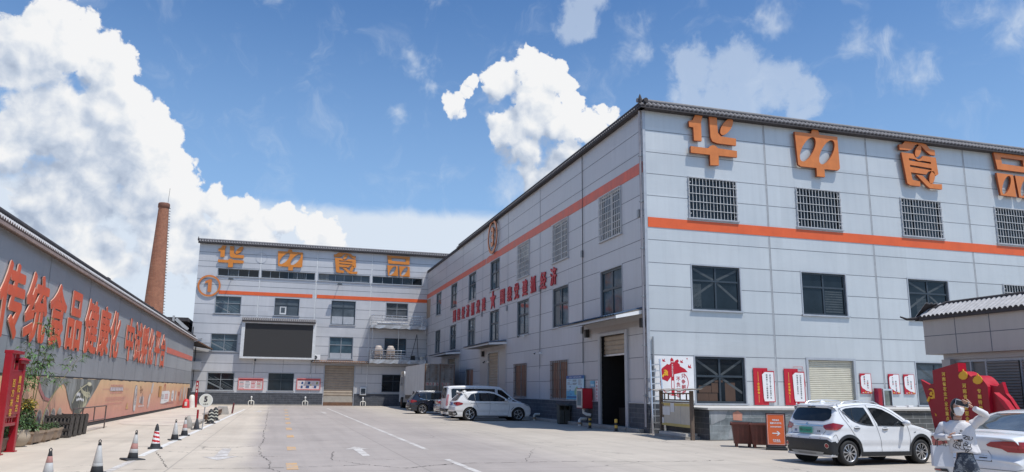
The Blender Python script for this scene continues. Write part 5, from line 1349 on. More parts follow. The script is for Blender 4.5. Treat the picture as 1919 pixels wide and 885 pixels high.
shutter(gh, westward(GX + 0.24)(), -19.8, 0.05, -18.65, 2.78, SHUT_G, d=0.0, pitch=0.09)
shutter(gh, westward(GX + 0.24)(), -18.55, 0.05, -17.25, 2.78, SHUT_G, d=0.0, pitch=0.09)
shutter(gh, westward(GX + 0.24)(), -17.15, 0.05, -15.65, 2.78, SHUT_G, d=0.0, pitch=0.09)
b = MB()
tile_eave(b, (GX + 0.55, 22.0, 4.36), (GX + 0.55, 8.0, 4.36), (-1, 0, 0), 0.72, 0, ROOFTILE_L, ridge=None, under=ROOFDARK, rise=0.46, pitch=0.185, r=0.075)
tile_eave(b, (GX - 0.1, 21.75, 4.36), (GX + 6, 21.75, 4.36), (0, 1, 0), 0.5, 0, ROOFTILE_L, ridge=None, under=ROOFDARK, rise=0.46, pitch=0.185, r=0.075)
b.quad((GX + 0.5, 8, 4.78), (GX + 0.5, 21.8, 4.78), (GX + 5.6, 21.8, 4.78), (GX + 5.6, 8, 4.78), ROOFDARK)
b.build('roof_tiles', gh)
b = MB()
b.tube([(GX + 0.55, 8, 4.84), (GX + 0.55, 21.4, 4.84)], 0.07, ROOFDARK, 8)
hip = [(GX + 0.55, 21.4, 4.86), (GX + 0.3, 21.7, 4.68), (GX + 0.05, 21.95, 4.46), (GX - 0.15, 22.15, 4.33), (GX - 0.35, 22.35, 4.32), (GX - 0.5, 22.5, 4.42)]
b.tube(hip, [0.07, 0.065, 0.06, 0.055, 0.045, 0.025], ROOFDARK, 8)
b.build('ridge', gh)

# ================================================================== VEHICLES
def paint(name, col, metal=0.0):
    m = mat(name, col, 0.25, metal, var=0.04, scale=1.5, coat=0.8)
    return m
CAR_W = paint('white_car_paint', (0.74, 0.75, 0.76)); CAR_W2 = paint('white_car_paint_warm', (0.70, 0.70, 0.69)); CAR_K = paint('dark_blue_car_paint', (0.012, 0.016, 0.028), 0.2)
CAR_S = paint('silver_car_paint', (0.42, 0.43, 0.44), 0.6)
CARGLASS = glass_mat('car_glass', (0.010, 0.012, 0.014), 0.03, 0.6, var=0.6, scale=2.0)
CARGLASS_C = glass_mat('car_glass_clear', (0.10, 0.115, 0.125), 0.03, 0.9, var=0.5, scale=1.2)
CLAD = mat('black_cladding', (0.022, 0.024, 0.027), 0.55, var=0.15)
TYRE = mat('tyre_rubber', (0.018, 0.018, 0.018), 0.8, var=0.25)
RIM = mat('alloy_rim', (0.52, 0.52, 0.53), 0.3, 0.8, var=0.08); RIM_D = mat('dark_rim', (0.05, 0.05, 0.052), 0.4, 0.5)
TAIL = mat('tail_lamp_red', (0.30, 0.008, 0.015), 0.12, var=0.25, scale=6, coat=0.6); TAIL_L = mat('tail_lamp_light', (0.55, 0.10, 0.11), 0.12, coat=0.6)
HEADL = mat('headlamp', (0.30, 0.33, 0.36), 0.08, 0.3, coat=0.8)
CHROME = mat('chrome_trim', (0.60, 0.60, 0.60), 0.15, 0.95, var=0.05)
GAP = mat('panel_gap', (0.05, 0.05, 0.052), 0.8, var=0)
GREENP = mat('green_plate', (0.03, 0.30, 0.22), 0.4, var=0.05); BLUEP = mat('blue_plate', (0.02, 0.06, 0.30), 0.4, var=0.05); YELP = mat('yellow_plate', (0.7, 0.45, 0.05), 0.4)
SKID = mat('silver_skid_plate', (0.48, 0.48, 0.47), 0.4, 0.4)

def catmull(pts, n=6):
    out = []
    for i in range(len(pts) - 1):
        p0 = Vector(pts[max(i - 1, 0)]); p1 = Vector(pts[i]); p2 = Vector(pts[i + 1]); p3 = Vector(pts[min(i + 2, len(pts) - 1)])
        for k in range(n):
            t = k / n
            out.append(0.5 * ((2 * p1) + (p2 - p0) * t + (2 * p0 - 5 * p1 + 4 * p2 - p3) * t * t + (3 * p1 - p0 - 3 * p2 + p3) * t ** 3))
    out.append(Vector(pts[-1]))
    return out

class Car:
    """x forward from the rear bumper, y to the left, z up; the shell is swept from a side profile and a plan/tumblehome law"""
    def __init__(s, profile, L, Wd, belt, roof, zbot, tumble=0.16, plan=0.10, planp=4.0, r=0.07, cam=(0.03, 0.10), rear_top=1.0, lower=0.95):
        s.L, s.W, s.belt, s.roof, s.zb, s.tumble, s.pa, s.pp, s.r, s.cam, s.lower = L, Wd, belt, roof, zbot, tumble, plan, planp, r, cam, lower
        s.P = catmull(profile, 6)
        s.N = []
        for i in range(len(s.P)):
            d = s.P[min(i + 1, len(s.P) - 1)] - s.P[max(i - 1, 0)]
            s.N.append(Vector((-d.y, d.x)).normalized())      # outward for a rear-to-front chain over the roof
        imax = max(range(len(s.P)), key=lambda i: s.P[i].y)
        s.rear = [i for i in range(imax) if s.P[i].x < L * 0.35]
        s.frontc = [i for i in range(imax, len(s.P))]
    def side(s, x, z):
        u = abs(2 * x / s.L - 1); w = s.W / 2 * (1 - s.pa * u ** s.pp)
        if z < 0.62: k = s.lower + (1 - s.lower) * max(0.0, min(1.0, (z - s.zb) / (0.62 - s.zb))) ** 0.6
        elif z < s.belt: k = 1.0 - 0.012 * (z - 0.62) / max(0.05, s.belt - 0.62)
        else: k = 0.988 - s.tumble * (z - s.belt) / (s.roof - s.belt)
        k -= 0.014 * math.exp(-((z - 0.47) / 0.07) ** 2)
        k += 0.010 * math.exp(-((z - (s.belt - 0.10)) / 0.05) ** 2)
        return w * k
    def c(s, i): return s.cam[0] + (s.cam[1] - s.cam[0]) * abs(s.N[i].x) ** 2
    def shell(s, m, arches, dark, name='body', parent=None):
        pts = [(p.copy(), n.copy(), s.cam[0] + (s.cam[1] - s.cam[0]) * abs(n.x) ** 2, s.r) for p, n in zip(s.P, s.N)]
        # underside
        a, b = s.P[-1], s.P[0]
        for k in range(0, 13):
            t = k / 12; x = a.x + (b.x - a.x) * t
            pts.append((Vector((x, s.zb - 0.03)), Vector((0, -1)), 0.0, 0.04))
        NR, NA, NT_ = 14, 4, 8
        rows = []
        for p, n, c, r in pts:
            sp = Vector((min(max(p.x, 0.25 * s.L), 0.75 * s.L), 0.62))
            ye = s.side(min(max(p.x, 0.02), s.L - .02), p.y); f = ((ye - r) / ye) ** 2
            pe = p - n * c * f; q = pe - n * r
            ye = s.side(q.x, q.y)
            row = []
            for k in range(NR):
                w = k / NR; g_ = sp + (q - sp) * w
                row.append((g_.x, s.side(g_.x, g_.y), g_.y))
            for k in range(NA + 1):
                th = pi / 2 * k / NA; g_ = q + n * r * sin(th)
                row.append((g_.x, ye - r + r * cos(th), g_.y))
            for k in range(1, NT_ + 1):
                y = (ye - r) * (1 - k / NT_); g_ = p - n * c * (y / ye) ** 2
                row.append((g_.x, y, g_.y))
            rows.append(row)
        M_ = len(rows[0]); vs = []; fs = []
        for row in rows: vs += row
        for row in rows: vs += [(x, -y, z) for x, y, z in row]
        R = len(rows); off = R * M_
        for i in range(R):
            j = (i + 1) % R
            for k in range(M_ - 1):
                fs.append((i * M_ + k, j * M_ + k, j * M_ + k + 1, i * M_ + k + 1))
                fs.append((off + i * M_ + k + 1, off + j * M_ + k + 1, off + j * M_ + k, off + i * M_ + k))
        me = bpy.data.meshes.new(name); me.from_pydata(vs, [], fs)
        bm = bmesh.new(); bm.from_mesh(me)
        bmesh.ops.remove_doubles(bm, verts=bm.verts, dist=0.0008)
        bmesh.ops.dissolve_degenerate(bm, edges=bm.edges, dist=0.0005)
        bmesh.ops.recalc_face_normals(bm, faces=bm.faces)
        bm.to_mesh(me); bm.free()
        bm = bmesh.new(); bm.from_mesh(me)
        lay = bm.faces.layers.int.new('arch')
        n = 40
        for ax, az, ra in arches:
            for f in bm.faces:
                q = f.calc_center_median()
                f[lay] = 1 if abs(q.y) > s.W / 2 - 0.28 and abs(q.x - ax) < ra + 0.25 and abs(q.z - az) < ra + 0.25 else 0
            for k in range(n):
                d = Vector((cos(2 * pi * (k + .5) / n), 0, sin(2 * pi * (k + .5) / n))); co = Vector((ax, 0, az)) + d * ra * cos(pi / n)
                fs_ = [f for f in bm.faces if f[lay] == 1]
                ge = list({e for f in fs_ for e in f.edges}); gv = list({v for f in fs_ for v in f.verts})
                bmesh.ops.bisect_plane(bm, geom=gv + ge + fs_, dist=1e-6, plane_co=co, plane_no=d)
                for f in bm.faces:
                    if f[lay] == 1 and (f.calc_center_median() - co).dot(d) > 0: f[lay] = 0
            bmesh.ops.delete(bm, geom=[f for f in bm.faces if f[lay] == 1], context='FACES')
        for f in bm.faces: f.smooth = True; f.material_index = 1 if f.normal.z < -0.85 else 0
        for ax, az, ra in arches:
            for sg in (1, -1):
                o_, i_ = [], []
                for k in range(n):
                    x = ax + ra * cos(2 * pi * k / n); z = az + ra * sin(2 * pi * k / n)
                    o_.append(bm.verts.new((x, sg * (s.side(x, z) + 0.001), z))); i_.append(bm.verts.new((x, sg * (s.W / 2 - 0.3), z)))
                for k in range(n):
                    if az + ra * sin(2 * pi * (k + .5) / n) < s.zb + 0.02: continue
                    f = bm.faces.new((o_[k], o_[(k + 1) % n], i_[(k + 1) % n], i_[k])); f.material_index = 1
                f = bm.faces.new(i_); f.material_index = 1
        bm.faces.layers.int.remove(lay)
        bm.to_mesh(me); bm.free()
        me.materials.append(m); me.materials.append(dark)
        out = me
        ob = bpy.data.objects.new(name, out); COL.objects.link(ob)
        if parent: ob.parent = parent
        return ob
    # -- patches that follow the shell
    def tess(s, poly, step):
        P2 = [Vector(p) for p in poly]; dense = []
        for i, p in enumerate(P2):
            q = P2[(i + 1) % len(P2)]; n = max(1, int((q - p).length / step))
            dense += [p + (q - p) * k / n for k in range(n)]
        xs = [p.x for p in P2]; ys = [p.y for p in P2]; inner = []
        def inside(x, y):
            r = False; j = len(P2) - 1
            for i in range(len(P2)):
                if (P2[i].y > y) != (P2[j].y > y) and x < (P2[j].x - P2[i].x) * (y - P2[i].y) / (P2[j].y - P2[i].y) + P2[i].x: r = not r
                j = i
            return r
        y = min(ys) + step * 0.5
        while y < max(ys):
            x = min(xs) + step * 0.5
            while x < max(xs):
                if inside(x, y): inner.append(Vector((x, y)))
                x += step
            y += step
        n = len(dense)
        res = geometry.delaunay_2d_cdt(dense + inner, [(i, (i + 1) % n) for i in range(n)], [list(range(n))], 1, 1e-5)
        return res[0], res[2]
    def side_patch(s, mb, poly, off, m, sides=(1, -1), step=0.09):
        V, F = s.tess(poly, step)
        for sg in sides:
            mb.add([(v.x, sg * (s.side(v.x, v.y) + off), v.y) for v in V], [f if sg < 0 else f[::-1] for f in F], m, True)
    def strip_side(s, mb, pts, w, off, m, sides=(1, -1)):
        P2 = catmull(pts, 6) if len(pts) > 2 else [Vector(pts[0]).lerp(Vector(pts[1]), k / 12) for k in range(13)]
        vs = []
        for i, p in enumerate(P2):
            d = (P2[min(i + 1, len(P2) - 1)] - P2[max(i - 1, 0)]).normalized(); n = Vector((-d.y, d.x)) * w / 2
            vs += [p + n, p - n]
        for sg in sides:
            mb.add([(v.x, sg * (s.side(v.x, v.y) + off), v.y) for v in vs], [(2 * i, 2 * i + 1, 2 * i + 3, 2 * i + 2) for i in range(len(P2) - 1)], m, True)
    def contour(s, z, end):
        idx = s.rear if end == 'rear' else s.frontc
        best = None
        for a, b in zip(idx[:-1], idx[1:]):
            za, zb_ = s.P[a].y, s.P[b].y
            if min(za, zb_) <= z <= max(za, zb_) and za != zb_:
                t = (z - za) / (zb_ - za); best = s.P[a].lerp(s.P[b], t), a; break
        if best is None:
            i = idx[0] if end == 'rear' else idx[-1]; best = s.P[i], i
        p, i = best; sg = 1 if end == 'rear' else -1
        c = s.c(i); r = s.r; ye = s.side(p.x + sg * (c + r), z)
        pts = []
        for k in range(13):
            y = (ye - r) * k / 12; pts.append((p.x + sg * c * (y / ye) ** 2, y))
        cx = pts[-1][0] + sg * r; cy = ye - r
        for k in range(1, 7):
            th = pi / 2 * k / 6; pts.append((cx - sg * r * cos(th), cy + r * sin(th)))
        for k in range(1, 16):
            x = cx + sg * k * 0.06; pts.append((x, s.side(x, z)))
        return pts
    def wrap_patch(s, mb, poly, off, m, end='rear', sides=(1, -1), step=0.05, smooth=True):
        """poly in (arc length round the corner from the centre line, z)"""
        V, F = s.tess(poly, step); W_ = []
        for v in V:
            pts = s.contour(v.y, end); d = abs(v.x); acc = 0
            for a, b in zip(pts[:-1], pts[1:]):
                l = hypot(b[0] - a[0], b[1] - a[1])
                if acc + l >= d or b is pts[-1]:
                    t = (d - acc) / l if l else 0
                    x = a[0] + (b[0] - a[0]) * t; y = a[1] + (b[1] - a[1]) * t
                    nx, ny = (b[1] - a[1]) / l, -(b[0] - a[0]) / l
                    if end == 'rear': nx, ny = -nx, -ny
                    if end == 'rear': nx, ny = -(b[1] - a[1]) / l, (b[0] - a[0]) / l
                    W_.append((x + nx * off, math.copysign(y + ny * off, v.x) if v.x else y + ny * off, v.y)); break
                acc += l
        for sg in sides:
            mb.add([(x, sg * y, z) for x, y, z in W_], [f if (sg > 0) == (end == 'rear') else f[::-1] for f in F], m, smooth)
    def top_patch(s, mb, z0, z1, end, yw0, yw1, off, m, nv=10):
        """glass lying on the profile between heights z0 < z1, half-widths yw0 at the bottom and yw1 at the top"""
        idx = s.rear if end == 'rear' else s.frontc[::-1]
        sel = [i for i in idx if z0 - 1e-6 <= s.P[i].y <= z1 + 1e-6]
        vs = []
        for i in sel:
            t = (s.P[i].y - z0) / (z1 - z0); yw = yw0 + (yw1 - yw0) * t; ye = s.side(s.P[i].x, s.P[i].y)
            for k in range(nv + 1):
                y = -yw + 2 * yw * k / nv; g_ = s.P[i] + s.N[i] * (off - s.c(i) * (y / ye) ** 2); vs.append((g_.x, y, g_.y))
        n = nv + 1
        mb.add(vs, [(i * n + k, i * n + k + 1, (i + 1) * n + k + 1, (i + 1) * n + k) for i in range(len(sel) - 1) for k in range(nv)], m, True)

def wheel(parent, x, y, r, wd, spokes, m_sp, m_back=None, style=0):
    """wheel > tyre, rim"""
    sg = 1 if y > 0 else -1
    hub = MB()
    f = lambda prof, mb, m, n=30: mb.add([(x + rr * cos(2 * pi * k / n), y + sg * t, r + rr * sin(2 * pi * k / n)) for rr, t in prof for k in range(n)],
                                      [(i * n + k, i * n + (k + 1) % n, (i + 1) * n + (k + 1) % n, (i + 1) * n + k) for i in range(len(prof) - 1) for k in range(n)], m, True)
    f([(r * 0.66, -wd), (r * 0.9, -wd), (r * 0.985, -wd * 0.88), (r, -wd * 0.6), (r, -wd * 0.4), (r * 0.985, -wd * 0.1), (r * 0.93, 0.0), (r * 0.72, 0.008), (r * 0.68, -0.01), (r * 0.68, -wd * 0.6)], hub, TYRE)
    w = hub.build('wheel', parent)
    rb = MB()
    f([(r * 0.70, 0.0), (r * 0.685, 0.008), (r * 0.64, -0.004), (r * 0.62, -0.05)], rb, m_sp)
    f([(r * 0.63, -0.07), (0.0, -0.075)], rb, m_back or BLACK)
    for k in range(spokes):
        a = 2 * pi * k / spokes
        if style == 0:
            for da in (-0.09, 0.09):
                a0, a1 = a + da * 0.4, a + da + 0.12
                p = [(r * 0.12, a0 - 0.16), (r * 0.12, a0 + 0.16), (r * 0.655, a1 + 0.055), (r * 0.655, a1 - 0.055)]
                rb.add([(x + q * cos(t) * sg, y + sg * (-0.012 if q > r * .3 else 0.0), r + q * sin(t)) for q, t in p], [(0, 1, 2, 3)], m_sp)
        else:
            p = [(r * 0.1, a - 0.3), (r * 0.1, a + 0.3), (r * 0.4, a + 0.22), (r * 0.655, a + 0.28 if style == 2 else a + 0.12), (r * 0.655, a + 0.02), (r * 0.4, a + 0.02)]
            rb.add([(x + q * cos(t) * sg, y + sg * (-0.012 if q > r * .3 else 0.0), r + q * sin(t)) for q, t in p], [(0, 1, 2, 3, 4, 5)], m_sp)
    n = 14; rb.add([(x + r * 0.13 * cos(2 * pi * k / n), y + sg * 0.006, r + r * 0.13 * sin(2 * pi * k / n)) for k in range(n)], [tuple(range(n))], m_sp)
    rb.build('rim', w)
def four_wheels(t, car, ax0, ax1, r, wd=0.2, inset=0.02, spokes=10, m_sp=None, style=0):
    for x in (ax0, ax1):
        for sg in (1, -1): wheel(t, x, sg * (car.W / 2 - inset), r, wd, spokes, m_sp or RIM, style=style)
def arch_trim(car, mb, x, z, r0, r1, m, a0=-12, a1=192, off=0.014):
    pts = [(x + r1 * cos(radians(a)), z + r1 * sin(radians(a))) for a in range(a0, a1 + 1, 8)]
    pts += [(x + r0 * cos(radians(a)), z + r0 * sin(radians(a))) for a in range(a1, a0 - 1, -8)]
    car.side_patch(mb, pts, off, m, step=0.07)
def mirror(t, car, x, z, m, cap=None):
    for sg in (1, -1):
        b = MB(); y = car.side(x, z)
        b.ball((x + 0.02, sg * (y + 0.13), z + 0.05), (0.075, 0.12, 0.075), m, 12, 8)
        b.bar((x + 0.03, sg * (y - 0.02), z - 0.01), (x + 0.03, sg * (y + 0.1), z + 0.02), 0.06, 0.035, cap or CLAD)
        b.build('wing_mirror', t)
def handles(t, car, spots, m):
    for x, z in spots:
        for sg in (1, -1):
            b = MB(); y = car.side(x, z) + 0.018
            b.tube([(x - 0.09, sg * (y - 0.02), z), (x - 0.06, sg * y, z + 0.005), (x + 0.05, sg * y, z + 0.005), (x + 0.09, sg * (y - 0.02), z)], 0.014, m, 6)
            b.build('door_handle', t)
def panes(t, car, polys, m, off=0.006):
    for p in polys:
        for sg in (1, -1):
            b = MB(); car.side_patch(b, p, off, m, sides=(sg,)); b.build('window', t)
def part(t, name, fn):
    b = MB(); fn(b); return b.build(name, t)
def lamp_pair(t, car, name, poly, off, m, end, extra=None):
    for sg in (1, -1):
        b = MB(); car.wrap_patch(b, poly, off, m, end, sides=(sg,), step=0.04)
        if extra: car.wrap_patch(b, extra[0], off + 0.003, extra[1], end, sides=(sg,), step=0.04)
        b.build(name, t)
def plate(t, car, z, m, text, tm, x_off=0.02, y0=0.0, w=0.44, h=0.14):
    x = car.contour(z, 'rear')[0][0] - x_off
    b = MB(); b.box(x - 0.008, y0 - w / 2, z - h / 2, x, y0 + w / 2, z + h / 2, m)
    b.text(text, lambda u, v, d: (x - 0.010 - d, y0 - u, z + v), h * 0.52, tm, width=w * 0.84)
    return b.build('number_plate', t)

# ---- white small electric SUV, front right
def small_suv():
    t = thing('parked_car', 'white small SUV with black cladding and green number plate', 'car', (0, 0, 0), world=False)
    prof = [(0.14, 0.24), (0.05, 0.36), (0.015, 0.52), (0.03, 0.70), (0.10, 0.775), (0.13, 0.92), (0.17, 1.05), (0.29, 1.27), (0.37, 1.41), (0.36, 1.475), (0.55, 1.52), (1.0, 1.555), (1.5, 1.565), (1.95, 1.53), (2.3, 1.44),
            (2.7, 1.23), (3.02, 1.04), (3.3, 0.97), (3.65, 0.88), (3.88, 0.78), (4.0, 0.66), (4.03, 0.50), (4.0, 0.36), (3.9, 0.24)]
    c = Car(prof, 4.03, 1.76, 1.02, 1.565, 0.24, tumble=0.17, plan=0.11, r=0.08, cam=(0.03, 0.11))
    rx, fx, R_ = 0.70, 3.23, 0.315
    c.shell(CAR_W, [(rx, R_ + 0.01, 0.375), (fx, R_ + 0.01, 0.375)], BLACK, parent=t)
    def clad(b):
        for x in (rx, fx): arch_trim(c, b, x, R_ + 0.01, 0.37, 0.445, CLAD)
        c.side_patch(b, [(1.08, 0.225), (2.86, 0.225), (2.84, 0.33), (1.10, 0.34)], 0.016, CLAD)
        c.side_patch(b, [(0.20, 0.30), (0.34, 0.26), (0.32, 0.56), (0.2, 0.60)], 0.012, CLAD); c.side_patch(b, [(3.62, 0.28), (3.86, 0.3), (3.86, 0.48), (3.64, 0.44)], 0.012, CLAD)
        c.wrap_patch(b, [(-0.0, 0.27), (0.80, 0.27), (0.98, 0.30), (0.96, 0.60), (0.83, 0.585), (0.72, 0.64), (-0.0, 0.64)], 0.010, CLAD, step=0.06)
    part(t, 'cladding', clad)
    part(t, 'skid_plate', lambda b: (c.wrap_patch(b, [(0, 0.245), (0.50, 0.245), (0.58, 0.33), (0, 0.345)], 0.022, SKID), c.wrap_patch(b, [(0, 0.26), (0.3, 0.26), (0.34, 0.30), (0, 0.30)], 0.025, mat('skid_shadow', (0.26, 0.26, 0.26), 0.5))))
    for sg in (1, -1):
        def refl(b):
            c.wrap_patch(b, ellipse(0.70, 0.49, 0.06, 0.06, 16), 0.014, CHROME, sides=(sg,)); c.wrap_patch(b, ellipse(0.70, 0.49, 0.05, 0.05, 16), 0.018, TAIL, sides=(sg,))
        part(t, 'rear_fog_lamp', refl)
    panes(t, c, ([(0.62, 1.37), (0.74, 1.41), (1.08, 1.435), (1.36, 1.43), (1.47, 1.22), (1.54, 1.0), (1.30, 1.015), (1.05, 1.06), (0.86, 1.14), (0.72, 1.26)],
                 [(1.50, 1.43), (1.75, 1.425), (1.98, 1.385), (2.25, 1.27), (2.5, 1.13), (2.66, 1.02), (2.62, 0.985), (2.2, 0.985), (1.70, 1.0), (1.62, 1.16)]), CARGLASS)
    part(t, 'window_divider', lambda b: c.strip_side(b, [(0.92, 1.11), (0.90, 1.25), (0.93, 1.41)], 0.018, 0.009, CLAD))
    part(t, 'window_trim', lambda b: (c.strip_side(b, [(0.60, 1.34), (0.70, 1.25), (0.86, 1.12), (1.05, 1.045), (1.30, 1.0), (1.55, 0.985)], 0.022, 0.008, CLAD), c.strip_side(b, [(1.69, 0.985), (2.2, 0.972), (2.64, 0.97)], 0.022, 0.008, CLAD)))
    def rw(b):
        c.wrap_patch(b, [(0, 1.08), (0.52, 1.085), (0.66, 1.14), (0.69, 1.22), (0.62, 1.37), (0.5, 1.405), (0, 1.415)], 0.007, CARGLASS)
    part(t, 'rear_window', rw)
    part(t, 'windscreen', lambda b: c.top_patch(b, 1.08, 1.44, 'front', 0.66, 0.55, 0.006, CARGLASS))
    def spoiler(b):
        c.wrap_patch(b, [(0, 1.42), (0.5, 1.41), (0.62, 1.39), (0.60, 1.47), (0, 1.50)], 0.03, CAR_W)
        c.wrap_patch(b, [(0, 1.425), (0.14, 1.425), (0.14, 1.452), (0, 1.452)], 0.034, CLAD)
    part(t, 'rear_spoiler', spoiler)
    def hatch(b):
        c.wrap_patch(b, [(0, 0.955), (0.52, 0.95), (0.55, 0.985), (0, 0.995)], 0.012, CHROME)
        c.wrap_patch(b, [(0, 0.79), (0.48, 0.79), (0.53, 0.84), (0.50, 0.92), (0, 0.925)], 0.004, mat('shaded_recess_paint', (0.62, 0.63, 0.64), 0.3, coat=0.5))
        for s_ in ([(0.0, 0.765), (0.50, 0.765), (0.50, 0.757), (0.0, 0.757)], [(0.55, 0.765), (0.62, 0.86), (0.63, 0.86), (0.56, 0.757)]): c.wrap_patch(b, s_, 0.006, GAP)
        c.wrap_patch(b, ellipse(0.0, 1.005, 0.035, 0.035, 12), 0.016, CHROME, sides=(1,))
        for s0 in (0.52, 0.2): c.wrap_patch(b, ellipse(s0, 0.665, 0.012, 0.012, 8), 0.006, GAP)
    part(t, 'tailgate_trim', hatch)
    def badges(b):
        c.wrap_patch(b, rect(0.36, 0.81, 0.46, 0.84), 0.007, BLUEP, sides=(1,)); c.wrap_patch(b, rect(0.36, 0.85, 0.47, 0.865), 0.007, GAP, sides=(1,))
        c.wrap_patch(b, rect(0.37, 0.815, 0.40, 0.855), 0.008, GAP, sides=(-1,)); c.wrap_patch(b, rect(0.42, 0.815, 0.455, 0.855), 0.008, GAP, sides=(-1,))
    part(t, 'badges', badges)
    lamp_pair(t, c, 'tail_lamp', [(0.53, 0.985), (0.60, 1.0), (0.80, 1.05), (1.12, 1.0), (1.02, 0.91), (0.92, 0.87), (0.62, 0.875), (0.55, 0.93)], 0.012, TAIL, 'rear', ([(0.62, 0.885), (0.88, 0.88), (0.93, 0.905), (0.62, 0.915)], TAIL_L))
    lamp_pair(t, c, 'headlamp', [(0.50, 0.76), (0.70, 0.80), (0.95, 0.84), (0.92, 0.78), (0.66, 0.71), (0.52, 0.70)], 0.010, HEADL, 'front')
    part(t, 'panel_gaps', lambda b: [c.strip_side(b, p, 0.009, 0.004, GAP) for p in ([(0.50, 1.38), (0.56, 1.2), (0.70, 1.0), (0.82, 0.85), (0.90, 0.74)], [(1.44, 1.5), (1.55, 1.25), (1.63, 1.0), (1.73, 0.75), (1.79, 0.5), (1.80, 0.34)], [(2.72, 1.0), (2.80, 0.8), (2.82, 0.55), (2.78, 0.36)], [(0.5, 1.38), (0.75, 1.45), (1.44, 1.5), (1.9, 1.46), (2.3, 1.31), (2.72, 1.04)], [(2.85, 1.02), (3.3, 0.92), (3.7, 0.82)], [(0.20, 0.70), (0.30, 0.76), (0.36, 0.62)])])
    part(t, 'side_indicator', lambda b: c.side_patch(b, [(2.95, 0.80), (3.06, 0.83), (3.02, 0.795)], 0.008, CLAD))
    for sg in (1, -1):
        def rails(b, sg=sg):
            b.tube([(0.72, sg * 0.63, 1.51), (0.85, sg * 0.62, 1.575), (1.4, sg * 0.61, 1.605), (1.9, sg * 0.60, 1.575), (2.1, sg * 0.59, 1.49)], 0.016, ALU, 8)
        part(t, 'roof_rail', rails)
    part(t, 'roof_antenna', lambda b: b.add([(0.62, -0.03, 1.535), (0.62, 0.03, 1.535), (0.82, 0.02, 1.55), (0.82, -0.02, 1.55), (0.70, 0, 1.61)], [(0, 1, 4), (1, 2, 4), (2, 3, 4), (3, 0, 4)], CAR_W))
    for x, z in ((0.98, 0.93), (1.94, 0.90)):
        for sg in (1, -1):
            b = MB(); c.side_patch(b, ellipse(x, z, 0.105, 0.045, 18), 0.005, CHROME, sides=(sg,)); c.side_patch(b, ellipse(x, z - 0.005, 0.075, 0.03, 16), 0.008, FRAME_G, sides=(sg,))
            y = c.side(x, z) + 0.03; b.tube([(x - 0.1, sg * (y - 0.02), z + 0.01), (x, sg * y, z + 0.016), (x + 0.1, sg * (y - 0.02), z + 0.01)], 0.016, CAR_W, 6); b.build('door_handle', t)
    mirror(t, c, 2.56, 1.0, CAR_W)
    plate(t, c, 0.855, GREENP, '豫A·D36669', P_TXT, 0.03, 0.0, 0.46, 0.15)
    four_wheels(t, c, rx, fx, R_, 0.19, 0.03, 10, RIM, style=2)
    return t, c
t, c_ = small_suv()
hd = radians(5.5)
t.scale = (0.925, 0.94, 0.95)
t.location = (13.15 - 0.60 * cos(hd) - 0.74 * sin(hd), 15.94 - 0.66 * sin(hd) + 0.74 * cos(hd) + 0.05, 0); t.rotation_euler = (0, 0, hd)

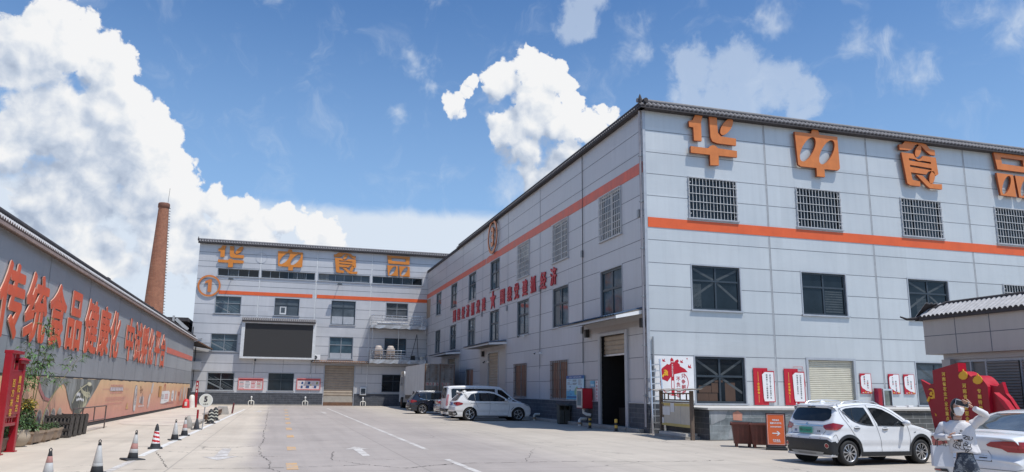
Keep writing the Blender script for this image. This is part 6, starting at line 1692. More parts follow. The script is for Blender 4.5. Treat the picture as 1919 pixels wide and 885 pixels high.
# ---- white sedan at the right edge, tail towards us
def sedan(name, label, paint_m, rear_only=False, plate_m=BLUEP):
    t = thing(name, label, 'car', (0, 0, 0), world=False)
    prof = [(0.12, 0.24), (0.04, 0.34), (0.0, 0.50), (0.02, 0.66), (0.07, 0.74), (0.06, 0.86), (0.05, 0.97), (0.09, 1.035), (0.30, 1.07), (0.62, 1.10), (1.0, 1.24), (1.4, 1.38), (1.8, 1.44), (2.25, 1.455), (2.6, 1.42),
            (3.0, 1.26), (3.45, 1.02), (3.8, 0.96), (4.25, 0.86), (4.5, 0.76), (4.62, 0.62), (4.64, 0.46), (4.6, 0.34), (4.48, 0.24)]
    c = Car(prof, 4.64, 1.82, 0.98, 1.455, 0.24, tumble=0.22, plan=0.10, r=0.09, cam=(0.025, 0.12))
    rx, fx, R_ = 0.95, 3.65, 0.325
    c.shell(paint_m, [(rx, R_, 0.37), (fx, R_, 0.37)], BLACK, parent=t)
    panes(t, c, ([(0.98, 1.06), (1.2, 1.21), (1.5, 1.33), (1.9, 1.37), (2.02, 1.365), (2.0, 1.0), (1.2, 1.0)], [(2.08, 1.365), (2.4, 1.36), (2.75, 1.24), (3.2, 1.0), (2.06, 0.99)]), CARGLASS)
    part(t, 'chrome_strip', lambda b: (c.strip_side(b, [(0.95, 1.03), (1.2, 0.985), (2.2, 0.975), (3.22, 0.985)], 0.018, 0.008, CHROME), c.strip_side(b, [(0.95, 1.05), (1.2, 1.235), (1.5, 1.35), (1.9, 1.392), (2.4, 1.38), (2.8, 1.24), (3.22, 1.0)], 0.016, 0.007, CHROME)))
    part(t, 'rear_window', lambda b: c.top_patch(b, 1.105, 1.39, 'rear', 0.72, 0.56, 0.006, CARGLASS_C))
    part(t, 'windscreen', lambda b: c.top_patch(b, 1.04, 1.40, 'front', 0.74, 0.56, 0.006, CARGLASS))
    def lid(b):
        c.wrap_patch(b, [(0, 0.80), (0.34, 0.80), (0.40, 0.70), (0.43, 0.64), (0, 0.64)], 0.003, GAP); c.wrap_patch(b, [(0, 0.80), (0.33, 0.80), (0.41, 0.70), (0.41, 0.65), (0, 0.65)], 0.006, paint_m)
        c.wrap_patch(b, rect(0.20, 0.685, 0.34, 0.70), 0.010, GAP, sides=(-1,))
        c.wrap_patch(b, [(0, 0.52), (0.78, 0.52), (0.95, 0.56), (0.95, 0.565), (0.78, 0.527), (0, 0.527)], 0.008, GAP)
        c.wrap_patch(b, [(0, 0.24), (0.84, 0.24), (0.88, 0.30), (0, 0.31)], 0.008, CLAD)
    part(t, 'boot_lid_trim', lid)
    for sg in (1, -1): part(t, 'bumper_reflector', lambda b: (c.wrap_patch(b, [(0.42, 0.40), (0.86, 0.395), (0.92, 0.42), (0.46, 0.45)], 0.010, CLAD, sides=(sg,)), c.wrap_patch(b, [(0.60, 0.405), (0.85, 0.40), (0.90, 0.415), (0.62, 0.435)], 0.014, TAIL, sides=(sg,))))
    lamp_pair(t, c, 'tail_lamp', [(0.34, 0.90), (0.42, 0.945), (0.62, 0.965), (0.9, 0.965), (1.03, 0.93), (1.22, 0.82), (1.0, 0.80), (0.66, 0.80), (0.58, 0.845), (0.36, 0.875)], 0.026, TAIL, 'rear', ([(0.55, 0.905), (0.85, 0.90), (1.0, 0.86), (0.62, 0.875)], mat('tail_lamp_mid', (0.40, 0.02, 0.03), 0.12, coat=0.6)))
    lamp_pair(t, c, 'headlamp', [(0.45, 0.74), (0.70, 0.80), (1.0, 0.83), (0.95, 0.74), (0.66, 0.69)], 0.010, HEADL, 'front')
    part(t, 'panel_gaps', lambda b: [c.strip_side(b, p, 0.009, 0.004, GAP) for p in ([(2.03, 1.0), (2.05, 0.7), (2.0, 0.32)], [(3.1, 0.98), (3.12, 0.7), (3.05, 0.34)], [(1.2, 1.0), (1.28, 0.8), (1.3, 0.6)], [(0.24, 0.9), (0.30, 0.74), (0.55, 0.62)], [(1.3, 0.32), (3.05, 0.32)])])
    part(t, 'shoulder_line', lambda b: c.strip_side(b, [(0.30, 0.945), (1.5, 0.93), (3.0, 0.91)], 0.012, 0.004, GAP))
    handles(t, c, [(1.32, 0.86), (2.28, 0.85)], paint_m)
    mirror(t, c, 2.95, 0.98, paint_m)
    plate(t, c, 0.725, plate_m, '豫A·8Q271', P_WH, 0.02) if False else None
    four_wheels(t, c, rx, fx, R_, 0.2, 0.03, 5, RIM, style=0)
    return t, c
t, _c = sedan('parked_car', 'white sedan with long red tail lamps behind the person at right edge', CAR_W)
t.location = (10.95, 10.45, 0); t.rotation_euler = (0, 0, radians(1))

# ---- white SUV in the middle distance
def big_suv(label, paint_m, L, H, rx, fx, R_, rails=True, roof_clad=False, fastback=0.0, clad_m=None, tail=True, spokes=5):
    t = thing('parked_car', label, 'car', (0, 0, 0), world=False)
    k = L / 4.7; hh = H / 1.66
    prof = [(0.13, 0.25), (0.05, 0.36), (0.0, 0.55), (0.03, 0.74), (0.09, 0.86), (0.12, 1.0), (0.20, 1.12), (0.38, 1.34), (0.54, 1.52), (0.52, 1.57), (0.9, 1.62), (1.5, 1.66), (2.1, 1.655), (2.55, 1.58),
            (3.0, 1.36), (3.4, 1.13), (3.75, 1.08), (4.2, 1.00), (4.5, 0.88), (4.66, 0.72), (4.7, 0.52), (4.66, 0.36), (4.52, 0.25)]
    prof = [(x * k, z * hh) for x, z in prof]
    c = Car(prof, L, 1.88, 1.08 * hh, H, 0.25, tumble=0.19, plan=0.11, r=0.09, cam=(0.03, 0.12))
    c.shell(paint_m, [(rx, R_, R_ + 0.055), (fx, R_, R_ + 0.055)], BLACK, parent=t)
    s_ = lambda pts: [(x * k, z * hh) for x, z in pts]
    panes(t, c, (s_([(0.82, 1.17), (0.92, 1.33), (1.05, 1.47), (1.23, 1.51), (1.29, 1.09), (1.1, 1.10)]), s_([(1.25, 1.51), (1.4, 1.54), (2.1, 1.545), (2.15, 1.085), (1.6, 1.085), (1.31, 1.09)]), s_([(2.12, 1.545), (2.42, 1.50), (2.85, 1.31), (3.2, 1.12), (3.1, 1.085), (2.17, 1.085)])), CARGLASS)
    part(t, 'window_divider', lambda b: [c.strip_side(b, s_(p), 0.035, 0.009, CLAD) for p in ([(1.28, 1.09), (1.22, 1.53)], [(2.15, 1.08), (2.10, 1.55)])])
    part(t, 'rear_window', lambda b: c.wrap_patch(b, s_([(0, 1.10), (0.58, 1.11), (0.74, 1.16), (0.66, 1.45), (0.5, 1.50), (0, 1.51)]), 0.007, CARGLASS))
    part(t, 'windscreen', lambda b: c.top_patch(b, 1.15 * hh, 1.57 * hh, 'front', 0.72, 0.58, 0.006, CARGLASS))
    lamp_pair(t, c, 'tail_lamp', s_([(0.48, 1.0), (0.68, 1.03), (0.95, 1.04), (1.22, 0.98), (1.2, 0.90), (0.95, 0.83), (0.7, 0.86), (0.5, 0.92)]), 0.012, TAIL, 'rear')
    lamp_pair(t, c, 'headlamp', s_([(0.5, 0.86), (0.75, 0.9), (1.1, 0.95), (1.02, 0.84), (0.7, 0.77)]), 0.010, HEADL, 'front')
    part(t, 'panel_gaps', lambda b: [c.strip_side(b, s_(p), 0.011, 0.004, GAP) for p in ([(2.12, 1.08), (2.14, 0.7), (2.10, 0.36)], [(3.22, 1.08), (3.28, 0.75), (3.2, 0.36)], [(1.28, 1.09), (1.36, 0.9), (1.45, 0.72)])])
    part(t, 'shoulder_line', lambda b: c.strip_side(b, s_([(1.0, 0.985), (2.0, 0.965), (3.2, 0.94)]), 0.014, 0.005, GAP))
    def low(b):
        c.wrap_patch(b, s_([(0, 0.27), (0.82, 0.27), (0.98, 0.36), (0.90, 0.55), (0.72, 0.50), (0, 0.50)]), 0.010, clad_m or CLAD)
        c.wrap_patch(b, s_([(0.55, 0.34), (0.85, 0.34), (0.9, 0.42), (0.6, 0.44)]), 0.014, SKID)
        c.side_patch(b, s_([(1.35, 0.24), (3.2, 0.24), (3.2, 0.29), (1.35, 0.29)]), 0.012, clad_m or CLAD)
        if clad_m:
            for x in (rx, fx): arch_trim(c, b, x, R_, R_ + 0.05, R_ + 0.10, clad_m)
    part(t, 'lower_trim', low)
    part(t, 'side_vent', lambda b: c.side_patch(b, s_([(3.42, 0.62), (3.56, 0.78), (3.53, 0.78), (3.38, 0.62)]), 0.008, CLAD))
    handles(t, c, [(1.42 * k, 0.98 * hh), (2.3 * k, 0.96 * hh)], CHROME if roof_clad else paint_m)
    mirror(t, c, 3.02 * k, 1.1 * hh, paint_m)
    if rails:
        for sg in (1, -1):
            part(t, 'roof_rail', lambda b: b.tube([(0.75 * k, sg * 0.66, H - 0.05), (0.95 * k, sg * 0.65, H + 0.02), (2.2 * k, sg * 0.63, H + 0.03), (2.45 * k, sg * 0.62, H - 0.05)], 0.02, CLAD if not roof_clad else ALU, 8))
    if roof_clad:
        part(t, 'window_chrome', lambda b: c.strip_side(b, s_([(0.80, 1.16), (1.1, 1.075), (1.6, 1.06), (3.2, 1.075)]), 0.03, 0.010, CHROME))
    plate(t, c, 0.93 * hh, BLUEP, '豫A', P_WH, 0.02)
    four_wheels(t, c, rx, fx, R_, 0.24, 0.03, spokes, RIM, style=0)
    return t, c
t, _c = big_suv('white SUV with grey alloy wheels parked nose to the long wall', CAR_W2, 4.7, 1.65, 0.98, 3.82, 0.36, rails=False)
t.location = (9.55, 44.1, 0); t.rotation_euler = (0, 0, 0)
part(t, 'roof_antenna', lambda b: b.add([(0.75, -0.03, 1.60), (0.75, 0.03, 1.60), (0.98, 0.02, 1.62), (0.98, -0.02, 1.62), (0.84, 0, 1.69)], [(0, 1, 4), (1, 2, 4), (2, 3, 4), (3, 0, 4)], CAR_W2))
t, _c = big_suv('dark blue-black estate SUV in front of the container truck', CAR_K, 4.75, 1.56, 1.02, 3.75, 0.345, rails=True, roof_clad=True)
t.location = (9.06, 56.4, 0); t.rotation_euler = (0, 0, 0)
t, _c = sedan('parked_car', 'silver sedan tail peeking out between dark SUV and white van', CAR_S)
t.location = (10.28, 52.4, 0)

# ---- white van behind the SUV
def van():
    t = thing('parked_van', 'white passenger van with dark side windows behind the white SUV', 'van', (0, 0, 0), world=False)
    prof = [(0.12, 0.27), (0.04, 0.38), (0.0, 0.52), (0.02, 0.60), (0.05, 1.1), (0.10, 1.55), (0.16, 1.84), (0.24, 1.91), (0.7, 1.955), (1.6, 1.975), (2.8, 1.965), (3.3, 1.93), (3.55, 1.86),
            (4.0, 1.52), (4.35, 1.24), (4.55, 1.12), (4.85, 1.02), (5.05, 0.86), (5.13, 0.66), (5.12, 0.45), (5.0, 0.27)]
    c = Car(prof, 5.13, 1.90, 1.12, 1.975, 0.27, tumble=0.10, plan=0.10, planp=6.0, r=0.09, cam=(0.03, 0.07))
    rx, fx, R_ = 0.98, 4.05, 0.335
    c.shell(CAR_W, [(rx, R_, 0.39), (fx, R_, 0.39)], BLACK, parent=t)
    panes(t, c, ([(0.42, 1.22), (0.40, 1.72), (0.50, 1.77), (1.74, 1.77), (1.74, 1.2), (0.5, 1.2)], [(1.76, 1.77), (3.12, 1.77), (3.12, 1.2), (1.76, 1.2)], [(3.28, 1.74), (3.55, 1.70), (3.95, 1.38), (4.18, 1.17), (3.9, 1.14), (3.30, 1.16)], [(4.25, 1.14), (4.50, 1.02), (4.62, 0.98), (4.4, 0.98), (4.2, 1.05)]), CARGLASS)
    part(t, 'window_divider', lambda b: c.strip_side(b, [(1.75, 1.2), (1.75, 1.77)], 0.03, 0.009, CLAD))
    part(t, 'rear_window', lambda b: c.wrap_patch(b, [(0, 1.18), (0.62, 1.18), (0.70, 1.25), (0.66, 1.76), (0.56, 1.82), (0, 1.82)], 0.007, CARGLASS))
    part(t, 'windscreen', lambda b: c.top_patch(b, 1.22, 1.84, 'front', 0.78, 0.70, 0.006, CARGLASS))
    lamp_pair(t, c, 'tail_lamp', [(0.80, 0.78), (0.90, 0.74), (0.97, 0.80), (0.96, 1.40), (0.86, 1.44), (0.83, 1.1)], 0.010, mat('tail_lamp_pale', (0.50, 0.22, 0.24), 0.15, coat=0.5), 'rear')
    lamp_pair(t, c, 'headlamp', [(0.5, 0.86), (0.8, 0.95), (1.05, 0.98), (0.98, 0.80), (0.66, 0.72)], 0.010, HEADL, 'front')
    part(t, 'rear_bumper', lambda b: c.wrap_patch(b, [(0, 0.40), (0.95, 0.40), (1.0, 0.58), (0, 0.60)], 0.02, CLAD))
    part(t, 'panel_gaps', lambda b: ([c.strip_side(b, p, 0.012, 0.004, GAP) for p in ([(3.2, 1.85), (3.2, 0.36)], [(1.75, 1.85), (1.72, 0.9), (1.6, 0.36)], [(0.45, 0.95), (3.2, 0.93)])], c.wrap_patch(b, rect(0.36, 0.62, 0.48, 0.65), 0.006, GAP, sides=(-1,))))
    handles(t, c, [(1.95, 1.05), (3.4, 1.04)], CLAD)
    mirror(t, c, 3.95, 1.15, CAR_W)
    four_wheels(t, c, rx, fx, R_, 0.22, 0.03, 5, RIM, style=0)
    return t
t = van(); t.location = (9.78, 47.45, 0)

# ---- container truck
TR = mat('weathered_white_container', (0.52, 0.52, 0.50), 0.6, var=0.12, scale=0.8, streak=0.3, bump=0.0)
TRD = mat('rusty_grey_container', (0.27, 0.255, 0.235), 0.7, var=0.3, scale=1.2, streak=0.4, col2=(0.20, 0.14, 0.10))
tk = thing('container_truck', 'white box container truck with rusty ribbed rear doors', 'truck', (11.36, 62, 0))
b = MB()
x0, x1, y0, y1, z0, z1 = 11.36, 13.80, 62.05, 72.0, 1.22, 3.74
n = 66
for xs, s_ in ((x0, -1), (x1, 1)):
    for k in range(n):
        ya, yb = y0 + 0.12 + (y1 - y0 - 0.2) * k / n, y0 + 0.12 + (y1 - y0 - 0.2) * (k + 1) / n
        d = (0, 0.035, 0.035, 0)[k % 4]; e = (0, 0.035, 0.035, 0)[(k + 1) % 4]
        b.quad((xs - s_ * d, ya, z0 + 0.12), (xs - s_ * e, yb, z0 + 0.12), (xs - s_ * e, yb, z1 - 0.1), (xs - s_ * d, ya, z1 - 0.1), TR)
b.box(x0 + 0.05, y0 + 0.06, z0 + 0.02, x1 - 0.05, y1 - 0.02, z1 - 0.03, TR)
for xa in (x0, x1 - 0.1): b.box(xa, y0, z1 - 0.1, xa + 0.1, y1, z1, TR); b.box(xa, y0, z0, xa + 0.1, y1, z0 + 0.13, TR)
b.box(x0, y1 - 0.1, z0, x1, y1, z1, TR)
b.build('container', tk)
b = MB()
b.box(x0 + 0.02, y0 - 0.0, z0 + 0.03, x1 - 0.02, y0 + 0.05, z1 - 0.02, TRD)
for x in (x0, x0 + 1.20, x1 - 0.08): b.box(x, y0 - 0.05, z0, x + 0.06, y0 - 0.001, z1, RUST)
for z in (z0, z1 - 0.08, 1.75, 2.3, 2.72, 3.2): b.box(x0 + 0.062, y0 - 0.035, z, x1 - 0.082, y0 - 0.002, z + 0.07, TRD)
for x in (x0 + 0.32, x0 + 0.92, x0 + 1.55, x0 + 2.1): b.tube([(x, y0 - 0.07, z0 + 0.05), (x, y0 - 0.07, z1 - 0.05)], 0.025, TRD, 6)
for x in (x0 + 0.25, x0 + 0.85, x0 + 1.48, x0 + 2.03):
    for z in (1.5, 2.5, 3.45): b.box(x, y0 - 0.09, z, x + 0.14, y0 - 0.04, z + 0.06, RUST)
PLW = mat('dirty_white_patch', (0.52, 0.46, 0.40), 0.6, var=0.2)
for xa, xb in ((x0 + 0.08, x0 + 0.62), (x0 + 0.66, x0 + 1.12), (x0 + 1.4, x0 + 2.15)): b.box(xa, y0 - 0.037, 2.02, xb, y0 - 0.03, 2.27, PLW)
for s_, xc in (('豫A', x0 + 0.35), ('15', x0 + 0.89), ('B2', x0 + 1.62), ('7', x0 + 2.02)): b.text(s_, front(y0 - 0.04)(xc, 2.145), 0.2, P_RED, width=0.22 * len(s_) if s_ != '7' else 0.12)
b.build('rear_doors', tk)
b = MB(); b.box(x0 + 0.5, 62.3, 0.85, x1 - 0.5, 75.2, 1.2, BLACK); b.box(x0 + 0.1, 62.1, 0.55, x1 - 0.1, 62.25, 0.68, RUST); b.box(x0 + 0.05, 62.2, 0.9, x1 - 0.05, 71.9, 1.2, BLACK); b.build('chassis', tk)
b = MB()
cp = [(72.3, 1.0), (72.3, 3.1), (72.6, 3.35), (74.0, 3.4), (74.5, 3.2), (74.9, 2.2), (75.0, 1.5), (75.0, 0.55), (72.6, 0.55)]
b.prism(cp, [], lambda u, v, d: (x0 - 0.02 + d, u, v), 2.46, CAR_W2); b.quad((x0 - 0.03, 73.0, 2.05), (x0 - 0.03, 74.6, 2.05), (x0 - 0.03, 74.2, 2.85), (x0 - 0.03, 73.0, 2.85), CARGLASS)
b.build('cab', tk)
def truck_wheel(y, x):
    b = MB(); n = 24
    for xa, xb in ((x, x + 0.55),):
        vs = [(xx, y + 0.5 * cos(2 * pi * k / n), 0.5 + 0.5 * sin(2 * pi * k / n)) for xx in (xa, xb) for k in range(n)]
        b.add(vs, [(k, (k + 1) % n, n + (k + 1) % n, n + k) for k in range(n)], TYRE, True); b.add(vs[:n], [tuple(range(n))], TYRE); b.add(vs[n:], [tuple(range(n))[::-1]], TYRE)
        b.add([(xa - 0.004, y + 0.28 * cos(2 * pi * k / n), 0.5 + 0.28 * sin(2 * pi * k / n)) for k in range(n)], [tuple(range(n))], RUST)
    b.build('wheel', tk)
for y in (63.4, 64.7, 74.0):
    truck_wheel(y, x0 + 0.02); truck_wheel(y, x1 - 0.57)

# ================================================================== THINGS IN THE YARD
CONE_W = mat('dirty_white_cone', (0.55, 0.55, 0.54), 0.5, var=0.18, scale=6); CONE_P = mat('faded_pink_band', (0.52, 0.27, 0.24), 0.5, var=0.15); CONE_R = mat('cone_red', (0.52, 0.03, 0.035), 0.45, var=0.1)
CONE_K = mat('cone_base_rubber', (0.028, 0.03, 0.034), 0.7, var=0.2); CONE_G = mat('dusty_grey_cone', (0.07, 0.075, 0.085), 0.7, var=0.2); CONE_C = mat('cone_cream', (0.55, 0.55, 0.46), 0.5, var=0.12)
def cone(x, y, label, h=0.66, bands=None, rz=0.2, base=0.2, group='traffic cones along the white line', tip=True, lean=(0, 0)):
    t = thing('traffic_cone', label, 'traffic cone', (x, y, 0), rz, group, world=False)
    t.rotation_euler = (lean[0], lean[1], rz); t.scale = (0.9, 0.9, 0.88)
    b = MB(); b.add([(sx * base * k, sy * base * k, z) for k, z in ((1.0, 0.0), (1.0, 0.022), (0.93, 0.04)) for sx, sy in ((-1, -1), (1, -1), (1, 1), (-1, 1))],
                    [(0, 3, 2, 1)] + [(4 * r + i, 4 * r + (i + 1) % 4, 4 * r + 4 + (i + 1) % 4, 4 * r + 4 + i) for r in range(2) for i in range(4)] + [(8, 9, 10, 11)], CONE_K)
    b.build('base', t)
    R = lambda z: 0.135 * (1 - (z / h)) + 0.026 * (z / h)
    b = MB()
    for z0, z1, m in bands: b.lathe([(R(z0 * h) - 0.002, z0 * h), (R(z0 * h), z0 * h + 0.003), (R(z1 * h), z1 * h - 0.003)], m, 20)
    b.build('body', t)
    if tip:
        b = MB(); b.tube([(-0.018, 0, h - 0.005), (-0.022, 0, h + 0.03), (0, 0, h + 0.055), (0.022, 0, h + 0.03), (0.018, 0, h - 0.005)], 0.011, CONE_K, 6); b.build('ring_handle', t)
    return t
B1 = [(0.03, 0.26, CONE_K), (0.26, 0.42, CONE_W), (0.42, 0.68, CONE_W), (0.68, 0.86, CONE_P), (0.86, 1.0, CONE_K)]
B2 = [(0.03, 0.26, CONE_K), (0.26, 0.36, CONE_W), (0.36, 0.90, CONE_W), (0.90, 1.0, CONE_K)]
B3 = [(0.03, 0.26, CONE_K), (0.26, 0.40, CONE_W), (0.40, 0.60, CONE_P), (0.60, 0.92, CONE_W), (0.92, 1.0, CONE_K)]
cone(-3.53, 15.05, 'nearest grey-white cone with pink band at the bottom picture edge', 0.66, B1, 0.1)
cone(-3.16, 17.0, 'plain grey-white cone with black foot, second nearest in the cone row', 0.68, B2, 0.25)
cone(-3.04, 20.2, 'tilted white cone with pinkish middle band and black collar', 0.70, B3, 0.5, base=0.24, lean=(0.0, 0.05))
# striped cone: slanted red bands
t = thing('traffic_cone', 'cone with bold red and white slanted stripes and black tip', 'traffic cone', (-3.03, 23.7, 0), 0.15, 'traffic cones along the white line', world=False); t.scale = (0.92, 0.92, 0.84)
b = MB(); b.box(-0.2, -0.2, 0, 0.2, 0.2, 0.045, CONE_K); b.build('base', t, bevel=0.012)
b = MB(); h = 0.72; n = 24; R = lambda z: 0.14 * (1 - z / h) + 0.045 * (z / h)
b.lathe([(0.15, 0.04), (R(0.17) + .004, 0.17)], CONE_K, n); b.lathe([(R(0.56), 0.56), (R(0.68), 0.68), (0.03, 0.76), (0.0, 0.80)], CONE_K, n)
for k in range(n):
    a0, a1 = 2 * pi * k / n, 2 * pi * (k + 1) / n
    for j in range(26):
        z0, z1 = 0.17 + 0.015 * j, 0.185 + 0.015 * j
        ph = ((z0 - 0.17) / 0.13 + k / n * 1.0) % 1.0
        b.add([(R(z) * cos(a), R(z) * sin(a), z) for z, a in ((z0, a0), (z0, a1), (z1, a1), (z1, a0))], [(0, 1, 2, 3)], CONE_R if ph < 0.5 else P_WH, True)
b.build('body', t)
cone(-2.96, 27.4, 'slim pale cone with black foot beyond the red-striped one', 0.68, [(0.03, 0.30, CONE_K), (0.30, 0.91, CONE_W), (0.91, 1.0, CONE_K)], 0.3)
cone(-2.92, 29.8, 'pale cone with washed-out pink band before the speed sign', 0.68, [(0.03, 0.30, CONE_K), (0.30, 0.45, CONE_W), (0.45, 0.66, CONE_P), (0.66, 0.91, CONE_W), (0.91, 1.0, CONE_K)], 0.1)
t = cone(-2.92, 34.2, 'dusty dark grey cone with a red post standing in it', 0.56, [(0.03, 1.0, CONE_G)], 0.2, base=0.22, tip=False)
b = MB(); b.tube([(0, 0, 0.50), (0.0, 0, 0.88)], 0.045, RED_S, 10); b.build('post', t)
def chevron_cone(x, y, label):
    t = thing('traffic_cone', label, 'traffic cone', (x, y, 0), 0.3, 'chevron cones by the low beam', world=False); t.scale = (0.9, 0.9, 0.92)
    b = MB(); b.lathe([(0.26, 0), (0.26, 0.04), (0.2, 0.06), (0.0, 0.06)], CONE_K, 24); b.build('base', t)
    b = MB(); n = 24; h = 0.62; R = lambda z: 0.185 - 0.05 * z / h
    for k in range(n):
        a0, a1 = 2 * pi * k / n, 2 * pi * (k + 1) / n
        v = abs(((k / n * 4) % 1.0) - 0.5) * 2
        v1 = abs((((k + 1) / n * 4) % 1.0) - 0.5) * 2
        for j in range(10):
            za, zb_ = 0.10 + 0.055 * j - 0.06, 0.10 + 0.055 * (j + 1) - 0.06
            q = [max(0.06, min(h, z)) for z in (za + 0.06 * v, za + 0.06 * v1, zb_ + 0.06 * v1, zb_ + 0.06 * v)]
            b.add([(R(z) * cos(a), R(z) * sin(a), z) for z, a in zip(q, (a0, a1, a1, a0))], [(0, 1, 2, 3)], CONE_C if j in (2, 5, 8) else CONE_K, True)
    b.lathe([(R(h), h - 0.005), (0.07, 0.68), (0.06, 0.72), (0.0, 0.74)], CONE_K, n); b.build('body', t)
chevron_cone(-2.8, 39.6, 'black and cream chevron cone beside the low beam, nearer one')
chevron_cone(-2.86, 43.4, 'black and cream chevron cone beside the low beam, farther one')
t = thing('speed_sign', 'round white speed limit 5 sign on a thin pole', 'sign', (-2.74, 34.6, 0))
b = MB(); b.tube([(-2.74, 34.6, 0), (-2.68, 34.6, 1.3)], 0.018, FRAME_G, 8); b.build('pole', t)
fs5 = front(34.57)(-2.68, 1.14)
b = MB(); b.prism(ellipse(0, 0, 0.265, 0.265, 36), [], fs5, 0.02, mat('cream_disc', (0.66, 0.65, 0.56), 0.5, var=0.08), FRAME_G); a, hh = ring(0, 0, 0.235, 0.255, 36); b.prism(a, hh, lambda u, v, d: fs5(u, v, d + 0.022), 0.0, P_WH)
b.text('5', lambda u, v, d: fs5(u - 0.01, v + 0.05, 0.024), 0.23, P_TXT, bold=0.05); b.text('公里/时', lambda u, v, d: fs5(u, v - 0.15, 0.024), 0.05, P_TXT, width=0.19, bold=0.02); b.build('disc', t)
t = thing('low_beam', 'low dark beam with pale top and concrete end block beside the chevron cones', 'barrier', (-3.1, 47, 0))
b = MB(); b.box(-3.4, 37.6, 0.02, -3.2, 41.8, 0.12, CONC); b.box(-3.28, 41.6, 0.12, -3.12, 53.0, 0.36, RUST); b.box(-3.34, 41.5, 0.36, -3.08, 53.0, 0.40, mat('dusty_beam_top', (0.30, 0.25, 0.22), 0.8, var=0.2)); b.build('beam', t)
b = MB()
for y in (42.2, 45.6, 49.2, 52.4): b.box(-3.3, y, 0, -3.1, y + 0.25, 0.12, CONC)
b.build('support_block', t)
b = MB(); b.add([(-3.45, 53.1, 0), (-2.75, 53.1, 0), (-2.75, 54.6, 0), (-3.45, 54.6, 0), (-3.4, 53.2, 0.5), (-2.85, 53.2, 0.46), (-2.9, 54.4, 0.5), (-3.4, 54.4, 0.5)], [(0, 1, 5, 4), (1, 2, 6, 5), (2, 3, 7, 6), (3, 0, 4, 7), (4, 5, 6, 7)], CONC); b.build('end_block', t)
b = MB(); b.tube([(-2.62, 55.4, 0), (-2.55, 55.4, 0.68)], 0.06, mat('brown_red_post', (0.16, 0.05, 0.05), 0.6, var=0.2), 10); one('short_post', b, 'short brown-red post leaning at the end of the white line', 'post', (-2.6, 55.4, 0))
b = MB(); b.lathe([(0.16, 0.0), (0.18, 0.06), (0.14, 0.3), (0.05, 0.5), (0, 0.52)], CONC, 12, (-3.35, 35.3, 0)); one('concrete_stub', b, 'small pale concrete stub left of the red post cone', 'stub', (-3.35, 35.3, 0))
b = MB(); b.box(-6.42, 71.2, 0, -6.22, 71.4, 2.2, RED_S); fr_p = front(71.2)(-6.32, 0)
for z in (1.95, 1.65, 1.35): b.prism(rect(-0.04, z - 0.1, 0.04, z + 0.1), [], lambda u, v, d: fr_p(u, v, 0.004), 0, PVC)
one('red_post', b, 'tall slim red post with white marks near the shed end', 'post', (-6.32, 71.3, 0), bevel=0.015)
b = MB(); b.box(-6.72, 71.2, 0, -6.46, 71.42, 1.05, mat('orange_post', (0.55, 0.26, 0.03), 0.5, var=0.12)); b.tube([(-6.95, 71.6, 0), (-6.95, 71.6, 1.6)], 0.14, ROOFDARK, 8); one('orange_post', b, 'short orange post left of the tall slim red post', 'post', (-6.6, 71.3, 0), bevel=0.012)
b = MB(); b.lathe([(0.30, 0), (0.28, 0.25), (0.24, 0.55), (0.12, 0.72), (0, 0.74)], CONE_R, 16, (-6.9, 69.6, 0)); b.lathe([(0.3, 0), (0.24, 0.5), (0.2, 0.95), (0.1, 1.05), (0, 1.06)], PVC, 14, (-6.55, 70.2, 0)); b.box(-6.98, 69.3, 0.18, -6.8, 69.34, 0.5, PVC)
one('red_and_white_barrel', b, 'red barrel with a white one behind it at the shed end', 'barrel', (-6.8, 69.9, 0))

# ---- planters, plants and red board frame along the shed
LEAF = mat('green_leaf', (0.06, 0.115, 0.03), 0.5, var=0.4, scale=8); LEAF_D = mat('dark_leaf', (0.035, 0.07, 0.025), 0.5, var=0.4, scale=8); LEAF_B = mat('bamboo_leaf', (0.10, 0.20, 0.06), 0.5, var=0.3, scale=6)
LEAF_Y = mat('yellow_leaf', (0.50, 0.36, 0.06), 0.5, var=0.3, scale=9); STEMC = mat('stem', (0.12, 0.10, 0.05), 0.7, var=0.2); SOIL = mat('soil', (0.06, 0.045, 0.03), 0.95, var=0.3)
POT = mat('clay_brown_planter', (0.22, 0.155, 0.11), 0.7, var=0.22, scale=3); POT2 = mat('tan_planter', (0.33, 0.24, 0.17), 0.7, var=0.2, scale=3); CRATE = mat('dark_plastic_tray', (0.05, 0.042, 0.036), 0.6, var=0.25)
def leaf(mb, p, d, L, w, m, rnd, droop=0.3):
    p = Vector(p); d = Vector(d).normalized(); s = d.cross(Vector((rnd.uniform(-.4, .4), rnd.uniform(-.4, .4), 1))); s = s.normalized() if s.length > 1e-3 else Vector((1, 0, 0))
    mid = p + d * L * 0.5 + Vector((0, 0, 0.08 * L)); e = p + d * L - Vector((0, 0, droop * L))
    mb.add([p, mid + s * w / 2, e, mid - s * w / 2], [(0, 1, 2, 3)], m)
def bush(mb, c, r, n, m, L, w, rnd, mats=None):
    for _ in range(n):
        v = Vector((rnd.gauss(0, 1), rnd.gauss(0, 1), rnd.gauss(0, 1))).normalized(); q = rnd.random() ** 0.4
        k = 1 + 0.35 * sin(v.x * 5 + c[0] * 3) * cos(v.y * 4 + c[1] * 2)
        p = (c[0] + v.x * r[0] * q * k, c[1] + v.y * r[1] * q * k, c[2] + v.z * r[2] * q * k)
        leaf(mb, p, (v.x + rnd.uniform(-.6, .6), v.y + rnd.uniform(-.6, .6), v.z * 0.5 + rnd.uniform(-.2, .7)), L * rnd.uniform(.6, 1.3), w * rnd.uniform(.7, 1.2), rnd.choice(mats) if mats else m, rnd)
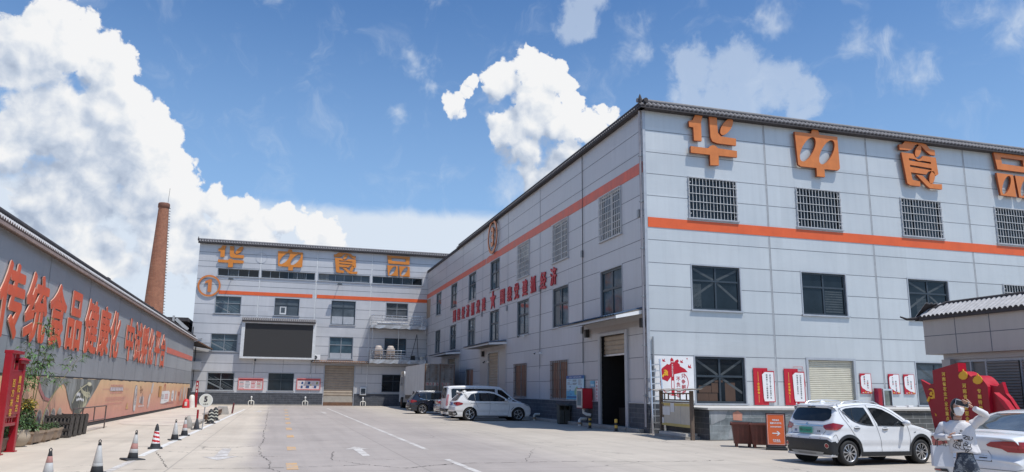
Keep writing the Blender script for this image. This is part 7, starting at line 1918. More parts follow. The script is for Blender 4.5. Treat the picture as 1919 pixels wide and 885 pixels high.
def trough(x, y, L, label, seed, m, plant, hgt=0.36):
    rnd = random.Random(seed)
    t = thing('planter', label, 'planter', (x, y, 0), rnd.uniform(-.12, .12), 'planters along the shed wall', world=False)
    b = MB(); a, c = L / 2, 0.22
    pr = [(0.78, 0.05), (0.84, 0.08), (1.0, hgt - 0.06), (1.06, hgt - 0.06), (1.06, hgt), (0.96, hgt), (0.94, hgt - 0.06)]
    vs = [(sx * c * k, sy * a * (1 - (1 - k) * 0.5), z) for k, z in pr for sx, sy in ((-1, -1), (1, -1), (1, 1), (-1, 1))]
    b.add(vs, [(0, 3, 2, 1)] + [(4 * r + i, 4 * r + (i + 1) % 4, 4 * r + 4 + (i + 1) % 4, 4 * r + 4 + i) for r in range(len(pr) - 1) for i in range(4)], m)
    for sy in (-1, 1): b.box(-c * 0.75, sy * a * 0.7 - 0.06, 0, c * 0.75, sy * a * 0.7 + 0.06, 0.06, m)
    b.build('trough', t)
    b = MB(); b.quad((-c * .9, -a * .9, hgt - 0.05), (c * .9, -a * .9, hgt - 0.05), (c * .9, a * .9, hgt - 0.05), (-c * .9, a * .9, hgt - 0.05), SOIL); b.build('soil', t)
    b = MB()
    if plant == 'low': bush(b, (0, 0, hgt + 0.05), (0.2, a * 0.85, 0.09), 160, LEAF, 0.1, 0.04, rnd, [LEAF, LEAF_D])
    if plant == 'bush':
        for k in range(4):
            q = (rnd.uniform(-.08, .08), rnd.uniform(-a * .7, a * .7)); b.tube([(q[0], q[1], hgt - 0.05), (q[0] * 1.5, q[1] + 0.03, hgt + 0.25)], 0.012, STEMC, 5)
            bush(b, (q[0] * 1.3, q[1], hgt + 0.16), (0.17, 0.18, 0.16), 110, LEAF, 0.13, 0.05, rnd, [LEAF, LEAF, LEAF_D, LEAF_B])
    if plant: b.build('plants', t)
    return t
trough(-6.62, 22.55, 1.0, 'brown trough planter with leafy bush, nearest behind the red board', 1, POT, 'bush')
trough(-6.66, 23.7, 0.95, 'brown trough planter with green bush, next to the nearest one', 2, POT, 'bush')
trough(-6.66, 25.95, 0.85, 'tan trough planter under the yellow shrub', 4, POT2, 'bush')
trough(-6.62, 27.05, 0.95, 'tan trough planter with low green plants, square sides', 5, POT2, 'low')
trough(-6.6, 28.05, 0.8, 'last tan trough planter before the stack of dark trays', 6, POT2, 'low')
rnd = random.Random(5)
t = thing('round_pot', 'pale bulging round pot between the trough planters', 'plant pot', (-6.68, 24.85, 0), 0, 'planters along the shed wall', world=False)
b = MB(); b.lathe([(0.16, 0), (0.2, 0.03), (0.30, 0.2), (0.31, 0.3), (0.25, 0.42), (0.27, 0.46), (0.23, 0.45), (0.22, 0.38), (0, 0.38)], mat('pale_glazed_pot', (0.38, 0.31, 0.23), 0.5, var=0.2), 22); b.build('pot', t)
b = MB(); bush(b, (0, 0, 0.62), (0.3, 0.3, 0.22), 260, LEAF, 0.14, 0.05, rnd, [LEAF, LEAF_D]); b.build('plants', t)
t = thing('croton_shrub', 'yellow and green leafy shrub standing among the planters', 'shrub', (-6.8, 25.75, 0.42), world=False)
t.scale = (0.7, 0.62, 0.72)
b = MB()
for k in range(4): b.tube([(0.03 * k - 0.05, 0.02 * k, 0), (0.06 * k - 0.1, 0.1 * k - 0.2, 0.5), (0.1 * k - 0.15, 0.2 * k - 0.3, 0.95)], 0.015, STEMC, 5)
b.build('stems', t)
b = MB(); bush(b, (0, 0, 0.62), (0.33, 0.5, 0.3), 420, LEAF_D, 0.16, 0.06, rnd, [LEAF_D, LEAF, LEAF_D]); bush(b, (0.05, 0.05, 0.95), (0.3, 0.5, 0.22), 380, LEAF_Y, 0.15, 0.06, rnd, [LEAF_Y, LEAF_Y, LEAF]); b.build('foliage', t)
def bamboo(x, y, stems, label, seed):
    rnd = random.Random(seed); t = thing('bamboo', label, 'bamboo', (x, y, 0.3), 0, 'bamboo behind the planters', world=False)
    b = MB(); f = MB()
    for (dx, dy, hgt) in stems:
        pts = [(dx * q ** 1.5 + 0.04 * dx, dy * q ** 1.6, hgt * q) for q in (0, .25, .5, .75, 1.0)]
        b.tube(pts, [0.016, 0.015, 0.012, 0.009, 0.004], mat('bamboo_stem', (0.13, 0.13, 0.05), 0.5, var=0.2), 6)
        for k in range(18):
            q = rnd.uniform(0.45, 1.0) ** 0.8; p = Vector((dx * q ** 1.5, dy * q ** 1.6, hgt * q)); d = Vector((rnd.gauss(0, 1), rnd.gauss(0, 1), rnd.uniform(0.0, .8))).normalized(); L = rnd.uniform(0.12, 0.42)
            e = p + d * L; b.tube([p, e], 0.003, STEMC, 3, cap=False)
            for j in range(rnd.randint(5, 9)):
                a = p + d * L * rnd.uniform(.5, 1.05); leaf(f, a, (d.x + rnd.uniform(-1, 1), d.y + rnd.uniform(-1, 1), rnd.uniform(-.6, .3)), rnd.uniform(.14, .26), 0.042, rnd.choice([LEAF_B, LEAF_B, LEAF]), rnd, 0.25)
    b.build('stems', t); f.build('foliage', t)
bamboo(-6.95, 25.5, [(0.0, 0.1, 2.45), (0.15, 0.4, 2.2), (0.05, -0.3, 2.0)], 'clump of thin bamboo rising right behind the red board', 21)
bamboo(-6.95, 26.9, [(0.1, 0.35, 2.5), (0.0, 0.75, 2.3), (-0.05, 0.1, 3.3)], 'taller bamboo clump above the yellow shrub', 22)
bamboo(-6.9, 27.7, [(0.1, 3.9, 2.5)], 'single long bamboo cane leaning far right over the banner', 23)
def tray(y, label):
    t = thing('plastic_tray', label, 'tray', (-6.7, y, 0), world=False, group='dark trays stacked by the banner'); t.rotation_euler = (0, 0, 0)
    b = MB()
    for k in range(7): b.add([(-0.38 + k * 0.11, -0.06, 0.02), (-0.33 + k * 0.11, -0.06, 0.02), (-0.33 + k * 0.11, 0.16, 0.68), (-0.38 + k * 0.11, 0.16, 0.68)], [(0, 1, 2, 3)], CRATE)
    for q in (0.0, 0.33, 0.66, 1.0): b.box(-0.4, -0.09 + 0.22 * q, 0.02 + 0.62 * q, 0.40, -0.03 + 0.22 * q, 0.07 + 0.62 * q, CRATE)
    b.add([(-0.4, 0.0, 0), (0.4, 0.0, 0), (0.4, 0.24, 0.68), (-0.4, 0.24, 0.68)], [(0, 1, 2, 3)], CRATE)
    for sx in (-0.4, 0.37): b.add([(sx, -0.1, 0), (sx + 0.03, -0.1, 0), (sx + 0.03, 0.3, 0), (sx, 0.3, 0), (sx, 0.12, 0.72), (sx + 0.03, 0.12, 0.72), (sx + 0.03, 0.45, 0.66), (sx, 0.45, 0.66)], [(0, 3, 7, 4), (1, 5, 6, 2), (0, 4, 5, 1), (4, 7, 6, 5)], CRATE)
    b.build('slatted_panel', t)
    return t
for i, y in enumerate((28.9, 29.6, 30.3, 31.0)): tray(y, 'dark slatted plastic tray tipped on edge, %s from the planters' % ('first', 'second', 'third', 'last')[i])
t = thing('handrail', 'thin brown steel handrail in front of the striped jar print', 'railing', (-6.55, 33, 0))
RAILM = mat('brown_steel_rail', (0.10, 0.075, 0.07), 0.6, var=0.2)
b = MB()
b.tube([(-6.5, 35.4, 0), (-6.5, 35.4, 0.9)], 0.026, RAILM, 6); b.build('post', t)
for y in (30.0, 31.4, 33.3): b = MB(); b.tube([(-6.5, y, 0.36 if y > 30.5 else 0.0), (-6.5, y, 0.90)], 0.022, RAILM, 6); b.build('post', t)
b = MB(); b.tube([(-6.5, 30.0, 0.89), (-6.5, 35.4, 0.89)], 0.024, RAILM, 6); b.build('top_rail', t)
b = MB(); b.tube([(-6.5, 30.0, 0.40), (-6.5, 35.5, 0.38)], 0.018, RAILM, 6); b.build('lower_rail', t)
t = thing('red_signboard', 'tall red lacquered signboard with gold characters by the planters', 'signboard', (-6.3, 22.5, 0))
y0, y1 = 21.85, 23.08
for y in (y0, y1 - 0.16): b = MB(); b.box(-6.38, y, 0, -6.22, y + 0.16, 2.42 if y == y0 else 2.2, RED_S); b.box(-6.42, y - 0.04, 0, -6.18, y + 0.2, 0.03, RED_S); b.build('post', t, bevel=0.01)
b = MB(); b.box(-6.40, y0, 2.42, -6.20, 22.75, 2.50, RED_S); b.box(-6.40, 22.55, 2.2, -6.20, 23.2, 2.28, RED_S)
b.add([(-6.45, 22.5, 2.28), (-6.15, 22.5, 2.28), (-6.15, 23.25, 2.28), (-6.45, 23.25, 2.28), (-6.3, 22.6, 2.36), (-6.3, 23.2, 2.36)], [(0, 1, 4), (1, 2, 5, 4), (2, 3, 5), (3, 0, 4, 5)], RED_S)
for y in (22.2, 22.55): b.box(-6.34, y, 2.0, -6.26, y + 0.07, 2.42, RED_S)
b.box(-6.36, y0 + .16, 1.95, -6.24, y1 - .16, 2.03, RED_S); b.box(-6.36, y0 + .16, 0.86, -6.24, y1 - .16, 0.94, RED_S); b.box(-6.36, y0 + .16, 0.66, -6.24, y1 - .16, 0.74, RED_S)
for y in (22.2, 22.4, 22.6): b.box(-6.34, y, 0.74, -6.26, y + 0.06, 0.86, RED_S)
b.build('frame', t, bevel=0.008)
b = MB(); b.box(-6.30, y0 + .16, 0.94, -6.225, y1 - .16, 1.95, RED_S); b.build('panel', t)
b = MB()
fe = eastward(-6.223)()
for s_, yy, z0 in (('重阳进古', 22.70, 1.80), ('百方来客', 22.26, 1.70)):
    for k, chx in enumerate(s_): b.text(chx, lambda u, v, d, yy=yy, z=z0 - k * 0.235: fe(yy + u, z + v, 0.006), 0.19, YELLOW, width=0.23, bold=0.02)
b.build('characters', t)

# ---- things along the long wall
t = thing('notice_board', 'blue and white printed notice on the long wall beside brown barred window', 'notice board', (15, 38.3, 1.28))
CY = mat('cyan_print', (0.12, 0.42, 0.62), 0.4, var=0.15); SKYB = mat('pale_blue_print', (0.50, 0.66, 0.74), 0.4, var=0.1); NAVY = mat('deep_blue_print', (0.015, 0.10, 0.32), 0.4)
nb = lambda off: (lambda u, v, d: (15 - off - d, 39.55 - u, 1.27 + v))
b = MB(); b.prism(rect(0, 0, 2.5, 1.22), [], nb(0.06), 0.02, SKYB, CY); b.prism(rect(0, 0.0, 2.5, 0.45), [], nb(0.082), 0, CY); b.prism(rect(0.1, 0.08, 2.4, 0.16), [], nb(0.084), 0, NAVY); b.build('board', t)
b = MB(); b.prism(rect(0, 1.06, 2.5, 1.22), [], nb(0.083), 0.004, NAVY); b.text('食品产业园平面示意图', lambda u, v, d: nb(0.09)(1.3 + u, 1.14 + v, 0), 0.085, P_WH, width=1.7); b.build('header', t)
b = MB(); rnd = random.Random(8)
for r in range(5):
    for c in range(3):
        if rnd.random() < 0.8: b.prism(rect(0.15 + c * 0.78, 0.98 - r * 0.055, 0.15 + c * 0.78 + rnd.uniform(.3, .65), 1.005 - r * 0.055), [], nb(0.084), 0, P_GREY if c != 1 else P_TXT)
b.prism([(1.2, 0.25), (1.5, 0.22), (1.75, 0.45), (1.6, 0.68), (1.35, 0.6), (1.15, 0.42)], [], nb(0.084), 0, mat('green_print', (0.25, 0.45, 0.30), 0.5))
for u, v in ((0.5, 0.62), (0.5, 0.45), (0.62, 0.24), (1.95, 0.33), (2.05, 0.55)): b.prism(rect(u, v, u + 0.14, v + 0.06), [], nb(0.085), 0, NAVY)
for r in range(3): b.prism(rect(0.15, 0.3 + r * 0.09, 0.45, 0.32 + r * 0.09), [], nb(0.085), 0, P_GREY)
b.build('map_print', t)
t = thing('fire_cabinet', 'red fire cabinet with pale door and pipe on the long wall', 'fire cabinet', (14.8, 36.3, 0.85))
b = MB(); b.box(14.42, 36.0, 0.86, 14.95, 36.75, 1.84, RED_S); b.build('casing', t, bevel=0.012)
b = MB(); b.box(14.395, 36.02, 0.9, 14.42, 36.73, 1.80, ALU); b.box(14.385, 36.12, 1.0, 14.395, 36.63, 1.70, mat('cabinet_glass', (0.22, 0.26, 0.26), 0.1)); b.build('door', t)
b = MB(); b.box(14.44, 35.995, 0.9, 14.93, 36.0, 1.8, RED_P); b.build('side_panel', t)
b = MB(); b.tube([(14.62, 36.35, 0.86), (14.62, 36.35, 0.66), (14.72, 36.2, 0.58), (14.9, 36.1, 0.55)], 0.08, PVC, 10); b.build('pipe', t)
t = thing('litter_bin', 'dark grey twin litter bin with small roof against the long wall', 'litter bin', (14.55, 39.0, 0), rz=0.0, world=False)
BIN = mat('grey_green_bin', (0.075, 0.078, 0.07), 0.5, 0.3, var=0.2)
b = MB(); b.box(-0.3, -0.2, 0.05, -0.02, 0.2, 0.72, BIN); b.box(0.02, -0.2, 0.05, 0.3, 0.2, 0.72, BIN); b.box(-0.28, -0.18, 0, 0.28, 0.18, 0.05, BLACK); b.build('bins', t, bevel=0.01)
b = MB(); b.box(-0.31, 0.12, 0.72, 0.31, 0.2, 0.95, BIN); 
for x in (-0.31, -0.02, 0.27): b.box(x, -0.2, 0.72, x + 0.04, 0.12, 0.95, BIN)
b.build('upper_frame', t)
b = MB(); b.add([(-0.36, -0.27, 0.93), (0.36, -0.27, 0.93), (0.36, 0.24, 1.0), (-0.36, 0.24, 1.0), (-0.36, -0.27, 0.96), (0.36, -0.27, 0.96), (0.36, 0.24, 1.04), (-0.36, 0.24, 1.04)], [(0, 3, 2, 1), (4, 5, 6, 7), (0, 1, 5, 4), (1, 2, 6, 5), (2, 3, 7, 6), (3, 0, 4, 7)], BIN); b.build('roof', t)
for x, y, lab in ((14.62, 44.1, 'white pipe elbow at the wall foot near the white SUV nose'), (14.6, 36.85, 'white pipe elbow with tan joint below the fire cabinet')):
    b = MB(); b.tube([(14.98, y, 0.34), (x + 0.06, y, 0.34), (x, y, 0.28), (x, y, 0.0)], 0.075, PVC, 10); b.tube([(x, y, 0.10), (x, y, 0.18)], 0.095, mat('tan_joint', (0.42, 0.27, 0.17), 0.5), 10); one('pipe_elbow', b, lab, 'pipe', (14.7, y, 0))
BYEL = mat('bollard_yellow', (0.62, 0.40, 0.07), 0.45, var=0.15)
def bollard(x, y, label):
    t = thing('bollard', label, 'bollard', (x, y, 0), world=False, group='bollards at the loading door')
    b = MB()
    for k, (z0, z1) in enumerate(((0.02, 0.14), (0.14, 0.26), (0.26, 0.37), (0.37, 0.47))): b.lathe([(0.068, z0), (0.068, z1)], BLACK if k % 2 == 0 else BYEL, 16)
    b.lathe([(0.07, 0.455), (0.072, 0.5), (0.05, 0.525), (0, 0.53)], BYEL if y < 33 else BLACK, 16); b.build('post', t)
    b = MB(); b.lathe([(0.12, 0), (0.12, 0.02), (0.07, 0.025)], BLACK, 16); b.build('foot_plate', t)
bollard(14.12, 34.35, 'black and yellow bollard left of the open loading door'); bollard(14.23, 31.66, 'black and yellow bollard directly before the open loading door')
b = MB(); w_ = westward(14.985)()
b.prism(rect(-35.66, 1.2, -35.36, 2.2), [], w_, 0.012, P_WH, RED_P)
for k, cx in enumerate('严禁烟火安全'): b.text(cx, lambda u, v, d, k=k: w_(-35.51 + u, 2.1 - k * 0.16 + v, 0.016), 0.12, P_RED, width=0.16, bold=0.02)
one('warning_strip', b, 'white vertical strip with red characters beside the open loading door', 'sign', (15, 35.5, 1.2))
b = MB(); b.prism(rect(-36.35, 1.9, -35.8, 2.2), [], w_, 0.01, CY); b.prism(rect(-36.3, 1.93, -35.86, 2.05), [], lambda u, v, d: w_(u, v, 0.013), 0, SKYB); one('blue_sticker', b, 'small blue sticker left of the white warning strip', 'sign', (15, 36, 1.9))
def cctv(y, z, label, big=False):
    t = thing('security_camera', label, 'camera', (14.9, y, z), world=False, group='cameras on the long wall')
    b = MB(); b.box(0.0, -0.06, -0.06, 0.1, 0.06, 0.06, WHITE); b.bar((0.02, 0, 0), (-0.28, 0.05, -0.03), 0.035, 0.035, WHITE); b.build('bracket', t)
    b = MB(); b.tube([(-0.24, 0.10, 0.0), (-0.42, -0.30, -0.06)], 0.08 if big else 0.06, FRAME_G if big else WHITE, 10); b.tube([(-0.42, -0.30, -0.06), (-0.424, -0.31, -0.061)], 0.05, BLACK, 10); b.build('housing', t)
cctv(47.3, 5.1, 'grey camera under the second upper window from the canopy', True); cctv(44.0, 3.9, 'white camera on the bare wall above the brown barred windows'); cctv(55.9, 3.75, 'small dark camera beside the second door', True)
for y, z, lab in ((36.55, 4.35, 'black speaker box under the left end of the nearest canopy'), (30.25, 4.4, 'black speaker box under canopy close to the building corner'), (57.4, 4.2, 'black speaker box under the middle canopy')):
    b = MB(); b.box(14.8, y - 0.12, z, 14.97, y + 0.12, z + 0.4, BLACK); b.box(14.795, y - 0.09, z + 0.04, 14.8, y + 0.09, z + 0.36, CLAD); one('speaker_box', b, lab, 'speaker', (14.9, y, z), bevel=0.01)
t = thing('ladder', 'aluminium ladder leaning against the hall corner', 'ladder', (14.9, 29.4, 0))
b = MB(); A0, A1, B0, B1 = Vector((14.78, 29.25, 0)), Vector((14.98, 29.78, 3.0)), Vector((15.28, 29.15, 0)), Vector((15.42, 29.78, 3.05))
b.bar(A0, A1, 0.055, 0.07, ALU); b.build('rail', t); b = MB(); b.bar(B0, B1, 0.055, 0.07, ALU); b.build('rail', t)
for k in range(11):
    q = 0.07 + 0.086 * k; b = MB(); b.bar(A0.lerp(A1, q), B0.lerp(B1, q), 0.05, 0.045, ALU); b.build('rung', t)

# ---- notice frame at the dock end
t = thing('notice_board', 'brown wooden notice frame with little roof and pinned papers at dock end', 'notice board', (14.6, 27, 0))
WOODF = mat('weathered_brown_wood', (0.13, 0.095, 0.07), 0.75, var=0.3, scale=4, stretch=(3, 3, 0.6)); PAPB = mat('aged_board', (0.50, 0.47, 0.40), 0.6, var=0.12); PAP = mat('pinned_paper', (0.64, 0.66, 0.68), 0.6, var=0.08)
a0, a1 = Vector((14.76, 28.45, 0)), Vector((14.44, 25.5, 0)); dn = (a1 - a0).normalized(); L_ = (a1 - a0).length; nn = Vector((dn.y, -dn.x, 0)); nn = nn if nn.x < 0 else -nn
nf = lambda u, v, d: tuple(a0 + dn * u + Vector((0, 0, v)) + nn * d)
for u in (0.0, L_):
    b = MB(); fbox(b, nf, u - 0.06, 0, u + 0.06, 1.74, -0.06, 0.06, WOODF); b.build('post', t)
b = MB(); fbox(b, nf, 0.06, 0.42, L_ - 0.06, 1.28, -0.015, 0.015, PAPB); fbox(b, nf, 0.06, 0.42, L_ - 0.06, 0.52, 0.016, 0.02, mat('yellow_strip', (0.50, 0.40, 0.14), 0.6, var=0.15)); fbox(b, nf, 0.06, 1.18, L_ - 0.06, 1.28, 0.016, 0.02, MATS['yellow_strip']); fbox(b, nf, 0.06, 0.5, 0.3, 1.25, 0.017, 0.022, WOODF)
fbox(b, nf, 1.95, 0.52, 1.97, 1.18, 0.016, 0.018, FRAME_G); b.build('board', t)
for u0, v0, u1, v1 in ((0.2, 0.82, 0.95, 1.14), (1.0, 0.94, 1.38, 1.32), (0.12, 0.5, 0.32, 0.72)):
    b = MB(); fbox(b, nf, u0, v0, u1, v1, 0.024, 0.028, PAP); b.build('paper', t)
b = MB()
for v in (1.38, 1.62): fbox(b, nf, 0.06, v, L_ - 0.06, v + 0.045, -0.025, 0.025, WOODF)
for u in (0.35, 0.75, 1.4, 1.9, 2.5): fbox(b, nf, u, 1.42, u + 0.045, 1.62, -0.02, 0.02, WOODF)
fbox(b, nf, 0.06, 1.29, L_ - 0.06, 1.335, -0.03, 0.03, WOODF); b.build('lattice', t)
b = MB(); m_ = 16
for k in range(m_):
    ua, ub = -0.35 + (L_ + 0.8) * k / m_, -0.35 + (L_ + 0.8) * (k + 1) / m_; za, zb_ = 1.76 + 0.03 * sin(k * 1.3), 1.76 + 0.03 * sin((k + 1) * 1.3)
    b.quad(nf(ua, za, 0.38), nf(ub, zb_, 0.38), nf(ub, zb_ + 0.05, -0.38), nf(ua, za + 0.05, -0.38), mat('grey_roof_felt', (0.28, 0.26, 0.24), 0.7, var=0.2)); b.quad(nf(ua, za - 0.025, 0.38), nf(ub, zb_ - 0.025, 0.38), nf(ub, zb_, 0.38), nf(ua, za, 0.38), WOODF)
b.build('roof', t)
b = MB(); b.box(14.35, 25.9, 0, 14.98, 28.3, 0.1, CONC); b.box(14.5, 26.1, 0.1, 14.98, 28.2, 0.2, mat('pale_step', (0.52, 0.50, 0.46), 0.7, var=0.15)); one('concrete_step', b, 'crumbling pale concrete step below the notice frame', 'step', (14.7, 27, 0))

# ---- posters on the front wall
def slab(b, fr, poly, z, m, th=0.0): b.prism(poly, [], lambda u, v, d: fr(u, v, z + d), th, m)
fp = front(29.975)()
t = thing('party_poster', 'big white poster with red lantern shape, birds and hammer and sickle', 'poster', (16.2, 30, 1.4))
b = MB(); fbox(b, fp, 15.24, 1.36, 17.12, 3.2, 0.0, 0.02, P_WH); b.build('panel', t)
b = MB(); X = lambda u: 15.24 + u * 1.88; Z = lambda v: 1.36 + v * 1.84
q = lambda pts: [(X(u), Z(v)) for u, v in pts]
slab(b, fp, q([(0.15, 0.62), (0.20, 0.72), (0.30, 0.79), (0.33, 0.82), (0.38, 0.80), (0.42, 0.84), (0.41, 0.92), (0.45, 0.97), (0.49, 0.92), (0.50, 0.85), (0.54, 0.90), (0.60, 0.93), (0.63, 0.89), (0.60, 0.85), (0.66, 0.80), (0.64, 0.78), (0.78, 0.71), (0.84, 0.64), (0.70, 0.63), (0.52, 0.59), (0.42, 0.53), (0.33, 0.42), (0.22, 0.46), (0.15, 0.48)]), 0.023, RED_P)
oc = [(0.50 + 0.36 * cos(a), 0.40 + 0.30 * sin(a)) for a in [radians(d) for d in range(45, -226, -10)]]
for (u0, v0), (u1, v1) in zip(oc[:-1], oc[1:]):
    k0, k1 = 0.95, 0.95
    slab(b, fp, q([(u0, v0), (u1, v1), (0.5 + (u1 - 0.5) * k1, 0.4 + (v1 - 0.4) * k1), (0.5 + (u0 - 0.5) * k0, 0.4 + (v0 - 0.4) * k0)]), 0.022, RED_P)
slab(b, fp, q([(0.42, 0.10), (0.50, 0.10), (0.50, 0.60), (0.42, 0.60)]), 0.0225, RED_P); slab(b, fp, q([(0.43, 0.86), (0.49, 0.86), (0.49, 0.875), (0.43, 0.875)]), 0.024, P_WH); slab(b, fp, q([(0.435, 0.27), (0.485, 0.27), (0.485, 0.44), (0.435, 0.44)]), 0.0245, P_WH)
for u, v, s_ in ((0.25, 0.90, 1.0), (0.70, 0.88, 1.0), (0.90, 0.77, 1.2), (0.84, 0.95, 0.5)): slab(b, fp, q([(u - 0.03 * s_, v + 0.035 * s_), (u, v + 0.005 * s_), (u + 0.03 * s_, v + 0.05 * s_), (u + 0.02 * s_, v - 0.01 * s_), (u + 0.045 * s_, v - 0.03 * s_), (u, v - 0.035 * s_), (u - 0.04 * s_, v - 0.02 * s_)]), 0.022, RED_P)
b.build('red_print', t)
b = MB(); b.text('☭', lambda u, v, d: fp(X(0.27) + u, Z(0.60) + v, 0.027), 0.32, YELLOW, bold=0.05); b.build('emblem', t)
b = MB()
for k, cx in enumerate('只争朝夕'): b.text(cx, lambda u, v, d, k=k: fp(X(0.73) + u, Z(0.55 - 0.125 * k) + v, 0.025), 0.19, P_RED, width=0.19, bold=0.015)
for k, cx in enumerate('不负韶华'): b.text(cx, lambda u, v, d, k=k: fp(X(0.60) + u, Z(0.48 - 0.125 * k) + v, 0.025), 0.19, P_RED, width=0.19, bold=0.015)
for k, cx in enumerate('不忘初心牢记使命'): b.text(cx, lambda u, v, d, k=k: fp(X(0.46) + u, Z(0.80 - 0.036 * k) + v, 0.026), 0.055, P_WH, width=0.07, bold=0.03)
b.build('characters', t)
def tall_poster(x, label, title, c1, c2):
    t = thing('red_poster', label, 'poster', (x + 0.5, 30, 1.2), group='tall red posters by the shutter')
    b = MB(); fbox(b, fp, x, 1.19, x + 0.72, 2.78, 0.0, 0.025, RED_P); slab(b, fp, [(x + 0.46, 1.31), (x + 1.04, 1.31), (x + 1.04, 2.66), (x + 0.46, 2.66)], 0.0, RED_P, 0.045); b.build('red_panel', t)
    b = MB(); slab(b, fp, [(x + 0.50, 1.35), (x + 1.0, 1.35), (x + 1.0, 2.61), (x + 0.56, 2.61), (x + 0.42, 2.50), (x + 0.46, 1.48)], 0.047, P_WH); b.build('white_panel', t)
    b = MB(); b.prism(rect(x + 0.215, 2.2, x + 0.235, 2.62), [], lambda u, v, d: fp(u, v, 0.028), 0, GOLD); b.prism(rect(x + 0.215, 1.3, x + 0.235, 1.62), [], lambda u, v, d: fp(u, v, 0.028), 0, GOLD)
    for k, cx in enumerate(title): b.text(cx, lambda u, v, d, k=k: fp(x + 0.225 + u, 2.1 - 0.13 * k + v, 0.028), 0.115, YELLOW, width=0.12, bold=0.04)
    for cu, s_ in ((x + 0.82, c1), (x + 0.65, c2)):
        for k, cx in enumerate(s_): b.text(cx, lambda u, v, d, k=k, cu=cu: fp(cu + u, 2.48 - 0.097 * k + v, 0.05), 0.078, P_TXT, width=0.08 if cx not in ',、' else 0.03, bold=0.02)
    b.build('characters', t)
tall_poster(20.05, 'tall red poster with white text panel left of the wall joint', '企业使命', '关注三农,振兴食品产业', '的餐桌,让人民吃得健康')
tall_poster(21.62, 'tall red poster with white text panel next to the cream shutter', '研发领头', '以创新带动传统食品升级', '引领食品产业多元化')
def small_poster(x, label, c1, c2):
    t = thing('small_poster', label, 'poster', (x + 0.3, 30, 1.73), group='small red and white posters right of the shutter')
    b = MB(); fbox(b, fp, x, 1.73, x + 0.61, 2.64, 0.0, 0.03, RED_P); b.build('red_panel', t)
    b = MB(); slab(b, fp, [(x + 0.03, 2.1), (x + 0.09, 1.98), (x + 0.2, 1.93), (x + 0.3, 1.86), (x + 0.42, 1.84), (x + 0.58, 1.80), (x + 0.58, 2.62), (x + 0.30, 2.62), (x + 0.24, 2.56), (x + 0.08, 2.54), (x + 0.03, 2.46)], 0.032, P_WH); b.build('white_panel', t)
    b = MB()
    for k in range(4): slab(b, fp, [(x + 0.05 + 0.13 * k, 1.78), (x + 0.12 + 0.13 * k, 1.80 + 0.03 * (k % 2)), (x + 0.17 + 0.13 * k, 1.76)], 0.034, GOLD if k % 2 else P_WH)
    for cu, s_, z in ((x + 0.39, c1, 2.3), (x + 0.22, c2, 2.48)):
        for k, cx in enumerate(s_): b.text(cx, lambda u, v, d, k=k, cu=cu, z=z: fp(cu + u, z - 0.1 * k + v, 0.036), 0.078, P_RED if k % 2 else P_TXT, width=0.08, bold=0.02)
    b.build('characters', t)
small_poster(25.67, 'small red and white poster just right of the cream shutter', '大国粮仓', '质量为先'); small_poster(27.26, 'small red and white poster with the longest text column, middle of three', '食品安全责任', '人人有责'); small_poster(28.12, 'small red and white poster beside the right-hand window', '诚信经营', '不欺消费')
t = thing('wall_box', 'small grey glazed box on the dock wall below the middle small poster', 'cabinet', (26.9, 29.9, 1.2))
b = MB(); b.box(26.72, 29.75, 1.16, 27.24, 29.96, 1.96, ALU); b.build('casing', t, bevel=0.01)
b = MB(); b.quad((26.78, 29.745, 1.2), (27.18, 29.745, 1.2), (27.18, 29.745, 1.88), (26.78, 29.745, 1.88), mat('olive_pane', (0.15, 0.17, 0.15), 0.15, var=0.4)); b.quad((27.06, 29.742, 1.2), (27.18, 29.742, 1.2), (27.18, 29.742, 1.88), (27.02, 29.742, 1.88), BLACK); b.build('pane', t)
b = MB(); b.box(26.38, 29.7, 1.16, 26.6, 29.95, 1.98, mat('crimson_cabinet', (0.26, 0.01, 0.05), 0.4, var=0.1)); b.box(26.40, 29.695, 1.2, 26.58, 29.70, 1.94, RED_S); one('extinguisher_box', b, 'narrow crimson extinguisher box left of the grey glazed box', 'extinguisher box', (26.5, 29.8, 1.16), bevel=0.01)
b = MB(); b.box(26.6, 28.9, 1.155, 27.5, 29.6, 1.2, P_WH); b.box(27.2, 28.8, 1.155, 27.45, 29.0, 1.24, P_WH); one('white_sheet', b, 'white flat sheet lying on the dock edge below small posters', 'sheet', (27, 29.2, 1.155))

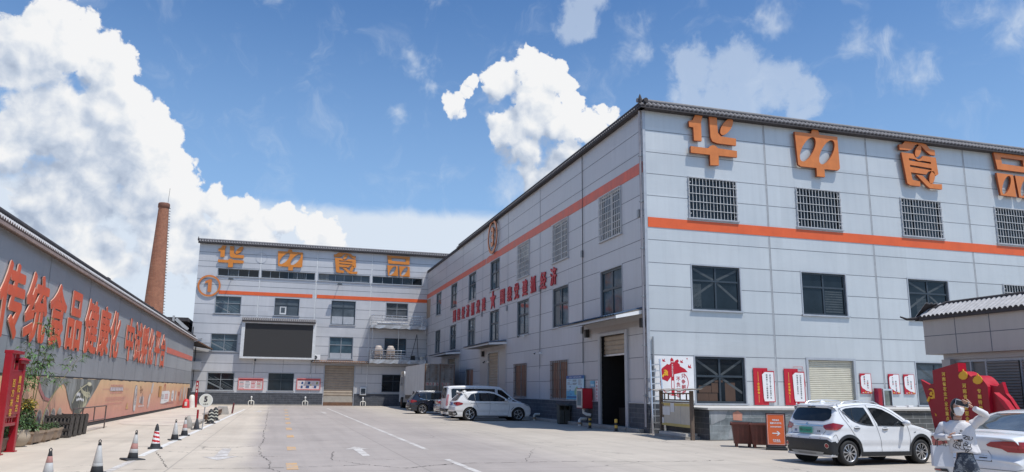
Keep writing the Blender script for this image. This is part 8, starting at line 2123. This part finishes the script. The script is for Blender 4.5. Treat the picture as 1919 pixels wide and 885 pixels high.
# ---- brown rubbish bins and orange sandwich board
BRB = mat('red_brown_bin', (0.15, 0.045, 0.032), 0.55, var=0.25, scale=4, streak=0.2)
def rubbish_bin(x, y, rz, label):
    t = thing('rubbish_bin', label, 'rubbish bin', (x, y, 0), rz, 'red-brown bins by the dock', world=False)
    b = MB(); w0, w1, d0, d1 = 0.27, 0.33, 0.22, 0.30
    vs = [(sx * w0, sy * d0, 0.1) for sx, sy in ((-1, -1), (1, -1), (1, 1), (-1, 1))] + [(sx * w1, sy * d1, 0.74) for sx, sy in ((-1, -1), (1, -1), (1, 1), (-1, 1))]
    b.add(vs, [(3, 2, 1, 0), (0, 1, 5, 4), (1, 2, 6, 5), (2, 3, 7, 6), (3, 0, 4, 7)], BRB)
    for k in (-0.15, 0.0, 0.15): b.add([(k - 0.03, -d0 - 0.02, 0.12), (k + 0.03, -d0 - 0.02, 0.12), (k + 0.035, -d1 - 0.02, 0.7), (k - 0.035, -d1 - 0.02, 0.7), (k - 0.03, -d0, 0.12), (k + 0.03, -d0, 0.12), (k + 0.035, -d1, 0.7), (k - 0.035, -d1, 0.7)], [(0, 1, 2, 3), (0, 3, 7, 4), (1, 5, 6, 2)], BRB)
    b.build('body', t)
    b = MB(); b.box(-w1 - 0.03, -d1 - 0.03, 0.70, w1 + 0.03, d1 + 0.03, 0.76, BRB); b.box(-w1 + 0.02, -d1 + 0.02, 0.765, w1 - 0.02, d1 - 0.02, 0.78, BLACK); b.box(-w1 - 0.05, -0.1, 0.66, w1 + 0.05, 0.0, 0.72, BRB); b.build('rim', t, bevel=0.01)
    b = MB()
    for sx in (-1, 1): b.box(sx * 0.2 - 0.035, -0.2, 0, sx * 0.2 + 0.035, -0.12, 0.1, BRB); b.tube([(sx * 0.2 - 0.04, 0.16, 0.08), (sx * 0.2 + 0.04, 0.16, 0.08)], 0.08, BLACK, 12)
    b.build('feet', t)
rubbish_bin(14.42, 22.3, -0.5, 'left red-brown plastic bin by the dock'); rubbish_bin(14.72, 21.75, -0.5, 'right red-brown plastic bin touching the orange board')
t = thing('sandwich_board', 'orange pavement sign with white arrow beside the red-brown bins', 'sign', (14.72, 20.95, 0), -0.62, world=False)
OB = mat('orange_board_print', (0.68, 0.13, 0.03), 0.4, var=0.05)
fa = lambda u, v, d: (u, -0.14 + v * 0.16 - d, 0.12 + v)
b = MB(); fbox(b, fa, -0.29, 0.0, 0.29, 0.97, -0.03, 0.0, BLACK); 
for a, c, d_, e in ((-0.29, 0, 0.29, 0.03), (-0.29, 0.94, 0.29, 0.97), (-0.29, 0.03, -0.26, 0.94), (0.26, 0.03, 0.29, 0.94)): fbox(b, fa, a, c, d_, e, 0.0, 0.015, BLACK)
b.build('frame', t)
b = MB(); slab(b, fa, rect(-0.26, 0.03, 0.26, 0.94), 0.003, OB)
for a, c, d_, e in ((-0.245, 0.045, 0.245, 0.052), (-0.245, 0.918, 0.245, 0.925), (-0.245, 0.052, -0.238, 0.918), (0.238, 0.052, 0.245, 0.918)): slab(b, fa, rect(a, c, d_, e), 0.005, P_WH)
for s_, z, hgt, wd in (('传统食品', 0.76, 0.055, 0.2), ('健康化中试平台', 0.67, 0.055, 0.33), ('欢迎莅临参观指导', 0.56, 0.038, 0.32), ('华中食品', 0.17, 0.06, 0.21)): b.text(s_, lambda u, v, d, z=z: fa(u, z + v, 0.006), hgt, P_WH, width=wd, bold=0.03)
b.prism(rect(-0.09, 0.115, 0.12, 0.13), [], lambda u, v, d: fa(u, v, 0.006), 0, P_WH)
slab(b, fa, [(-0.11, 0.355), (0.06, 0.355), (0.01, 0.305), (0.05, 0.305), (0.12, 0.37), (0.05, 0.435), (0.01, 0.435), (0.06, 0.385), (-0.11, 0.385)], 0.006, P_WH); b.build('printed_face', t)
b = MB(); b.box(-0.31, -0.26, 0.0, 0.31, 0.26, 0.07, CLAD); b.box(-0.26, -0.2, 0.07, 0.26, 0.2, 0.11, BLACK); b.build('base', t, bevel=0.015)
b = MB(); b.bar((-0.2, 0.2, 0.1), (-0.2, 0.02, 0.95), 0.03, 0.03, BLACK); b.bar((0.2, 0.2, 0.1), (0.2, 0.02, 0.95), 0.03, 0.03, BLACK); b.build('strut', t)

# ---- red sculpture sign in front of the gatehouse, facing the yard (-X)
t = thing('red_sculpture_sign', 'large red stepped sculpture sign with gold characters and flames', 'sculpture', (20.4, 19, 0))
RSC = mat('sculpture_red', (0.30, 0.010, 0.022), 0.4, var=0.08, scale=1.0); RSE = mat('sculpture_red_edge', (0.44, 0.012, 0.035), 0.4, var=0.06)  # edge red is brighter: sun on tops and sides put into colour
def pillar(name, top, y0, y1, zb, Xf, th):
    """slab facing -X between Y = y0 (left, far) and y1 (right, near) with outline top [(fraction, z)]"""
    W_ = y0 - y1; poly = [(0, zb), (W_, zb)] + [(W_ * f, z) for f, z in top[::-1]]
    b = MB(); b.prism(poly, [], lambda u, v, d: (Xf + th - d, y0 - u, v), th, RSC, RSE); return b.build(name, t)
pillar('pillar', [(0, 2.46), (0.1, 2.49), (1, 2.68)], 20.36, 19.35, 0.5, 20.28, 0.32)
def arc_top(zl, zr, bul): return [(f, zl + (zr - zl) * f + bul * sin(pi * f) ** 0.8) for f in (0, .1, .2, .3, .4, .5, .6, .7, .8, .9, 1.0)]
pillar('pillar', arc_top(2.36, 2.18, 0.13), 19.38, 18.80, 0.5, 20.22, 0.42)
pillar('pillar', arc_top(2.24, 1.95, 0.15), 18.80, 18.25, 0.5, 20.16, 0.50)
b = MB(); b.prism([(0, 2.18), (0.35, 2.02), (0.7, 2.10), (0.72, 0.5), (0.42, 0.5), (0.30, 1.2)], [], lambda u, v, d: (20.42 - d, 20.92 - u, v), 0.10, RSC, RSE); b.build('left_wing', t)
b = MB(); b.prism([(0, 0.5), (0, 2.0), (0.25, 1.96), (0.42, 2.08), (0.5, 1.75), (0.62, 1.62), (0.85, 1.25), (1.05, 0.85), (1.1, 0.5)], [], lambda u, v, d: (20.4 - d, 18.28 - u, v), 0.12, RSC, RSE); b.build('right_wing', t)
b = MB(); b.prism([(0.36, 1.78), (0.46, 1.70), (0.66, 1.55), (0.90, 1.22), (1.12, 0.82), (1.2, 0.5), (1.10, 0.5), (1.0, 0.82), (0.80, 1.15), (0.55, 1.5)], [], lambda u, v, d: (20.2 - d, 18.28 - u, v), 0.2, RSE); b.build('ribbon', t)
b = MB(); b.box(19.75, 17.4, 0, 20.9, 21.1, 0.5, RSC); b.build('plinth', t, bevel=0.03)
fS = lambda Xf: (lambda u, v, d: (Xf - d, u, v))
def gold_col(s_, y, z0, step, size, Xf):
    b = MB()
    for k, cx in enumerate(s_): b.text(cx, lambda u, v, d, k=k: (Xf - 0.005 - d, y - u, z0 - step * k + v), size, GOLD, 0.012, width=size * 1.02, bold=0.03)
    b.build('characters', t)
gold_col('河南省农业产业化重点龙头', 19.92, 2.34, 0.152, 0.125, 20.28); gold_col('河南省创新型企业', 19.12, 1.98, 0.165, 0.135, 20.22); gold_col('专精特新中小企业', 18.55, 1.82, 0.165, 0.13, 20.16)
for y, z, Xf in ((19.12, 2.29, 20.22), (18.56, 2.15, 20.16)):
    b = MB(); fl_ = [(-0.17, 0.0), (-0.15, -0.08), (-0.05, -0.13), (0.06, -0.125), (0.15, -0.06), (0.16, 0.03), (0.11, 0.10), (0.05, 0.13), (0.02, 0.19), (-0.01, 0.12), (-0.10, 0.08)]
    b.prism(fl_, [], lambda u, v, d: (Xf - 0.004 - d, y - u, z + v), 0.02, YELLOW); b.build('flame_emblem', t)
b = MB(); b.text('☭', lambda u, v, d: (20.315 - d, 20.52 - u, 1.68 + v), 0.44, YELLOW, 0.02, bold=0.02, width=0.4)
for dy, dz in ((0.0, 0.0), (0.12, -0.1), (0.1, 0.1)): b.prism([(-.05, 0.05), (0.0, 0.0), (0.05, 0.05), (0.02, -0.05), (-.02, -0.05)], [], lambda u, v, d: (20.315 - d, 20.40 - dy - u, 1.08 + dz + v), 0.01, YELLOW)
b.build('emblem', t)
t = thing('flower_trough', 'brown flower trough with small plants behind the white SUV bonnet', 'planter', (20.0, 21.9, 0), world=False)
b = MB(); b.box(-0.25, -0.9, 0.0, 0.25, 0.9, 0.55, mat('red_brown_trough', (0.20, 0.07, 0.045), 0.6, var=0.2)); b.box(-0.3, -0.95, 0.55, 0.3, 0.95, 0.66, MATS['red_brown_trough']); b.build('trough', t, bevel=0.02)
b = MB(); bush(b, (0, 0, 0.74), (0.25, 0.85, 0.09), 420, LEAF, 0.09, 0.045, random.Random(31), [LEAF, LEAF_Y, LEAF_D, mat('bronze_leaf', (0.25, 0.13, 0.06), 0.5)]); b.build('plants', t)

# ================================================================== THE PERSON
from mathutils.bvhtree import BVHTree
SKINM = mat('skin', (0.50, 0.28, 0.19), 0.5, var=0.06, scale=12); HAIR = mat('black_hair', (0.012, 0.009, 0.008), 0.4, var=0.3, scale=20, stretch=(4, 4, 0.6)); LIP = mat('dark_eye', (0.015, 0.01, 0.009), 0.3)
SHIRT = mat('white_jersey', (0.64, 0.625, 0.63), 0.8, var=0.05, scale=5, bump=0.6, bscale=7); MASK = mat('white_mask', (0.76, 0.77, 0.79), 0.7, var=0.03); BAGM = mat('white_paper_bag', (0.56, 0.57, 0.61), 0.5, var=0.07, scale=4, bump=0.5, bscale=5)
def denim():
    m = bpy.data.materials.new('washed_denim'); m.use_nodes = True
    N = NT(m.node_tree); b = m.node_tree.nodes['Principled BSDF']; o = N.n('ShaderNodeTexCoord').outputs['Object']
    a = N.noise(o, 9, 6, 0.7, 1.2); f = N.noise(o, 45, 4, 0.6)
    c = N.ramp(N.math('ADD', N.math('MULTIPLY', a, 0.8), N.math('MULTIPLY', f, 0.2)), [(0.40, (0.022, 0.03, 0.05)), (0.52, (0.06, 0.075, 0.10)), (0.57, (0.30, 0.32, 0.34)), (0.66, (0.05, 0.06, 0.08)), (0.8, (0.20, 0.22, 0.25))])
    N.put(b.inputs['Base Color'], c); b.inputs['Roughness'].default_value = 0.85
    bn = N.n('ShaderNodeBump'); bn.inputs['Strength'].default_value = 0.6; bn.inputs['Distance'].default_value = 0.01; N.put(bn.inputs['Height'], a); N.link(bn.outputs[0], b.inputs['Normal'])
    return m
DENIM = denim()
def skin_mesh(verts, edges, radii, root=0, sub=2, smooth=True):
    """grow a continuous tapering surface round a skeleton and return (verts, faces)"""
    me = bpy.data.meshes.new('sk'); me.from_pydata(verts, edges, [])
    ob = bpy.data.objects.new('sk', me); COL.objects.link(ob)
    md = ob.modifiers.new('skin', 'SKIN'); md.use_smooth_shade = True; md.branch_smoothing = 0.6
    for i, r in enumerate(radii):
        sv = me.skin_vertices[0].data[i]; sv.radius = r if isinstance(r, tuple) else (r, r); sv.use_root = (i == root)
    s2 = ob.modifiers.new('sub', 'SUBSURF'); s2.levels = sub; s2.render_levels = sub
    dg = bpy.context.evaluated_depsgraph_get(); dg.update()
    out = bpy.data.meshes.new_from_object(ob.evaluated_get(dg))
    vs = [tuple(v.co) for v in out.vertices]; fs = [list(p.vertices) for p in out.polygons]
    bpy.data.objects.remove(ob); bpy.data.meshes.remove(out)
    return vs, fs
class Sk:
    def __init__(s): s.v = []; s.e = []; s.r = []
    def chain(s, pts, start=None):
        """pts: [(x, y, z, r)]; start = index of the vertex the chain grows from"""
        prev = start
        for p in pts:
            s.v.append(p[:3]); s.r.append(p[3] if not isinstance(p[3], tuple) else p[3]); i = len(s.v) - 1
            if prev is not None: s.e.append((prev, i))
            prev = i
        return prev
    def into(s, mb, m, sub=2):
        vs, fs = skin_mesh(s.v, s.e, s.r, 0, sub); mb.add(vs, fs, m, True)
pt = thing('person', 'person in white long-sleeved top, face mask and jeans, shading eyes with phone', 'person', (8.86, 8.50, 0), radians(-45.8), world=False); pt.scale = (1.05, 1.05, 1.05)
# ---- body: pelvis, spine, neck, arms, legs in one skin; head and fingers fused into the same mesh
bd_ = Sk()
bd_.chain([(0.015, 0.0, 0.82, 0.095)])
chest = bd_.chain([(0.0, 0.0, 0.95, 0.090), (-0.02, 0.0, 1.10, 0.10)], 0)
neckb = bd_.chain([(-0.035, 0.01, 1.215, 0.075), (-0.035, 0.0, 1.28, 0.046), (-0.030, -0.01, 1.33, 0.05)], chest)
up = 3
SR, ER, WR = (-0.20, 0.0, 1.20), (-0.278, 0.03, 1.055), (-0.155, -0.20, 1.065)
SL, EL, WL = (0.13, 0.0, 1.22), (0.29, -0.04, 1.345), (0.165, -0.15, 1.425)
bd_.chain([(-0.12, 0.0, 1.215, 0.06), (*SR, 0.052), (*ER, 0.038), (*WR, 0.026)], up)
bd_.chain([(0.06, 0.0, 1.225, 0.06), (*SL, 0.052), (*EL, 0.038), (*WL, 0.026)], up)
for sg, fx_, fy_ in ((-1, -0.10, -0.04), (1, 0.14, 0.10)):
    bd_.chain([(0.015 + sg * 0.068, 0.0, 0.72, 0.066), (0.015 + sg * 0.098, 0.0 + fy_ * 0.4, 0.42, 0.05), (0.015 + sg * 0.10, fy_ + 0.02, 0.22, 0.052), (0.015 + sg * 0.10, fy_ + 0.03, 0.07, 0.035), (0.015 + sg * 0.11, fy_ - 0.06, 0.035, 0.035), (0.015 + sg * 0.115, fy_ - 0.15, 0.025, 0.025)], 0)
body = MB(); bd_.into(body, SKINM)
# head, turned a little to the picture's right and tipped down
hc = Vector((-0.02, -0.02, 1.425)); yaw = radians(14); pit = radians(-8)
HM = Matrix.Translation(hc) @ Matrix.Rotation(yaw, 4, 'Z') @ Matrix.Rotation(pit, 4, 'X')
def headp(a, e, s=1.0):
    """point on the head: azimuth a from the face (-y), elevation e"""
    x, y, z = cos(e) * sin(a), -cos(e) * cos(a), sin(e)
    k = 1.0 - 0.20 * max(0.0, -z) ** 1.2
    X, Y, Z_ = 0.073 * x * k, 0.094 * y * (1 - 0.06 * max(0, -z)), 0.115 * z
    nose = math.exp(-((a / 0.20) ** 2)) * math.exp(-(((e + 0.20) / 0.22) ** 2)); Y -= 0.020 * nose
    sock = (math.exp(-(((abs(a) - 0.42) / 0.2) ** 2))) * math.exp(-(((e - 0.03) / 0.12) ** 2)); Y += 0.006 * sock
    return HM @ (Vector((X, Y, Z_)) * s)
vs = []; fs = []; NU, NV = 40, 26
for j in range(NV + 1):
    for i in range(NU): vs.append(headp(-pi + 2 * pi * i / NU, -pi / 2 + pi * j / NV))
for j in range(NV):
    for i in range(NU): fs.append((j * NU + i, j * NU + (i + 1) % NU, (j + 1) * NU + (i + 1) % NU, (j + 1) * NU + i))
body.add(vs, fs, SKINM, True)
for sg in (-1, 1):
    c_ = headp(sg * 1.55, -0.05, 1.0); body.ball(c_, (0.012, 0.02, 0.03), SKINM, 8, 6)
def hand(palm, fwd, side, nrm, curl, mb, thumb_out=0.6):
    """palm centre, finger direction, thumb side, palm normal; five unequal bent fingers rooted in the palm"""
    palm, fwd, side, nrm = Vector(palm), Vector(fwd).normalized(), Vector(side).normalized(), Vector(nrm).normalized()
    k = Sk(); k.chain([(*(palm - fwd * 0.045), 0.022), (*palm, 0.026), (*(palm + fwd * 0.03), 0.026)])
    for i in range(len(k.r)): k.r[i] = (0.030, 0.014)
    vs, fs = skin_mesh(k.v, k.e, [(0.031, 0.016)] * 3, 0, 2); mb.add(vs, fs, SKINM, True)
    for j, (o_, L) in enumerate(((0.027, 0.066), (0.009, 0.074), (-0.010, 0.069), (-0.027, 0.054))):
        p = palm + fwd * 0.028 + side * o_; pts = [p]; d = fwd.copy()
        for seg, q in enumerate((0.45, 0.32, 0.25)):
            d = (d + nrm * curl * (0.7 + 0.25 * seg)).normalized(); pts.append(pts[-1] + d * L * q)
        s_ = Sk(); s_.chain([(*a, r) for a, r in zip(pts, (0.0095, 0.009, 0.0082, 0.007))]); s_.into(mb, SKINM)
    p = palm - fwd * 0.02 + side * 0.026; d = (fwd * 0.75 + side * thumb_out + nrm * 0.35).normalized()
    s_ = Sk(); s_.chain([(*p, 0.012), (*(p + d * 0.03), 0.0105), (*(p + d * 0.052 + nrm * 0.006), 0.009), (*(p + d * 0.07 + nrm * 0.014 + fwd * 0.006), 0.0075)]); s_.into(mb, SKINM)
hand((0.115, -0.185, 1.462), (-0.75, -0.35, 0.45), (0.1, -0.2, 0.9), (-0.3, 0.8, 0.2), 0.25, body)
hand((-0.125, -0.25, 1.07), (0.75, -0.5, 0.05), (0.1, 0.1, 1.0), (0.3, 0.5, -0.2), 0.55, body)
body.build('body', pt)
# eyes and brows (children of the body's thing)
b = MB()
for sg in (-1, 1):
    P_ = [headp(sg * 0.40 + 0.13 * cos(t), 0.02 + 0.045 * sin(t), 1.012) for t in (2 * pi * k / 14 for k in range(14))]; b.add(P_, [tuple(range(14))], P_WH)
    P_ = [headp(sg * 0.40 + 0.06 * cos(t), 0.02 + 0.045 * sin(t), 1.02) for t in (2 * pi * k / 12 for k in range(12))]; b.add(P_, [tuple(range(12))], LIP)
    P_ = [headp(sg * 0.40 + 0.16 * q, 0.16 + 0.02 * (1 - q * q) + w, 1.015) for w, qs in ((0.0, (-1, -.5, 0, .5, 1)), (0.035, (1, .5, 0, -.5, -1))) for q in qs]; b.add(P_, [tuple(range(10))], HAIR)
b.build('eyes', pt)
b = MB(); vs = []; fs = []; nu, nv = 16, 8
for j in range(nv + 1):
    for i in range(nu + 1):
        a = -1.0 + 2.0 * i / nu; e = -0.92 + 0.84 * j / nv + 0.08 * cos(a * 1.5) * (j / nv)
        vs.append(headp(a, e, 1.05 + 0.05 * math.exp(-(a / .5) ** 2) + 0.006 * (j % 3 == 1)))
fs = [(j * (nu + 1) + i, j * (nu + 1) + i + 1, (j + 1) * (nu + 1) + i + 1, (j + 1) * (nu + 1) + i) for j in range(nv) for i in range(nu)]
b.add(vs, fs, MASK, True)
for sg in (-1, 1):
    for e0 in (-0.65, -0.12): b.tube([headp(sg * 1.0, e0, 1.05), headp(sg * 1.3, (e0 - 0.1) / 2, 1.04), headp(sg * 1.58, -0.05 if e0 > -.5 else -0.15, 1.05)], 0.0025, MASK, 4)
b.build('face_mask', pt)
b = MB(); vs = []; nu, nv = 36, 16
for j in range(nv + 1):
    for i in range(nu):
        a = -pi + 2 * pi * i / nu; line = 0.52 - 0.95 * max(0.0, min(1.0, (abs(a) - 0.75) / 0.9)) - (0.25 if abs(a) > 2.2 else 0)
        e = line + (pi / 2 - line) * j / nv; vs.append(headp(a, e, 1.0 + (0.085 if j else 0.03) * (1 + 0.25 * (abs(a) > 1.8))))
b.add(vs, [(j * nu + i, j * nu + (i + 1) % nu, (j + 1) * nu + (i + 1) % nu, (j + 1) * nu + i) for j in range(nv) for i in range(nu)], HAIR, True)
p0 = headp(pi, 0.1, 1.05); b.tube([p0, p0 + Vector((-0.02, 0.05, -0.02)), p0 + Vector((-0.035, 0.055, -0.09)), p0 + Vector((-0.03, 0.03, -0.19))], [0.03, 0.035, 0.032, 0.012], HAIR, 10)
for k in range(7):
    a = -1.35 + 0.05 * k; b.tube([headp(a, 0.2, 1.09), headp(a + 0.02, -0.2, 1.1), headp(a - 0.02, -0.55, 1.12)], [0.006, 0.006, 0.003], HAIR, 5)
b.build('hair', pt)
# ---- clothes
rings = [(1.262, -0.035, 0.0, 0.085, 0.072), (1.250, -0.036, 0.0, 0.115, 0.080), (1.228, -0.036, 0.0, 0.165, 0.088), (1.195, -0.034, 0.0, 0.190, 0.098), (1.15, -0.03, 0.0, 0.182, 0.108), (1.09, -0.02, 0.0, 0.172, 0.116),
         (1.03, -0.012, 0.0, 0.165, 0.114), (0.98, -0.003, 0.0, 0.160, 0.113), (0.94, 0.005, 0.0, 0.164, 0.117), (0.90, 0.010, 0.0, 0.170, 0.121), (0.876, 0.013, 0.0, 0.173, 0.123), (0.874, 0.013, 0.0, 0.163, 0.115), (0.91, 0.010, 0.0, 0.154, 0.108)]
b = MB(); nseg = 48; vs = []
for z, cx, cy, rx, ry in rings:
    for k in range(nseg):
        a = 2 * pi * k / nseg; fold = 0.006 * sin(5 * a + z * 22) * max(0.0, min(1.0, (1.2 - z) / 0.2)) + 0.005 * sin(9 * a - z * 40)
        ca, sa = cos(a), sin(a); q = 2.5
        ex = math.copysign(abs(ca) ** (2 / q), ca) * (rx + fold); ey = math.copysign(abs(sa) ** (2 / q), sa) * (ry + fold)
        vs.append((cx + ex, cy + ey, z + 0.008 * sin(3 * a) * (z < 0.905)))
b.add(vs, [(i * nseg + k, (i + 1) * nseg + k, (i + 1) * nseg + (k + 1) % nseg, i * nseg + (k + 1) % nseg) for i in range(len(rings) - 1) for k in range(nseg)], SHIRT, True)
torso_v, torso_f = list(b.v), list(b.f)
def sleeve(pts, rs):
    P3 = [Vector(p) for p in pts]; out = []; rr = []
    for i in range(len(P3) - 1):
        for k in range(7): out.append(P3[i].lerp(P3[i + 1], k / 7)); q = rs[i] + (rs[i + 1] - rs[i]) * k / 7; rr.append(q * (1 + 0.045 * sin(i * 7 + k * 2.1) + 0.03 * sin(k * 4.7 + i)))
    out.append(P3[-1]); rr.append(rs[-1])
    for _ in range(2): out = [out[0]] + [(out[i - 1] + out[i] * 2 + out[i + 1]) / 4 for i in range(1, len(out) - 1)] + [out[-1]]
    b.tube(out, rr, SHIRT, 16)
sleeve([(-0.12, 0.0, 1.175), SR, ER, WR], [0.064, 0.060, 0.052, 0.036])
sleeve([(0.06, 0.0, 1.185), SL, EL, WL], [0.064, 0.060, 0.050, 0.034])
rv = random.Random(2)
ncol = [(-0.035 + 0.086 * cos(t), 0.0 + 0.074 * sin(t), 1.262) for t in (2 * pi * k / 20 for k in range(21))]
b.tube(ncol, 0.010, SHIRT, 6)
shirt = b.build('top', pt)
bv = BVHTree.FromPolygons([Vector(v) for v in torso_v], torso_f)
def doodle(mb, pts, w):
    P2 = catmull(pts, 5); out = []
    for i, p in enumerate(P2):
        hit = bv.ray_cast(Vector((p.x, -1.0, p.y)), Vector((0, 1, 0)))
        if hit[0] is None: out.append(None); continue
        d = (P2[min(i + 1, len(P2) - 1)] - P2[max(i - 1, 0)]).normalized(); q = hit[0] + Vector((0, -0.004, 0))
        out.append((q + Vector((-d.y, 0, d.x)) * w, q - Vector((-d.y, 0, d.x)) * w))
    for a, c in zip(out[:-1], out[1:]):
        if a and c: mb.add([a[0], a[1], c[1], c[0]], [(0, 1, 2, 3)], LIP)
dd = MB()
for cx, cz, s_ in ((-0.02, 1.125, 0.5), (-0.045, 1.055, 1.0), (0.055, 1.06, 0.8), (-0.035, 0.965, 1.0), (0.05, 0.985, 0.8), (0.065, 0.92, 0.7)):
    for k in range(4 if s_ > 0.6 else 2):
        pts = []; x, z = cx + rv.uniform(-.02, .02), cz + rv.uniform(-.015, .015); a = rv.uniform(0, 6.3)
        for _ in range(7): pts.append((x, z)); a += rv.uniform(0.3, 1.5); x += 0.024 * s_ * cos(a); z += 0.021 * s_ * sin(a)
        doodle(dd, pts, 0.0032)
dd.build('printed_drawing', pt)
jn = Sk(); jn.chain([(0.013, 0.0, 0.95, (0.142, 0.102))]); jn.chain([(0.015, 0.0, 0.84, (0.152, 0.112)), (0.015, 0.0, 0.745, (0.155, 0.115))], 0)
for sg, fy_ in ((-1, -0.04), (1, 0.10)):
    jn.chain([(0.015 + sg * 0.088, 0.0, 0.66, 0.092), (0.015 + sg * 0.098, fy_ * 0.4, 0.43, 0.073), (0.015 + sg * 0.10, fy_ + 0.02, 0.24, 0.066), (0.015 + sg * 0.10, fy_ + 0.03, 0.09, 0.058)], 2)
b = MB(); jn.into(b, DENIM); b.build('jeans', pt)
for sg, fy_ in ((-1, -0.04), (1, 0.10)):
    b = MB(); s_ = Sk(); x = 0.015 + sg * 0.105; s_.chain([(x, fy_ + 0.05, 0.045, 0.045), (x + sg * 0.004, fy_ - 0.06, 0.042, 0.046), (x + sg * 0.008, fy_ - 0.16, 0.034, 0.034)]); s_.into(b, P_WH); b.build('shoe', pt)
# ---- what the person holds (things of their own)
PM = pt.matrix_world if False else Matrix.Translation(pt.location) @ Matrix.Rotation(radians(-45.8), 4, 'Z')
def held(name, label, cat, loc):
    t = thing(name, label, cat, tuple(PM @ (Vector(loc) * 1.05)), radians(-45.8), world=False); return t
t = held('mobile_phone', 'dark phone in white case held sideways against the forehead', 'phone', (0.035, -0.205, 1.487)); t.rotation_euler = (radians(-6), radians(14), radians(-45.8))
b = MB(); b.box(-0.078, 0.0, -0.038, 0.078, 0.010, 0.038, P_WH); b.build('case', t, bevel=0.004)
b = MB(); b.box(-0.073, -0.0012, -0.034, 0.073, -0.0002, 0.034, BLACK); b.build('screen', t)
t = held('small_box', 'small white paper box held at the waist', 'box', (-0.055, -0.275, 1.075)); t.rotation_euler = (0.1, -0.12, radians(-30))
b = MB(); b.box(-0.055, -0.03, -0.026, 0.055, 0.03, 0.026, BAGM); b.build('carton', t, bevel=0.003); b = MB(); b.box(-0.056, -0.031, 0.020, 0.056, 0.031, 0.030, P_WH); b.build('lid', t)
t = held('paper_bag', 'white paper carrier bag with black straps hanging from the forearm', 'bag', (-0.245, -0.06, 0.70)); t.rotation_euler = (0, 0, radians(-45.8 + 18))
b = MB(); w0, d0 = 0.125, 0.05
vs = [(-w0, -d0, 0), (w0, -d0, 0), (w0 + 0.005, 0, 0), (w0, d0, 0), (-w0, d0, 0), (-w0 - 0.004, 0, 0.0), (-w0 * .98, -d0 * .75, 0.265), (w0 * .98, -d0 * .75, 0.27), (w0 * .9, 0, 0.262), (w0 * .98, d0 * .75, 0.27), (-w0 * .98, d0 * .75, 0.265), (-w0 * .9, 0, 0.26)]
b.add(vs, [(0, 5, 4, 3, 2, 1)] + [(k, (k + 1) % 6, 6 + (k + 1) % 6, 6 + k) for k in range(6)], BAGM); b.build('bag_body', t)
for dy in (-0.036, 0.036):
    b = MB(); b.tube([(-0.06, dy, 0.255), (-0.05, dy * .7, 0.33), (-0.01, dy * .35, 0.365), (0.03, dy * .7, 0.33), (0.05, dy, 0.255)], 0.005, BLACK, 6); b.build('strap', t)
for o in bpy.data.objects:
    if '_world' in o: del o['_world']
